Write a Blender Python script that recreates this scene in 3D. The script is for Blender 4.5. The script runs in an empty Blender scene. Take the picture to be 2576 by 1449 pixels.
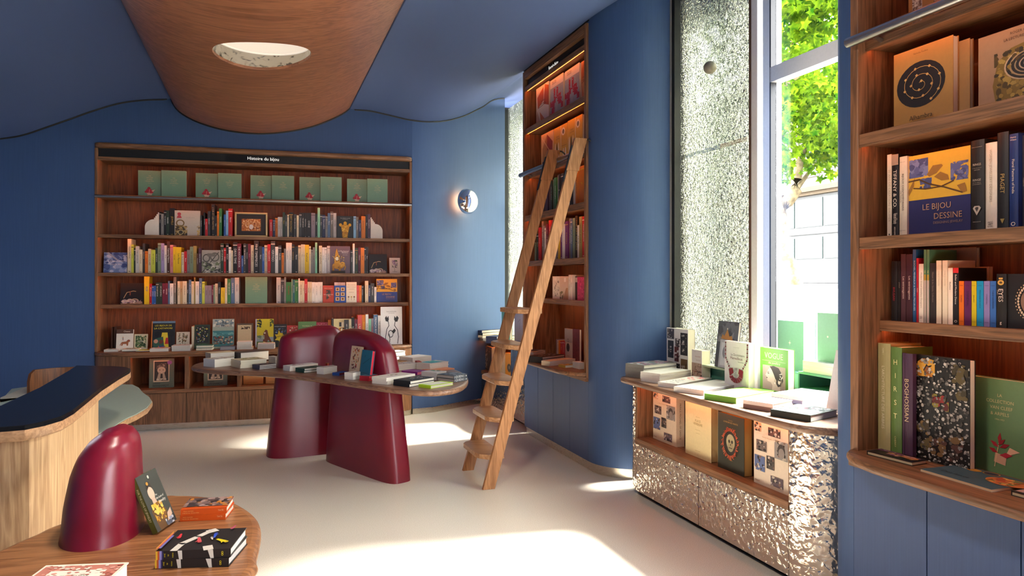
import bpy, bmesh, math, random
from mathutils import Vector, Matrix
random.seed(7)
SC = bpy.context.scene
COL = SC.collection
# ------------------------------------------------------------------ camera
FX, CX, HY, EYE = 1800.0, 1288.0, 704.0, 1.5        # focal in px of the 2576x1449 frame, centre x, horizon y, eye height
cd = bpy.data.cameras.new('camera'); cam = bpy.data.objects.new('camera', cd); COL.objects.link(cam)
cd.sensor_width = 36; cd.lens = 36 * FX / 2576; cd.shift_y = -(724.5 - HY) / 2576
cd.clip_start = .05; cd.clip_end = 300
cam.location = (0, 0, EYE); cam.rotation_euler = (math.pi / 2, 0, 0)
SC.camera = cam
# ------------------------------------------------------------------ world, sun, exposure
w = bpy.data.worlds.new('sky'); SC.world = w; w.use_nodes = True
bg = w.node_tree.nodes['Background']; bg.inputs[0].default_value = (.93, .96, 1, 1); bg.inputs[1].default_value = 9.5
# room axes: u runs along the window wall away from the camera, n points out to the street
UX, UY = -.3295, .9441
NX, NY = .9441, .3295
sd = bpy.data.lights.new('sun', 'SUN'); sun = bpy.data.objects.new('sun', sd); COL.objects.link(sun)
sd.energy = 30.0; sd.angle = math.radians(11); sd.color = (1, .95, .87)
sun.location = (8, 4, 9)
sun.rotation_euler = Vector((NX * .66, NY * .66, .75)).to_track_quat('Z', 'Y').to_euler()
SC.view_settings.view_transform = 'Standard'; SC.view_settings.look = 'None'
SC.view_settings.exposure = 1.22; SC.view_settings.gamma = 1; SC.view_settings.use_curve_mapping = False
def portal(s, t, z, ws, wz, name='window_portal'):
    l = bpy.data.lights.new(name, 'AREA'); l.shape = 'RECTANGLE'; l.size = ws; l.size_y = wz
    l.cycles.is_portal = True
    o = bpy.data.objects.new(name, l); COL.objects.link(o)
    o.location = (s * UX + t * NX, s * UY + t * NY, z)
    R = Matrix(((UX, 0, NX), (UY, 0, NY), (0, 1, 0))).to_4x4()   # local x along u, y up, z outwards, so -z faces the room
    o.rotation_euler = R.to_euler()
portal(4.15, 3.66, 2.25, 3.1, 3.1); portal(7.8, 3.2, 2.25, 2.4, 3.0); portal(-.9, 3.2, 2.0, 3.0, 3.4)
def front_portal():
    l = bpy.data.lights.new('window_portal', 'AREA'); l.shape = 'RECTANGLE'; l.size = 4.6; l.size_y = 3.3; l.cycles.is_portal = True
    o = bpy.data.objects.new('window_portal', l); COL.objects.link(o); c = (-3.15 * UX + .55 * NX, -3.15 * UY + .55 * NY, 1.65); o.location = c
    o.rotation_euler = Matrix(((NX, 0, -UX), (NY, 0, -UY), (0, 1, 0))).to_4x4().to_euler()
front_portal()
def lamp(s, t, z, watt, r=.3):  # unseen fill light added overhead, out of view, to brighten the room
    l = bpy.data.lights.new('added_fill_light', 'AREA'); l.shape = 'DISK'; l.size = 2 * r; l.energy = watt; l.color = (1, .9, .78)
    o = bpy.data.objects.new('added_fill_light', l); COL.objects.link(o); o.location = (s * UX + t * NX, s * UY + t * NY, z)
lamp(2.2, .02, 3.05, 48); lamp(-.8, .02, 3.05, 20)
try:
    SC.cycles.max_bounces = 10; SC.cycles.diffuse_bounces = 5; SC.cycles.transparent_max_bounces = 16
    SC.cycles.sample_clamp_indirect = 6; SC.cycles.caustics_refractive = True; SC.cycles.caustics_reflective = False
    SC.cycles.use_denoising = True
except Exception: pass
# ------------------------------------------------------------------ helpers
def lin(h):
    if not isinstance(h, str): return tuple(h) + ((1,) if len(h) == 3 else ())
    v = [int(h[i:i + 2], 16) / 255 for i in (0, 2, 4)]
    return tuple((c / 12.92 if c <= .04045 else ((c + .055) / 1.055) ** 2.4) for c in v) + (1,)
MATS = {}
def newmat(name):
    m = bpy.data.materials.new(name); m.use_nodes = True
    nt = m.node_tree; return m, nt, nt.nodes, nt.links, nt.nodes['Principled BSDF']
def col(h, rough=.5, spec=.5, coat=0):
    k = (h, rough, spec, coat)
    if k in MATS: return MATS[k]
    m, nt, N, L, b = newmat('paint_' + str(h)); c = lin(h)
    b.inputs['Roughness'].default_value = rough; b.inputs['Specular IOR Level'].default_value = spec
    if coat: b.inputs['Coat Weight'].default_value = coat
    n = N.new('ShaderNodeTexNoise'); n.inputs['Scale'].default_value = 60; tc = N.new('ShaderNodeTexCoord')
    L.new(tc.outputs['Object'], n.inputs['Vector'])
    r = N.new('ShaderNodeMixRGB'); r.blend_type = 'MIX'
    r.inputs[1].default_value = c; r.inputs[2].default_value = tuple(min(1, x * .86) for x in c[:3]) + (1,)
    L.new(n.outputs['Fac'], r.inputs[0]); L.new(r.outputs[0], b.inputs['Base Color'])
    MATS[k] = m; return m
def pages(h='e9dfc6'):
    k = ('pages', h)
    if k in MATS: return MATS[k]
    m, nt, N, L, b = newmat('pages'); b.inputs['Roughness'].default_value = .8
    tc = N.new('ShaderNodeTexCoord'); mp = N.new('ShaderNodeMapping'); mp.inputs['Scale'].default_value = (4, 900, 4)
    n = N.new('ShaderNodeTexNoise'); n.inputs['Scale'].default_value = 1
    L.new(tc.outputs['Object'], mp.inputs[0]); L.new(mp.outputs[0], n.inputs['Vector'])
    r = N.new('ShaderNodeMixRGB'); c = lin(h)
    r.inputs[1].default_value = tuple(x * .8 for x in c[:3]) + (1,); r.inputs[2].default_value = c
    L.new(n.outputs['Fac'], r.inputs[0]); L.new(r.outputs[0], b.inputs['Base Color'])
    MATS[k] = m; return m
def wood(name, c1, c2, axis, rough=.5, scale=1.0, coat=0):
    m, nt, N, L, b = newmat(name); b.inputs['Roughness'].default_value = rough
    tc = N.new('ShaderNodeTexCoord'); mp = N.new('ShaderNodeMapping')
    sc = [14, 14, 14]; sc['xyz'.index(axis)] = .9
    mp.inputs['Scale'].default_value = [x * scale for x in sc]
    L.new(tc.outputs['Object'], mp.inputs[0])
    n = N.new('ShaderNodeTexNoise'); n.inputs['Scale'].default_value = 1.6; n.inputs['Detail'].default_value = 6; n.inputs['Distortion'].default_value = .6
    L.new(mp.outputs[0], n.inputs['Vector'])
    mp2 = N.new('ShaderNodeMapping'); s2 = [150, 150, 150]; s2['xyz'.index(axis)] = 5
    mp2.inputs['Scale'].default_value = [x * scale for x in s2]; L.new(tc.outputs['Object'], mp2.inputs[0])
    n2 = N.new('ShaderNodeTexNoise'); n2.inputs['Scale'].default_value = 1; n2.inputs['Detail'].default_value = 3
    L.new(mp2.outputs[0], n2.inputs['Vector'])
    wv = N.new('ShaderNodeMath'); wv.operation = 'MULTIPLY'; wv.inputs[1].default_value = 5.0
    L.new(n.outputs['Fac'], wv.inputs[0])
    fr = N.new('ShaderNodeMath'); fr.operation = 'PINGPONG'; fr.inputs[1].default_value = .5; L.new(wv.outputs[0], fr.inputs[0])
    mx = N.new('ShaderNodeMath'); mx.operation = 'MULTIPLY_ADD'; mx.inputs[1].default_value = .9; L.new(fr.outputs[0], mx.inputs[0])
    m3 = N.new('ShaderNodeMath'); m3.operation = 'MULTIPLY'; m3.inputs[1].default_value = .75; L.new(n2.outputs['Fac'], m3.inputs[0])
    L.new(m3.outputs[0], mx.inputs[2])
    cr = N.new('ShaderNodeValToRGB'); cr.color_ramp.elements[0].position = .25; cr.color_ramp.elements[1].position = .85
    cr.color_ramp.elements[0].color = lin(c1); cr.color_ramp.elements[1].color = lin(c2)
    L.new(mx.outputs[0], cr.inputs[0]); L.new(cr.outputs[0], b.inputs['Base Color'])
    bp = N.new('ShaderNodeBump'); bp.inputs['Strength'].default_value = .12; bp.inputs['Distance'].default_value = .002
    L.new(n2.outputs['Fac'], bp.inputs['Height']); L.new(bp.outputs[0], b.inputs['Normal'])
    if coat: b.inputs['Coat Weight'].default_value = coat; b.inputs['Coat Roughness'].default_value = .25
    return m
WH = wood('oak_horizontal', '54371f', '8c6040', 'x'); WV = wood('oak_vertical', '54371f', '8c6040', 'z')
WY = wood('oak_cross', '54371f', '8c6040', 'y')
WBK = wood('oak_back_panel', '4c2a14', '7c4a25', 'z')
WT = wood('oak_table', '5f4231', '937059', 'x', .4, coat=.15); WVAULT = wood('oak_veneer_ceiling', '6d3f28', '9a6446', 'x', .42, .55)
WTF = wood('oak_table_front', '6a3f22', '9a6840', 'x', .4, coat=.15)
WL = wood('light_oak', 'a17a52', 'cfab80', 'z', .55); WLX = wood('light_oak_edge', '8c6444', 'b98f68', 'x', .5)
WLAD = wood('ladder_oak', '8a5a30', 'b98353', 'z', .5); WLADX = wood('ladder_oak_step', '9a6a40', 'c0926a', 'x', .45)
def bluewall(name='blue_veneer', c='3c5783', c2='2f4a74', rough=.62):
    m, nt, N, L, b = newmat(name); b.inputs['Roughness'].default_value = rough
    tc = N.new('ShaderNodeTexCoord'); mp = N.new('ShaderNodeMapping'); mp.inputs['Scale'].default_value = (160, 160, 3)
    n = N.new('ShaderNodeTexNoise'); n.inputs['Detail'].default_value = 4; n.inputs['Scale'].default_value = 1
    L.new(tc.outputs['Object'], mp.inputs[0]); L.new(mp.outputs[0], n.inputs['Vector'])
    r = N.new('ShaderNodeMixRGB'); r.inputs[1].default_value = lin(c2); r.inputs[2].default_value = lin(c)
    L.new(n.outputs['Fac'], r.inputs[0]); L.new(r.outputs[0], b.inputs['Base Color'])
    bp = N.new('ShaderNodeBump'); bp.inputs['Strength'].default_value = .25; bp.inputs['Distance'].default_value = .002
    L.new(n.outputs['Fac'], bp.inputs['Height']); L.new(bp.outputs[0], b.inputs['Normal'])
    return m
BLUE = bluewall(); BLUEC = bluewall('blue_ceiling_paint', '465983', '42547d', .7)
BLUEL = bluewall('blue_panel', '3e5580', '344872')
def floor_mat():
    m, nt, N, L, b = newmat('cream_terrazzo'); b.inputs['Roughness'].default_value = .38
    tc = N.new('ShaderNodeTexCoord'); n = N.new('ShaderNodeTexNoise'); n.inputs['Scale'].default_value = 220; n.inputs['Detail'].default_value = 2
    L.new(tc.outputs['Object'], n.inputs['Vector'])
    cr = N.new('ShaderNodeValToRGB'); cr.color_ramp.elements[0].position = .3; cr.color_ramp.elements[1].position = .62
    cr.color_ramp.elements[0].color = lin('cbc1ad'); cr.color_ramp.elements[1].color = lin('e8e2d3')
    L.new(n.outputs['Fac'], cr.inputs[0]); L.new(cr.outputs[0], b.inputs['Base Color']); return m
FLOOR = floor_mat()
def hammered(name, c='cfc9c0', scale=26, strength=1.0, dist=.012, rough=.12):
    m, nt, N, L, b = newmat(name); b.inputs['Base Color'].default_value = lin(c)
    b.inputs['Metallic'].default_value = 1; b.inputs['Roughness'].default_value = rough
    tc = N.new('ShaderNodeTexCoord'); n = N.new('ShaderNodeTexNoise'); n.inputs['Scale'].default_value = scale; n.inputs['Detail'].default_value = 1.2; n.inputs['Distortion'].default_value = .5
    v = N.new('ShaderNodeTexVoronoi'); v.feature = 'SMOOTH_F1'; v.inputs['Scale'].default_value = scale * .9
    L.new(tc.outputs['Object'], n.inputs['Vector']); L.new(n.outputs['Color'], v.inputs['Vector']) if False else L.new(tc.outputs['Object'], v.inputs['Vector'])
    a = N.new('ShaderNodeMath'); a.operation = 'ADD'; L.new(n.outputs['Fac'], a.inputs[0]); L.new(v.outputs['Distance'], a.inputs[1])
    bp = N.new('ShaderNodeBump'); bp.inputs['Strength'].default_value = strength; bp.inputs['Distance'].default_value = dist
    L.new(a.outputs[0], bp.inputs['Height']); L.new(bp.outputs[0], b.inputs['Normal']); return m
HAM = hammered('hammered_steel', 'e2d6c6', 36, 1, .007, .18)
def metal(name, c, rough):
    m, nt, N, L, b = newmat(name); b.inputs['Base Color'].default_value = lin(c); b.inputs['Metallic'].default_value = 1
    n = N.new('ShaderNodeTexNoise'); n.inputs['Scale'].default_value = 40; mr = N.new('ShaderNodeMapRange')
    mr.inputs['To Min'].default_value = rough * .8; mr.inputs['To Max'].default_value = rough * 1.2
    L.new(n.outputs['Fac'], mr.inputs['Value']); L.new(mr.outputs[0], b.inputs['Roughness']); return m
STEEL = metal('brushed_steel', '9c9a98', .3); CHROME = metal('polished_chrome', 'e6e6e8', .03); DKMETAL = metal('dark_metal', '3c3a38', .4)
PLINTH = metal('plinth_steel', 'cfc7b8', .28)
BLACK = col('08080a', .5); WHITEM = col('e8e6e2', .35)
BURG = None
def leather():
    m, nt, N, L, b = newmat('burgundy_leather'); b.inputs['Roughness'].default_value = .33; b.inputs['Base Color'].default_value = lin('6e0b22')
    b.inputs['Coat Weight'].default_value = .12; b.inputs['Coat Roughness'].default_value = .3
    tc = N.new('ShaderNodeTexCoord'); n = N.new('ShaderNodeTexNoise'); n.inputs['Scale'].default_value = 350
    L.new(tc.outputs['Object'], n.inputs['Vector']); bp = N.new('ShaderNodeBump'); bp.inputs['Strength'].default_value = .12; bp.inputs['Distance'].default_value = .001
    L.new(n.outputs['Fac'], bp.inputs['Height']); L.new(bp.outputs[0], b.inputs['Normal'])
    r = N.new('ShaderNodeMixRGB'); r.inputs[1].default_value = lin('6b0a20'); r.inputs[2].default_value = lin('7a0f28'); n2 = N.new('ShaderNodeTexNoise'); n2.inputs['Scale'].default_value = 3
    L.new(n2.outputs['Fac'], r.inputs[0]); L.new(r.outputs[0], b.inputs['Base Color'])
    return m
BURG = leather()
def emit(name, c, s):
    m, nt, N, L, b = newmat(name); b.inputs['Base Color'].default_value = lin(c)
    b.inputs['Emission Color'].default_value = lin(c); b.inputs['Emission Strength'].default_value = s; return m
LED = emit('led_strip', 'ff7a2c', 10.0)
def ham_glass():
    m, nt, N, L, b = newmat('hammered_glass'); N.remove(b); out = N['Material Output']
    tr = N.new('ShaderNodeBsdfTransparent'); gl = N.new('ShaderNodeBsdfRefraction'); gl.inputs['IOR'].default_value = 1.45; gl.inputs['Roughness'].default_value = .05; gl.inputs['Color'].default_value = (.88, .9, .74, 1)
    gs = N.new('ShaderNodeBsdfGlossy'); gs.inputs['Roughness'].default_value = .06
    tc = N.new('ShaderNodeTexCoord'); n = N.new('ShaderNodeTexNoise'); n.inputs['Scale'].default_value = 42; n.inputs['Detail'].default_value = 1.5; n.inputs['Distortion'].default_value = 1.2
    L.new(tc.outputs['Object'], n.inputs['Vector']); bp = N.new('ShaderNodeBump'); bp.inputs['Strength'].default_value = 1; bp.inputs['Distance'].default_value = .055
    L.new(n.outputs['Fac'], bp.inputs['Height'])
    for x in (gl, gs): L.new(bp.outputs[0], x.inputs['Normal'])
    m1 = N.new('ShaderNodeMixShader'); m1.inputs[0].default_value = .86; L.new(tr.outputs[0], m1.inputs[1]); L.new(gl.outputs[0], m1.inputs[2])
    m2 = N.new('ShaderNodeMixShader'); m2.inputs[0].default_value = .18; L.new(m1.outputs[0], m2.inputs[1]); L.new(gs.outputs[0], m2.inputs[2])
    L.new(m2.outputs[0], out.inputs[0]); return m
HGLASS = ham_glass()
def clear_glass(name='clear_glass', g=.06):
    m, nt, N, L, b = newmat(name); N.remove(b); out = N['Material Output']
    tr = N.new('ShaderNodeBsdfTransparent'); gs = N.new('ShaderNodeBsdfGlossy'); gs.inputs['Roughness'].default_value = .01
    m1 = N.new('ShaderNodeMixShader'); m1.inputs[0].default_value = g; L.new(tr.outputs[0], m1.inputs[1]); L.new(gs.outputs[0], m1.inputs[2])
    L.new(m1.outputs[0], out.inputs[0]); return m
CGLASS = clear_glass()

class MB:
    def __init__(s): s.v = []; s.f = []; s.m = []; s.mats = []
    def mi(s, mat):
        if mat not in s.mats: s.mats.append(mat)
        return s.mats.index(mat)
    def add(s, vs, fs, mat):
        o = len(s.v); k = s.mi(mat); s.v += [tuple(v) for v in vs]
        for f in fs: s.f.append(tuple(i + o for i in f)); s.m.append(k)
        return s
    def box(s, x0, x1, y0, y1, z0, z1, mat):
        vs = [(x, y, z) for z in (z0, z1) for y in (y0, y1) for x in (x0, x1)]
        return s.add(vs, [(0, 2, 3, 1), (4, 5, 7, 6), (0, 1, 5, 4), (1, 3, 7, 5), (3, 2, 6, 7), (2, 0, 4, 6)], mat)
    def prism(s, pts, z0, z1, mat, capmat=None):
        n = len(pts)
        ar = sum(pts[i][0] * pts[(i + 1) % n][1] - pts[(i + 1) % n][0] * pts[i][1] for i in range(n))
        if ar < 0: pts = pts[::-1]
        vs = [(x, y, z0) for x, y in pts] + [(x, y, z1) for x, y in pts]
        s.add(vs, [(i, (i + 1) % n, (i + 1) % n + n, i + n) for i in range(n)], mat)
        s.add(vs, [tuple(range(n - 1, -1, -1)), tuple(range(n, 2 * n))], capmat or mat); return s
    def slab(s, pts, prof, mat, capmat=None):
        """outline offset inwards by prof=[(inset,z),...] - rounded-edge slab"""
        n = len(pts)
        ar = sum(pts[i][0] * pts[(i + 1) % n][1] - pts[(i + 1) % n][0] * pts[i][1] for i in range(n))
        if ar < 0: pts = pts[::-1]
        nr = []
        for i in range(n):
            a = Vector(pts[i - 1]); b = Vector(pts[i]); c = Vector(pts[(i + 1) % n])
            d1 = (b - a).normalized(); d2 = (c - b).normalized(); d = d1 + d2
            if d.length < 1e-6: d = d1
            d.normalize(); nr.append(Vector((-d.y, d.x)))
        vs = []
        for ins, z in prof: vs += [(pts[i][0] + nr[i].x * ins, pts[i][1] + nr[i].y * ins, z) for i in range(n)]
        k = len(prof)
        s.add(vs, [(j * n + i, j * n + (i + 1) % n, (j + 1) * n + (i + 1) % n, (j + 1) * n + i) for j in range(k - 1) for i in range(n)], mat)
        s.add(vs, [tuple(range(n - 1, -1, -1)), tuple(range((k - 1) * n, k * n))], capmat or mat); return s
    def tube(s, pts, r, mat, seg=8, cap=True):
        P = [Vector(p) for p in pts]; vs = []; n = len(P)
        for i, p in enumerate(P):
            t = (P[min(i + 1, n - 1)] - P[max(i - 1, 0)]).normalized()
            up = Vector((0, 0, 1)) if abs(t.z) < .95 else Vector((1, 0, 0))
            a = t.cross(up).normalized(); b = a.cross(t).normalized(); rr = r[i] if isinstance(r, (list, tuple)) else r
            vs += [p + (a * math.cos(k * 2 * math.pi / seg) + b * math.sin(k * 2 * math.pi / seg)) * rr for k in range(seg)]
        fs = [(i * seg + k, i * seg + (k + 1) % seg, (i + 1) * seg + (k + 1) % seg, (i + 1) * seg + k) for i in range(n - 1) for k in range(seg)]
        if cap: fs += [tuple(range(seg - 1, -1, -1)), tuple(range((n - 1) * seg, n * seg))]
        return s.add(vs, fs, mat)
    def lathe(s, prof, mat, seg=32, M=Matrix()):
        vs = [M @ Vector((r * math.cos(k * 2 * math.pi / seg), r * math.sin(k * 2 * math.pi / seg), z)) for r, z in prof for k in range(seg)]
        n = len(prof)
        fs = [(i * seg + k, i * seg + (k + 1) % seg, (i + 1) * seg + (k + 1) % seg, (i + 1) * seg + k) for i in range(n - 1) for k in range(seg)]
        fs += [tuple(range(seg - 1, -1, -1)), tuple(range((n - 1) * seg, n * seg))]
        return s.add(vs, fs, mat)
    def build(s, name, parent=None, smooth=False, bevel=0, loc=None, seg=2):
        me = bpy.data.meshes.new(name); me.from_pydata(s.v, [], s.f)
        for m in s.mats: me.materials.append(m)
        me.polygons.foreach_set('material_index', s.m)
        if bevel or smooth:
            bm = bmesh.new(); bm.from_mesh(me)
            if bevel:
                bmesh.ops.recalc_face_normals(bm, faces=bm.faces)
                es = [e for e in bm.edges if len(e.link_faces) == 2 and e.calc_face_angle(0) > .6]
                bmesh.ops.bevel(bm, geom=es, offset=bevel, segments=seg, profile=.5, affect='EDGES', clamp_overlap=True)
            bm.to_mesh(me); bm.free()
        if smooth:
            me.polygons.foreach_set('use_smooth', [True] * len(me.polygons))
            try: me.set_sharp_from_angle(angle=math.radians(40))
            except Exception: pass
        me.update()
        o = bpy.data.objects.new(name, me); COL.objects.link(o)
        if parent is not None: o.parent = parent
        if loc is not None: o.location = loc
        return o
def tag(o, label=None, cat=None, group=None, kind=None):
    if label: o['label'] = label
    if cat: o['category'] = cat
    if group: o['group'] = group
    if kind: o['kind'] = kind
    return o
def empty(name, M, label=None, cat=None, group=None, kind=None):
    o = bpy.data.objects.new(name, None); COL.objects.link(o); o.empty_display_size = .1
    o.location = M.to_translation(); o.rotation_euler = M.to_euler()
    return tag(o, label, cat, group, kind)
def xf(origin, x, y, z=(0, 0, 1)):
    x = Vector(x).normalized(); y = Vector(y).normalized(); z = Vector(z).normalized(); o = Vector(origin)
    return Matrix(((x.x, y.x, z.x, o.x), (x.y, y.y, z.y, o.y), (x.z, y.z, z.z, o.z), (0, 0, 0, 1)))
def G(px, py, z=0.0):
    Y = (EYE - z) * FX / (py - HY); return Vector(((px - CX) / FX * Y, Y, z))
def W(s, t, z=0.0): return Vector((s * UX + t * NX, s * UY + t * NY, z))
def ST(p): return p.x * UX + p.y * UY, p.x * NX + p.y * NY
class Fr:
    """a vertical shelf front: a runs left to right along it, d goes into it"""
    def __init__(s, ox, oy, ex, ey):
        l = math.hypot(ex, ey); s.o = Vector((ox, oy, 0)); s.e1 = Vector((ex / l, ey / l, 0)); s.e2 = Vector((-ey / l, ex / l, 0))
    def hit(s, px, d=0.0):
        r = (px - CX) / FX
        a = (r * (s.o.y + d * s.e2.y) - s.o.x - d * s.e2.x) / (s.e1.x - r * s.e1.y)
        return a, s.o.y + a * s.e1.y + d * s.e2.y
    def z(s, px, py, d=0.0): return EYE + (HY - py) * s.hit(px, d)[1] / FX
    def P(s, a, d, z=0.0): return s.o + s.e1 * a + s.e2 * d + Vector((0, 0, z))
    def M(s, a=0, d=0, z=0): return xf(s.P(a, d, z), s.e1, s.e2)
# ------------------------------------------------------------------ lettering
_TX = {}
def text_mesh(t, sp=1.0):
    if (t, sp) in _TX: return _TX[(t, sp)]
    cu = bpy.data.curves.new('t', 'FONT'); cu.body = t; cu.size = 1; cu.resolution_u = 2; cu.space_character = sp
    ob = bpy.data.objects.new('t', cu)
    me = ob.to_mesh()
    vs = [(v.co.x, v.co.y) for v in me.vertices]; fs = [tuple(p.vertices) for p in me.polygons]
    ob.to_mesh_clear(); bpy.data.objects.remove(ob); bpy.data.curves.remove(cu)
    if not vs: vs = [(0, 0), (.5, 0), (.5, .7)]; fs = [(0, 1, 2)]
    x0 = min(v[0] for v in vs); x1 = max(v[0] for v in vs); y0 = min(v[1] for v in vs); y1 = max(v[1] for v in vs)
    r = ([(v[0] - (x0 + x1) / 2, v[1] - (y0 + y1) / 2) for v in vs], fs, x1 - x0, y1 - y0)
    _TX[(t, sp)] = r; return r
def put_text(mb, t, O, U, V, N, h, maxw, mat, rot=0, eps=.0006, stretch=1.0, shear=0.0):
    """lettering centred on O in the plane U,V; h = cap height in metres"""
    vs, fs, tw, th = text_mesh(t); k = h / .73; kx = k * stretch
    if tw * kx > maxw: f = maxw / (tw * kx); kx *= f; k *= max(f, .6)
    c, s_ = math.cos(rot), math.sin(rot); out = []
    for x, y in vs:
        x, y = x * kx + y * k * shear, y * k
        X, Y = x * c - y * s_, x * s_ + y * c
        out.append(O + U * X + V * Y + N * eps)
    mb.add(out, fs, mat)
# ------------------------------------------------------------------ books
PAL = {'blk': ('171618', 'black'), 'dkg': ('38393a', 'charcoal'), 'gry': ('85847f', 'grey'), 'lgr': ('c4c0b8', 'pale grey'), 'wht': ('ebe7dd', 'white'),
       'crm': ('dccdaa', 'cream'), 'tan': ('b89868', 'tan'), 'brn': ('4a2c1e', 'brown'), 'red': ('bb161c', 'red'), 'win': ('6a1430', 'wine red'), 'pnk': ('d88c8e', 'pink'),
       'cor': ('d2504c', 'coral'), 'org': ('dd7a1a', 'orange'), 'yel': ('e6c012', 'yellow'), 'lim': ('c2cc48', 'lime'), 'grn': ('3a7c40', 'green'), 'dgn': ('25392b', 'dark green'),
       'sag': ('7c9276', 'sage green'), 'mnt': ('8ed0a8', 'mint'), 'tea': ('2b6468', 'teal'), 'lbl': ('86b2d2', 'light blue'), 'blu': ('2a5ca6', 'blue'), 'nvy': ('1e2a50', 'navy'),
       'stl': ('53708f', 'steel blue'), 'lil': ('a192bc', 'lilac'), 'plm': ('482a40', 'plum'), 'mau': ('8e7e86', 'mauve'), 'tau': ('786e62', 'taupe'), 'pur': ('6e2266', 'purple'),
       'kha': ('9f8c4a', 'khaki'), 'mag': ('b5164e', 'magenta'), 'gld': ('c8a24a', 'gold'), 'vca': ('6f9478', 'muted green'), 'cya': ('1a9cc8', 'cyan'), 'pch': ('e8a070', 'peach')}
def C(k): return PAL[k][0] if k in PAL else k
def art_ops(mb, ops, O, U, V, N, w, h, lvl=0):
    e = .0006 + lvl * .0002
    for op in ops:
        k = op[0]; e += .00012
        def P(u, v): return O + U * (u * w) + V * (v * h) + N * e
        if k == 'r': mb.add([P(op[1], op[2]), P(op[3], op[2]), P(op[3], op[4]), P(op[1], op[4])], [(0, 1, 2, 3)], col(C(op[5])))
        elif k == 'p': mb.add([P(u, v) for u, v in op[1]], [tuple(range(len(op[1])))], col(C(op[2])))
        elif k == 'e':
            n = 28; mb.add([P(op[1] + op[3] * math.cos(i * 2 * math.pi / n), op[2] + op[4] * math.sin(i * 2 * math.pi / n)) for i in range(n)], [tuple(range(n))], col(C(op[5])))
        elif k == 'g':   # ring
            n = 32; t = op[6]
            vs = [P(op[1] + op[3] * f * math.cos(i * 2 * math.pi / n), op[2] + op[4] * f * math.sin(i * 2 * math.pi / n)) for f in (1, 1 - t) for i in range(n)]
            mb.add(vs, [(i, (i + 1) % n, n + (i + 1) % n, n + i) for i in range(n)], col(C(op[5])))
        elif k == 'l':   # polyline, width in metres
            pts = [(u * w, v * h) for u, v in op[1]]; hw = op[2] / 2
            for (x0, y0), (x1, y1) in zip(pts, pts[1:]):
                dx, dy = x1 - x0, y1 - y0; L_ = math.hypot(dx, dy) or 1; ax, ay = -dy / L_ * hw, dx / L_ * hw; bx, by = dx / L_ * hw * .5, dy / L_ * hw * .5
                mb.add([O + U * x + V * y + N * e for x, y in ((x0 + ax - bx, y0 + ay - by), (x1 + ax + bx, y1 + ay + by), (x1 - ax + bx, y1 - ay + by), (x0 - ax - bx, y0 - ay - by))], [(0, 1, 2, 3)], col(C(op[3])))
        elif k == 'b':   # scatter of blots inside a rectangle: b,u0,v0,u1,v1,[colours],n,size,seed
            rr = random.Random(op[8])
            for i in range(op[6]):
                u = rr.uniform(op[1], op[3]); v = rr.uniform(op[2], op[4]); s = op[7] * rr.uniform(.5, 1.3); a0 = rr.random() * 6; q = rr.choice([5, 6, 8]); fl = rr.uniform(.45, 1)
                e2 = e + i * .000006
                vs = []
                for j in range(q):
                    a = a0 + j * 2 * math.pi / q; uu = min(max(u + s * math.cos(a) * rr.uniform(.7, 1) / w, op[1]), op[3]); vv = min(max(v + s * fl * math.sin(a) / h, op[2]), op[4])
                    vs.append(O + U * (uu * w) + V * (vv * h) + N * e2)
                mb.add(vs, [tuple(range(q))], col(C(rr.choice(op[5]))))
            e += .0002
        elif k == 't':   # t,text,u,v,size(of h),colour,rot,maxw(of w),shear
            rot = math.radians(op[6] if len(op) > 6 else 0); mw = (op[7] if len(op) > 7 else .9) * (h if abs(math.sin(rot)) > .7 else w)
            put_text(mb, op[1], O + U * (op[2] * w) + V * (op[3] * h), U, V, N, op[4] * h, mw, col(C(op[5])), rot, e, 1, op[8] if len(op) > 8 else 0)
class Bk: pass
def book(M, Wd, T, H, cover, label, group=None, spine=None, pg='e9dfc6', front=(), sp=(), back=(), hard=True, name='book', round_spine=False, gloss=.45, cat='book', onepiece=False, back_col=None):
    """canonical: x away from the spine, y from front cover to back cover, z up"""
    r = empty(name, M, label, cat, group)
    cm = col(C(cover), gloss); sm = col(C(spine or cover), gloss); bm_ = col(C(back_col or cover), gloss)
    c = .0022 if hard else .0006; ov = .003 if hard else .0002; c = min(c, T * .25)
    mb = MB()
    mb.box(0, Wd, 0, c, 0, H, cm); mb.box(0, Wd, T - c, T, 0, H, bm_)
    if round_spine:
        n = 6; pts = [(c, c)] + [(c * .5 - math.sin(math.pi * i / n) * T * .09, T * i / n) for i in range(n + 1)] + [(c, T - c)]
        mb.prism(pts, 0, H, sm)
    else: mb.box(0, c, c, T - c, 0, H, sm)
    Z = Vector((0, 0, 1))
    if front: art_ops(mb, front, Vector((0, 0, 0)), Vector((1, 0, 0)), Z, Vector((0, -1, 0)), Wd, H)
    off = -T * .09 if round_spine else 0
    if sp: art_ops(mb, sp, Vector((off, T, 0)), Vector((0, -1, 0)), Z, Vector((-1, 0, 0)), T, H)
    if back: art_ops(mb, back, Vector((Wd, T, 0)), Vector((-1, 0, 0)), Z, Vector((0, 1, 0)), Wd, H)
    mb.build('cover', r)
    MB().box(c, Wd - ov, c, T - c, ov, H - ov, pages(C(pg))).build('page_block', r)
    return r
def luma(k):
    c = lin(C(k)); return .3 * c[0] + .6 * c[1] + .1 * c[2]
ORD = ['', 'first', 'second', 'third', 'fourth', 'fifth', 'sixth', 'seventh', 'eighth', 'ninth', 'tenth', 'eleventh', 'twelfth', 'thirteenth', 'fourteenth', 'fifteenth', 'sixteenth', 'seventeenth', 'eighteenth', 'nineteenth', 'twentieth']
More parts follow.
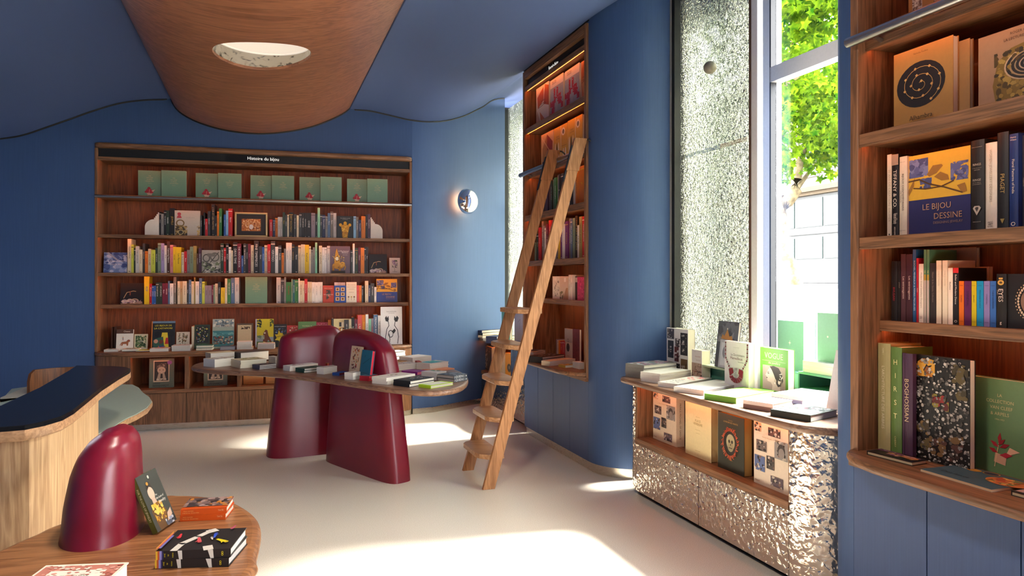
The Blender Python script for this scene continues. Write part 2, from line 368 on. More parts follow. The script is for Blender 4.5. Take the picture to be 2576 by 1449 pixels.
TENS = {20: 'twenty', 30: 'thirty', 40: 'forty', 50: 'fifty', 60: 'sixty', 70: 'seventy'}
def ordn(i):
    if i <= 20: return ORD[i]
    t, u = i // 10 * 10, i % 10
    return TENS[t] + '-' + ORD[u] if u else {30: 'thirtieth', 40: 'fortieth', 50: 'fiftieth', 60: 'sixtieth', 70: 'seventieth'}[t]
def spine_pose(fr, a, d, z):   # spine towards the room
    return xf(fr.P(a, d, z), fr.e2, -fr.e1)
def face_pose(fr, a, d, z): return xf(fr.P(a, d, z), fr.e1, fr.e2)
def row(fr, data, ox, oy, sc, zb, yb, d, where, group, depth=.2, cnt=None):
    """data: 'x0,x1,ytop,colour[,text colour;title]' per spine in crop pixels; yb = base line y at x (crop pixels)"""
    cnt = cnt or [0]
    for it in data.split('\n'):
        it = it.strip()
        if not it: continue
        parts = it.split(';'); q = parts[0].split(','); title = parts[1] if len(parts) > 1 else ''
        x0, x1, yt = float(q[0]), float(q[1]), float(q[2]); ck = q[3]; tcol = q[4] if len(q) > 4 else ('wht' if luma(ck) < .22 else 'brn')
        X0, X1 = ox + x0 / sc, ox + x1 / sc; xm = (X0 + X1) / 2
        dd = d + random.uniform(0, .012)
        a0 = fr.hit(X0, d)[0]; a1 = fr.hit(X1, d)[0]; Y = fr.hit(xm, dd)[1]
        H = ((yb[0] + (yb[1] - yb[0]) * ((x0 + x1) / 2 - yb[2]) / (yb[3] - yb[2])) - yt) / sc * Y / FX
        T = max(a1 - a0 - .0012, .004); cnt[0] += 1
        size = 'thick' if T > .04 else ('tall' if H > .3 else ('slim' if T < .016 else ('short' if H < .215 else 'upright')))
        ops = []
        rr = random.Random(int(x0 * 7 + yt))
        if title: ops.append(('t', title, .5, .55, min(.07, T / H * .55), tcol, -90, .72))
        else:
            ops.append(('t', rr.choice(['ART OF JEWELS', 'Haute Joaillerie', 'PARURES', 'Gold & Stones', 'Bijoux', 'THE GEM BOOK', 'Collection']), .5, .6, min(.05, T / H * .42), tcol, -90, .5))
        if rr.random() < .5: ops.append(('r', .3, .04, .7, .055, tcol))
        if rr.random() < .25: ops.append(('r', 0, .9, 1, .92, tcol))
        book(spine_pose(fr, a1 - .0006, dd, zb), min(depth, max(.13, H * .72)), T, H, ck,
             '%s %s spine, %s from left %s' % (size, PAL[ck][1] if ck in PAL else 'coloured', ordn(cnt[0]), where), group, sp=ops, pg='d8ccb2', hard=T > .015)
    return cnt
def face(fr, x0, x1, yt, yb, zb, d, T, cover, label, group=None, front=(), lean=0, flip=False, **kw):
    """book standing with its cover to the room; px coordinates of the photograph's frame"""
    a0 = fr.hit(x0, d)[0]; a1 = fr.hit(x1, d)[0]; Y = fr.hit(x0, d)[1]; H = (yb - yt) * Y / FX
    M = face_pose(fr, a0, d, zb)
    if lean: M = Matrix.Translation((0, 0, T * math.sin(math.radians(lean)))) @ M @ Matrix.Rotation(-math.radians(lean), 4, 'X'); H /= math.cos(math.radians(lean))
    if flip: M = M @ Matrix.Translation((a1 - a0, T, 0)) @ Matrix.Rotation(math.pi, 4, 'Z')
    return book(M, a1 - a0, T, H, cover, label, group, front=() if flip else front, back=front if flip else (), **kw)
def stack(c, r, wid, z, n, T, cov, label, group, side='long', pg='e9e2d2', art=None, left=True, spine_front=False, sp=(), hard=True, covers=None, shrink=0, names=None, yaw=0):
    """books lying flat: c, r = base points of the edge nearest the camera (px) on the plane z"""
    A = G(c[0], c[1], z); B = G(r[0], r[1], z); A.z = B.z = 0; L = (B - A).length; dirx = (B - A).normalized(); back = Vector((-dirx.y, dirx.x, 0))
    out = []
    for i in range(n):
        cv = covers[i] if covers else cov; jit = random.uniform(-.03, .03) if n > 1 else 0; TT = T[i] if isinstance(T, (list, tuple)) else T
        zz = z + (sum(T[:i]) if isinstance(T, (list, tuple)) else i * T)
        if spine_front:      # spine towards the camera, head of the book at the left
            a = back; zc = -dirx; o = B; Wd, H = wid, L
        else:                # fore-edge or tail towards the camera, spine at the left end
            a = dirx; zc = back; o = A; Wd, H = L, wid
        M = xf(o + Vector((0, 0, zz + TT)), a, (0, 0, -1), zc)
        Rz = Matrix.Rotation(jit, 4, 'Z'); ctr = (A + B) / 2 + back * wid / 2
        M = Matrix.Translation(ctr) @ Rz @ Matrix.Translation(-ctr) @ M
        pos = 'single' if n == 1 else (('topmost' if i == n - 1 else 'bottom' if i == 0 else ordn(i + 1) + ' from bottom'))
        lab = label if n == 1 else '%s, %s of its pile' % (label, pos)
        out.append(book(M, Wd - .001, TT - .0004, H, cv, lab, group, pg=pg, front=art if (art and i == n - 1) else (), sp=sp, hard=hard))
    return out
# ------------------------------------------------------------------ frames of the three shelf walls
U3 = Vector((UX, UY, 0)); N3 = Vector((NX, NY, 0))
_p = Vector((-2.666, 7.36, 0)); _e = Vector((1, .2836, 0)).normalized(); _n = Vector((-_e.y, _e.x, 0)); _o = _p + _n * .18
LB = Fr(_o.x, _o.y, _e.x, _e.y); LB.o = LB.P(LB.hit(238)[0], 0)
WL_ = LB.hit(1036)[0]                                  # width of the wide bookcase
TB = 2.42; CW = 1.45                                    # front line of the window-side bookcases, their width
def wallframe(s): p = W(s, TB); return Fr(p.x, p.y, -UX, -UY)
MBF = wallframe(6.56); RBF = wallframe(2.44)
# ------------------------------------------------------------------ floor, walls
mb = MB(); mb.add([W(-3.2, -3.6), W(-3.2, 3.7), W(10.6, 3.7), W(10.6, -3.6)], [(0, 1, 2, 3)], FLOOR)
tag(mb.build('floor'), 'pale cream terrazzo floor', kind='structure')
def vwall(mb, pts, z0, z1, mat, thick=.12, side=1):
    """vertical wall along a polyline with thickness on the side away from the room"""
    P = [Vector((p[0], p[1])) for p in pts]; nr = []
    for i in range(len(P)):
        d = (P[min(i + 1, len(P) - 1)] - P[max(i - 1, 0)]).normalized(); nr.append(Vector((-d.y, d.x)) * side * thick)
    out = [(p.x, p.y) for p in P] + [(P[i].x + nr[i].x, P[i].y + nr[i].y) for i in range(len(P) - 1, -1, -1)]
    mb.prism(out, z0, z1, mat)
ZTOP = 2.867
def lp(a, d=0): p = LB.P(a, d); return (p.x, p.y)
rw = [lp(WL_ + .004), (-.80, 8.27), (-.55, 8.52), (-.34, 8.74), (-.20, 8.89), (-.09, 9.0)]
p0 = Vector(rw[0])
rw = [tuple(p0)] + [(p0.x + .22, p0.y + .12)] + rw[2:]
mb = MB()
vwall(mb, [lp(-1.6), lp(0)], .06, 4.4, BLUE)
vwall(mb, [lp(0), lp(WL_ + .004)], ZTOP - .02, 4.4, BLUE)
vwall(mb, [lp(-.02, .42), lp(WL_ + .02, .42)], 0, 3.2, BLUE)
vwall(mb, rw, .06, 4.4, BLUE)
tag(mb.build('wall_back', smooth=True), 'blue veneered back wall curving towards the window', kind='structure')
mb = MB(); vwall(mb, [lp(-1.6, .008), lp(0, .008)], 0, .06, PLINTH, .1); tag(mb.build('baseboard_left'), kind='structure')
mb = MB(); vwall(mb, [(x + .006, y - .006) for x, y in rw], 0, .06, PLINTH, .1); tag(mb.build('baseboard_back'), kind='structure')
mb = MB(); mb.prism([tuple(W(-3.2, -3.5).xy), tuple(W(-3.2, -3.6).xy), tuple(W(8.6, -3.6).xy), tuple(W(8.6, -3.5).xy)], 0, 4.4, BLUE)
tag(mb.build('wall_left'), kind='structure')
mb = MB(); mb.prism([tuple(W(-3.1, -3.6).xy), tuple(W(-3.2, -3.6).xy), tuple(W(-3.2, 2.2).xy), tuple(W(-3.1, 2.2).xy)], 0, 4.4, BLUE)
mb.prism([tuple(W(-3.1, 2.2).xy), tuple(W(-3.2, 2.2).xy), tuple(W(-3.2, 3.35).xy), tuple(W(-3.1, 3.35).xy)], 3.3, 4.4, BLUE)
mb.prism([tuple(W(-3.1, 2.9).xy), tuple(W(-3.2, 2.9).xy), tuple(W(-3.2, 3.35).xy), tuple(W(-3.1, 3.35).xy)], 0, 3.3, BLUE)
tag(mb.build('wall_front'), kind='structure')
def arc(cx, cy, r, a0, a1, n=12): return [(cx + r * math.cos(math.radians(a0 + (a1 - a0) * i / n)), cy + r * math.sin(math.radians(a0 + (a1 - a0) * i / n))) for i in range(n + 1)]
def st(pts): return [tuple(W(s, t).xy) for s, t in pts]
def pillar(name, s0, s1, corner, lab, extra):
    """s0..s1 = span of the bookcase recess; extra = outline (s,t) of the solid part beside it"""
    mb = MB()
    mb.prism(st([(s0, TB), (s1, TB), (s1, 3.06), (s0, 3.06)]), 3.52, 4.2, BLUE)
    mb.prism(st([(s0, TB + .38), (s1, TB + .38), (s1, 3.06), (s0, 3.06)]), 0, 3.52, BLUE)
    mb.prism(st([(s0, TB + .012), (s1, TB + .012), (s1, TB + .38), (s0, TB + .38)]), .075, .729, BLACK)
    mb.prism(st(extra), .075, 4.2, BLUE)
    n = 4
    for i in range(n):
        a, b = s0 + (s1 - s0) * i / n + .0025, s0 + (s1 - s0) * (i + 1) / n - .0025
        mb.prism(st([(a, TB - .001), (b, TB - .001), (b, TB + .012), (a, TB + .012)]), .075, .729, BLUEL)
    o = tag(mb.build(name, smooth=True), lab, kind='structure')
    return o
R = .35
ex1 = [(5.11, TB)] + arc(4.75 + R, TB + R, R, -90, -180, 14)[0:] + [(4.75, 3.06), (5.11, 3.06)]
ex1 = [(5.11, TB)] + [(s, t) for s, t in arc(4.75 + R, TB + R, R, 270, 180, 14)] + [(4.75, 3.06), (5.11, 3.06)]
pillar('wall_right', 5.11, 6.56, 0, 'blue pillar with a rounded corner holding the tall bookcase', ex1)
R2 = .2
ex2 = [(2.44, TB)] + arc(2.65 - R2, TB + R2, R2, -90, 0, 10) + [(2.65, 3.66), (2.44, 3.66)]
pillar('wall_right', .99, 2.44, 1, 'blue pillar at the right edge of the view', ex2)
mb = MB(); mb.prism(st([(.99, TB), (.99, 3.35), (.7, 3.35), (.7, TB)]), .075, 4.2, BLUE); mb.prism(st([(-2.6, 2.9), (-3.1, 2.9), (-3.1, 3.35), (-2.6, 3.35)]), 0, 4.2, BLUE)
mb.prism(st([(-2.6, 3.15), (.7, 3.15), (.7, 3.35), (-2.6, 3.35)]), 3.75, 4.2, BLUE); mb.prism(st([(-2.6, 3.15), (.7, 3.15), (.7, 3.35), (-2.6, 3.35)]), 0, .4, BLUE)
tag(mb.build('wall_right'), kind='structure')
mb = MB()
mb.prism(st([(s, t + .018) if t < TB + .01 else ((s + .012, t + .01)) for s, t in ex1[:-2]] + [(6.56, TB + .3), (6.56, TB + .018)]), 0, .075, PLINTH)
tag(mb.build('baseboard_right', smooth=True), kind='structure')
mb = MB(); mb.prism(st([(.7, TB + .018), (2.44, TB + .018)] + [(s - .012, t + .01) for s, t in ex2[2:-2]] + [(2.3, TB + .3), (.7, TB + .3)]), 0, .075, PLINTH)
tag(mb.build('baseboard_right', smooth=True), kind='structure')
# window wall behind the two display bays: below sill and above head
mb = MB()
for s0, s1, t0 in ((2.65, 5.72, 3.64), (6.56, 9.3, 3.2)):
    mb.prism(st([(s0, t0), (s1, t0), (s1, t0 + .12), (s0, t0 + .12)]), 0, .74, BLUE)
    mb.prism(st([(s0, t0), (s1, t0), (s1, t0 + .12), (s0, t0 + .12)]), 3.8, 4.2, BLUE)
mb.prism(st([(5.72, 3.06), (5.72, 3.76), (6.56, 3.76), (6.56, 3.06)]), 0, 4.2, BLUE)
mb.prism(st([(9.3, 2.9), (9.3, 3.35), (10.4, 3.35), (10.4, 2.9)]), 0, 4.2, BLUE)
mb.prism(st([(8.55, 2.93), (8.62, 2.93), (9.4, 3.3), (9.4, 3.35), (8.7, 3.4)]), 0, .02, BLUE)
tag(mb.build('wall_right'), kind='structure')
# ------------------------------------------------------------------ ceiling: a wave extruded along the window wall
def wall_hit(px):
    r = (px - CX) / FX; segs = [lp(-1.6)] + rw
    for (x0, y0), (x1, y1) in zip(segs, segs[1:]):
        den = (x1 - x0) - r * (y1 - y0)
        if abs(den) < 1e-9: continue
        k = (r * y0 - x0) / den
        if -.001 <= k <= 1.001: return Vector((x0 + k * (x1 - x0), y0 + k * (y1 - y0), 0))
    x0, y0 = segs[-1]; return Vector((r * y0, y0, 0))
def prof(pxs):
    o = []
    for x, y in pxs:
        p = wall_hit(x); s, t = ST(p); o.append((t, EYE + (HY - y) * p.y / FX))
    return o
def smoothprof(P, n=8):
    out = []
    for i in range(len(P) - 1):
        p0, p1, p2, p3 = P[max(i - 1, 0)], P[i], P[i + 1], P[min(i + 2, len(P) - 1)]
        for k in range(n):
            u = k / n
            f = lambda j: .5 * (2 * p1[j] + (p2[j] - p0[j]) * u + (2 * p0[j] - 5 * p1[j] + 4 * p2[j] - p3[j]) * u * u + (3 * p1[j] - p0[j] - 3 * p2[j] + p3[j]) * u ** 3)
            out.append((f(0), f(1)))
    return out + [P[-1]]
cl = prof([(2, 348), (60, 338), (120, 318), (180, 297), (240, 276), (300, 259), (360, 251), (426, 249)])
cl = [(-3.6, cl[0][1] - .12), (cl[0][0] - .5, cl[0][1] - .10)] + cl
cr_ = prof([(880, 275), (930, 278), (980, 289), (1040, 302), (1100, 305), (1160, 293), (1210, 270), (1262, 247)]) + [(3.74, 3.88)]
vt = prof([(428, 240), (440, 268), (465, 290), (510, 311), (570, 327), (640, 335), (710, 332), (780, 319), (835, 299), (870, 280), (888, 262)])
CLs, CRs, VTs = smoothprof(cl), smoothprof(cr_), smoothprof(vt)
def extr(P, s0, s1, mat, name, th, lab):
    mb = MB(); n = len(P); vs = []
    for s in (s0, s1):
        vs += [W(s, t, z) for t, z in P] + [W(s, t, z + th) for t, z in P]
    f = []
    for i in range(n - 1):
        f += [(i, i + 1, 2 * n + i + 1, 2 * n + i), (n + i, 3 * n + i, 3 * n + i + 1, n + i + 1)]
    f += [(0, 2 * n, 3 * n, n), (n - 1, 2 * n - 1, 4 * n - 1, 3 * n - 1)]
    f += [(i + 1, i, n + i, n + i + 1) for i in range(n - 1)] + [(2 * n + i, 2 * n + i + 1, 3 * n + i + 1, 3 * n + i) for i in range(n - 1)]
    mb.add(vs, f, mat); o = mb.build(name, smooth=True); return tag(o, lab, kind='structure')
flat = CLs + [(vt[0][0] + .02, vt[0][1] + .06), (vt[-1][0] - .02, vt[-1][1] + .06)] + CRs
extr(CLs + [(vt[0][0] + .05, CLs[-1][1] + .02)], -3.3, 10.4, BLUEC, 'ceiling', .08, 'wavy blue ceiling left of the wooden vault')
extr([(vt[-1][0] - .05, CRs[0][1] + .02)] + CRs, -3.3, 10.4, BLUEC, 'ceiling', .08, 'wavy blue ceiling right of the wooden vault')
zt = max(vt[0][1], vt[-1][1]) + .35
# wood vault: closed solid with a round hole cut for the lamp
LAMP = G(661, 125, 3.1); ls, lt = ST(LAMP); LR = .325
vm = MB(); n = len(VTs); SS = [-3.3 + i * .4 for i in range(35)]; vs = []
for s in SS: vs += [W(s, t, z) for t, z in VTs] + [W(s, t, z + .02) for t, z in VTs]
f = []
m_ = 2 * n
for j in range(len(SS) - 1):
    for i in range(n - 1):
        f += [(j * m_ + i, j * m_ + i + 1, (j + 1) * m_ + i + 1, (j + 1) * m_ + i), (j * m_ + n + i, (j + 1) * m_ + n + i, (j + 1) * m_ + n + i + 1, j * m_ + n + i + 1)]
    f += [(j * m_, (j + 1) * m_, (j + 1) * m_ + n, j * m_ + n), (j * m_ + n - 1, j * m_ + 2 * n - 1, (j + 1) * m_ + 2 * n - 1, (j + 1) * m_ + n - 1)]
J = (len(SS) - 1) * m_
for i in range(n - 1): f += [(i, n + i, n + i + 1, i + 1), (J + i, J + i + 1, J + n + i + 1, J + n + i)]
# grain runs across the vault: the mesh is kept in room axes so that local x is t
Minv = xf((0, 0, 0), N3, U3).inverted()
vm.add([Minv @ v for v in vs], f, WVAULT); vault = vm.build('ceiling')
_b = bmesh.new(); _b.from_mesh(vault.data); bmesh.ops.recalc_face_normals(_b, faces=_b.faces); _b.to_mesh(vault.data); _b.free()
vault.rotation_euler = xf((0, 0, 0), N3, U3).to_euler()
cut = MB().lathe([(LR, -1), (LR, 1)], BLACK, 64).build('cut')
_b = bmesh.new(); _b.from_mesh(cut.data); bmesh.ops.recalc_face_normals(_b, faces=_b.faces); _b.to_mesh(cut.data); _b.free()
cut.location = (LAMP.x, LAMP.y, 3.2)
md = vault.modifiers.new('b', 'BOOLEAN'); md.object = cut; md.operation = 'DIFFERENCE'; md.solver = 'EXACT'
bpy.context.view_layer.update(); dg = bpy.context.evaluated_depsgraph_get()
nm = bpy.data.meshes.new_from_object(vault.evaluated_get(dg)); vault.modifiers.clear(); vault.data = nm
bpy.data.objects.remove(cut)
nm.polygons.foreach_set('use_smooth', [True] * len(nm.polygons)); nm.set_sharp_from_angle(angle=math.radians(40))
tag(vault, 'curved walnut vault hanging from the blue ceiling', kind='structure')
# black edge profiles of vault and wall joint
mb = MB()
for e in (0, -1):
    t, z = VTs[e]; k = -1 if e == 0 else 1
    mb.prism(st([(-3.3, t + k * .03), (-3.3, t - k * .008), (9.6, t - k * .008), (9.6, t + k * .03)]), z - .012, z + .09, BLACK)
tag(mb.build('trim_1'), 'black edge strips along the wooden vault', kind='structure')
def zprof(t):
    for P in (CLs, VTs, CRs):
        for (a, za), (b, zb) in zip(P, P[1:]):
            if a <= t <= b and b > a: return za + (zb - za) * (t - a) / (b - a)
    return 3.45
mb = MB(); pts = []
for i in range(150):
    px = 1 + (1268 - 1) * i / 149; p = wall_hit(px); s, t = ST(p)
    q = W(s - .004, t, zprof(t) - .004); pts.append(q)
mb.tube(pts, .011, BLACK, 6)
mb.tube([W(s, TB - .004, zprof(TB) - .003) for s in (6.56, 6, 5.4, 5.1)] , .011, BLACK, 6)
tag(mb.build('trim_2'), 'black trim line where the back wall meets the ceiling', kind='structure')
mb = MB(); mb.prism(st([(-3.3, -3.6), (10.5, -3.6), (10.5, 3.8), (-3.3, 3.8)]), 4.35, 4.42, BLACK); tag(mb.build('trim_3'), kind='structure')
# ------------------------------------------------------------------ vault lamp
lampM = xf((LAMP.x, LAMP.y, 0), N3, U3)
lo = empty('ceiling_lamp', lampM @ Matrix.Translation((0, 0, 3.12)), 'round recessed light with a hammered metal rim in the wooden vault', 'light')
mb = MB(); seg = 64; vs = []
for q, top_ in ((1.003, 0), (1.003, 1), (1.05, 1), (1.05, 0)):
    for k in range(seg):
        x_ = LR * q * math.cos(k * 2 * math.pi / seg); y_ = LR * q * math.sin(k * 2 * math.pi / seg)
        vs.append((x_, y_, .052 if top_ else max(p_[1] for p_ in [(0, zprof(lt + x_))]) + .006 - 3.12))
mb.add(vs, [(i * seg + k, i * seg + (k + 1) % seg, (i + 1) * seg + (k + 1) % seg, (i + 1) * seg + k) for i in range(3) for k in range(seg)], hammered('hammered_rim', 'a8a298', 20, .8, .01, .2))
mb.build('hammered_ring', lo, smooth=True)
LAMPM = emit('lamp_diffuser', 'f0e4d4', .24); LAMPM.node_tree.nodes['Principled BSDF'].inputs['Roughness'].default_value = .45
MB().lathe([(.001, .075), (LR * .5, .068), (LR * .93, .046), (LR * .95, .04), (LR * 1.0, .04), (LR * 1.0, .1), (.001, .1)], LAMPM, 64).build('diffuser', lo)
# ------------------------------------------------------------------ windows
def bar(mb, s0, s1, t0, t1, z0, z1, m): mb.prism(st([(s0, t0), (s1, t0), (s1, t1), (s0, t1)]), z0, z1, m)
def window(nm_, s_near, s_far, split, lab, outer=0):
    r = empty(nm_, Matrix.Translation(W((s_near + s_far) / 2, 3.1, .8)), lab, None, None, 'structure'); inv = r.location.copy()
    def part(mb, n_, **k):
        o = mb.build(n_, r, **k); o.location = -inv if False else (0, 0, 0)
        for v in o.data.vertices: v.co -= inv
        return o
    gk = col('efedea', .3); gk2 = col('8f8b88', .35)
    mb = MB(); bar(mb, s_far - .05, s_far - .012, 2.94, 3.06, .8, 3.72, BLACK); bar(mb, s_far - .012, s_far, 2.93, 3.06, .8, 3.72, gk2); part(mb, 'frame')
    a = s_far - .05
    mb = MB(); bar(mb, split, a, 2.992, 3.002, .81, 3.7, HGLASS); part(mb, 'hammered_panel')
    mb = MB(); bar(mb, split - .012, split, 2.975, 3.02, .81, 3.7, col('5a3a28', .5)); part(mb, 'panel_edge')
    if outer: return r, part
    mb = MB()
    for z0, z1 in ((.78, .84), (3.64, 3.72)): bar(mb, s_near, split, 3.05, 3.15, z0, z1, gk)
    bar(mb, split - .04, split - .014, 3.03, 3.15, .8, 3.7, gk); bar(mb, split - .04, split + .03, 3.06, 3.15, .8, 3.7, gk); bar(mb, split - .085, split - .04, 3.06, 3.15, .8, 3.7, gk)
    bar(mb, s_near - .1, s_near + .02, 3.08, 3.16, .8, 3.7, gk); part(mb, 'frame', bevel=.004)
    mb = MB(); bar(mb, s_near, split - .08, 3.07, 3.15, 2.765, 2.86, col('c9c4c0', .35)); part(mb, 'transom', bevel=.004)
    mb = MB(); bar(mb, split - .093, split - .086, 3.062, 3.1, .84, 3.64, BLACK); part(mb, 'gasket')
    mb = MB(); bar(mb, s_near, split - .09, 3.11, 3.116, .84, 2.77, CGLASS); bar(mb, s_near, split - .09, 3.11, 3.116, 2.86, 3.64, CGLASS); part(mb, 'glass')
    return r, part
wr, part = window('window_2', 2.66, 4.75, 3.87, 'tall window with a hammered glass panel and a clear pane showing the street', 1)
gk = col('efedea', .3)
mb = MB()
for z0, z1 in ((.76, .84), (3.68, 3.84)): bar(mb, 2.66, 5.7, 3.5, 3.6, z0, z1, gk)
bar(mb, 4.33, 4.49, 3.52, 3.62, .8, 3.8, gk); bar(mb, 4.49, 4.60, 3.46, 3.60, .8, 3.8, gk); bar(mb, 2.66, 2.76, 3.52, 3.62, .8, 3.8, gk); bar(mb, 5.6, 5.7, 3.5, 3.6, .8, 3.8, gk); part(mb, 'frame', bevel=.005)
mb = MB(); bar(mb, 2.66, 4.33, 3.51, 3.60, 2.945, 3.055, col('c9c4c0', .35)); part(mb, 'transom', bevel=.005)
mb = MB(); bar(mb, 4.315, 4.33, 3.51, 3.56, .84, 3.68, BLACK); part(mb, 'gasket')
mb = MB(); bar(mb, 2.76, 4.315, 3.55, 3.556, .84, 2.945, CGLASS); bar(mb, 2.76, 4.315, 3.55, 3.556, 3.055, 3.68, CGLASS); part(mb, 'glass')
mb = MB(); bar(mb, 3.80, 3.872, 2.985, 3.03, .8, 3.8, gk); part(mb, 'panel_post', bevel=.003)
c0 = W(4.27, 2.985, 0); r_ = (1803 - CX) / FX
# round metal pull on the glass
k = [i for i in range(1)]
Yk = 3.0 / (.9441 * r_ + .3295); kp = Vector((r_ * Yk, Yk, EYE + (HY - 172) * Yk / FX)); ks, kt = ST(kp)
mb = MB().lathe([(.045 * math.sin(a_), -.045 + .045 * -math.cos(a_)) for a_ in [.02 + i * 3.1 / 12 for i in range(13)]], col('8c8470', .3), 28, xf((0, 0, 0), U3, (0, 0, 1), N3))
mb.v = [tuple(Vector(v) + W(ks, 2.99, kp.z)) for v in mb.v]; part(mb, 'round_knob', smooth=True)
zz = EYE + (HY - 372) * 5 / FX
mb = MB(); bar(mb, 3.9, 4.69, 2.986, 2.991, zz - .014, zz + .014, clear_glass('glass_strip', .35)); part(mb, 'clear_band')
w1, part = window('window_1', 6.57, 8.78, 7.3, 'narrow far window with hammered glass beside the blue wall')
mb = MB(); z1 = EYE + (HY - 513) * 8.3 / FX; bar(mb, 8.3, 8.6, 2.984, 2.991, z1 - .02, z1 + .02, STEEL); part(mb, 'clear_band')
w3, part = window('window_3', -2.6, .68, -.6, 'window behind the viewpoint')
# ------------------------------------------------------------------ outside: pavement, building, trees
mb = MB(); PAVE = col('6f6d69', .8)
mb.add([W(-60, 3.78, .5), W(-60, 14, 1.25), W(90, 14, 1.25), W(90, 3.78, .5), W(-60, 60, 1.3), W(90, 60, 1.3)], [(0, 3, 2, 1), (1, 2, 5, 4)], PAVE)
for t in (15.5, 17.2, 18.0, 21): bar(mb, -40, 90, t, t + .12, 1.24, 1.29, col('5c5a58', .8))
o = tag(mb.build('street_pavement'), 'pale sunlit pavement and road outside the window', 'pavement', kind='structure')
FT = 34.0
bo = empty('corner_building', Matrix.Translation(W(40, FT, 1.3)), 'pale stone building with a glazed shopfront across the street', 'building'); bi = bo.location.copy()
def bpart(mb, n_):
    mb.v = [tuple(Vector(v) - bi) for v in mb.v]; return mb.build(n_, bo)
ST1 = col('5c564c', .8); ST2 = col('5a4a34', .8); GL = col('3f4d49', .15); WHT = col('62625f', .6)
mb = MB(); bar(mb, 5, 90, FT + .3, FT + 8, 7.0, 16, ST1); bpart(mb, 'stone_wall')
mb = MB(); bar(mb, 5, 90, FT + .2, FT + 7, 1.3, 7.2, WHT); bpart(mb, 'shopfront_wall')
mb = MB(); bar(mb, 5, 90, FT - .5, FT + .3, 7.25, 7.55, ST2); bar(mb, 5, 90, FT - .25, FT + .3, 7.05, 7.25, ST2); bar(mb, 5, 90, FT - .1, FT + .3, 7.55, 8.1, ST1); bpart(mb, 'cornice')
mb = MB(); bar(mb, 5, 90, FT + .05, FT + .2, 4.5, 4.9, col('484745', .6)); bpart(mb, 'fascia')
for i in range(14):
    s = 24 + i * 2.6
    mb = MB(); bar(mb, s, s + 2.5, FT + .12, FT + .19, 2.9, 4.3, GL); bpart(mb, 'shop_window')
    mb = MB(); bar(mb, s, s + 2.5, FT + .12, FT + .19, 5.0, 6.85, GL); bpart(mb, 'shop_window')
for i in range(12):
    s = 25 + i * 3.1
    mb = MB(); bar(mb, s, s + 1.3, FT + .22, FT + .31, 8.3, 10.7, col('666664', .5))
    for q in range(2):
        for z in range(3): bar(mb, s + .1 + q * .6, s + .6 + q * .6, FT + .18, FT + .23, 8.4 + z * .76, 9.08 + z * .76, col('56646a', .2))
    bpart(mb, 'window')
    mb = MB(); bar(mb, s, s + 1.3, FT + .22, FT + .31, 12.1, 14.4, col('9fb0b4', .3)); bpart(mb, 'window')
mb = MB(); bar(mb, 5, 90, FT - .7, FT + .3, 11.3, 11.55, ST2)
for i in range(100): bar(mb, 24 + i * .35, 24.04 + i * .35, FT - .66, FT - .62, 11.55, 12.4, col('7a7a7a', .5))
bar(mb, 20, 60, FT - .68, FT - .6, 12.4, 12.46, col('7a7a7a', .5)); bpart(mb, 'balcony')
BARK = None
def bark():
    m, nt, N, L, b = newmat('plane_tree_bark'); b.inputs['Roughness'].default_value = .85
    tc = N.new('ShaderNodeTexCoord'); n = N.new('ShaderNodeTexNoise'); n.inputs['Scale'].default_value = 4; n.inputs['Detail'].default_value = 5
    L.new(tc.outputs['Object'], n.inputs['Vector']); cr = N.new('ShaderNodeValToRGB'); cr.color_ramp.elements[0].position = .35; cr.color_ramp.elements[1].position = .65
    cr.color_ramp.elements[0].color = lin('5a4c34'); cr.color_ramp.elements[1].color = lin('8c7c5c'); L.new(n.outputs['Fac'], cr.inputs[0]); L.new(cr.outputs[0], b.inputs['Base Color']); return m
BARK = bark()
def leafm():
    m, nt, N, L, b = newmat('plane_tree_leaves'); N.remove(b); out = N['Material Output']
    df = N.new('ShaderNodeBsdfDiffuse'); tl = N.new('ShaderNodeBsdfTranslucent'); mx = N.new('ShaderNodeMixShader'); mx.inputs[0].default_value = .55
    g = N.new('ShaderNodeNewGeometry'); cr = N.new('ShaderNodeValToRGB')
    tc = N.new('ShaderNodeTexCoord'); n = N.new('ShaderNodeTexNoise'); n.inputs['Scale'].default_value = 3; n.inputs['Detail'].default_value = 3; L.new(tc.outputs['Object'], n.inputs['Vector'])
    cr.color_ramp.elements[0].color = lin('234c0c'); cr.color_ramp.elements[1].color = lin('6f8a18'); cr.color_ramp.elements[0].position = .35; cr.color_ramp.elements[1].position = .65
    e = cr.color_ramp.elements.new(.8); e.color = lin('8a7820')
    L.new(n.outputs['Fac'], cr.inputs[0])
    for x in (df, tl): L.new(cr.outputs[0], x.inputs['Color'])
    L.new(df.outputs[0], mx.inputs[1]); L.new(tl.outputs[0], mx.inputs[2]); L.new(mx.outputs[0], out.inputs[0]); return m
LEAF = leafm()
def wp(px, py, Y): return Vector(((px - CX) / FX * Y, Y, EYE + (HY - py) * Y / FX))
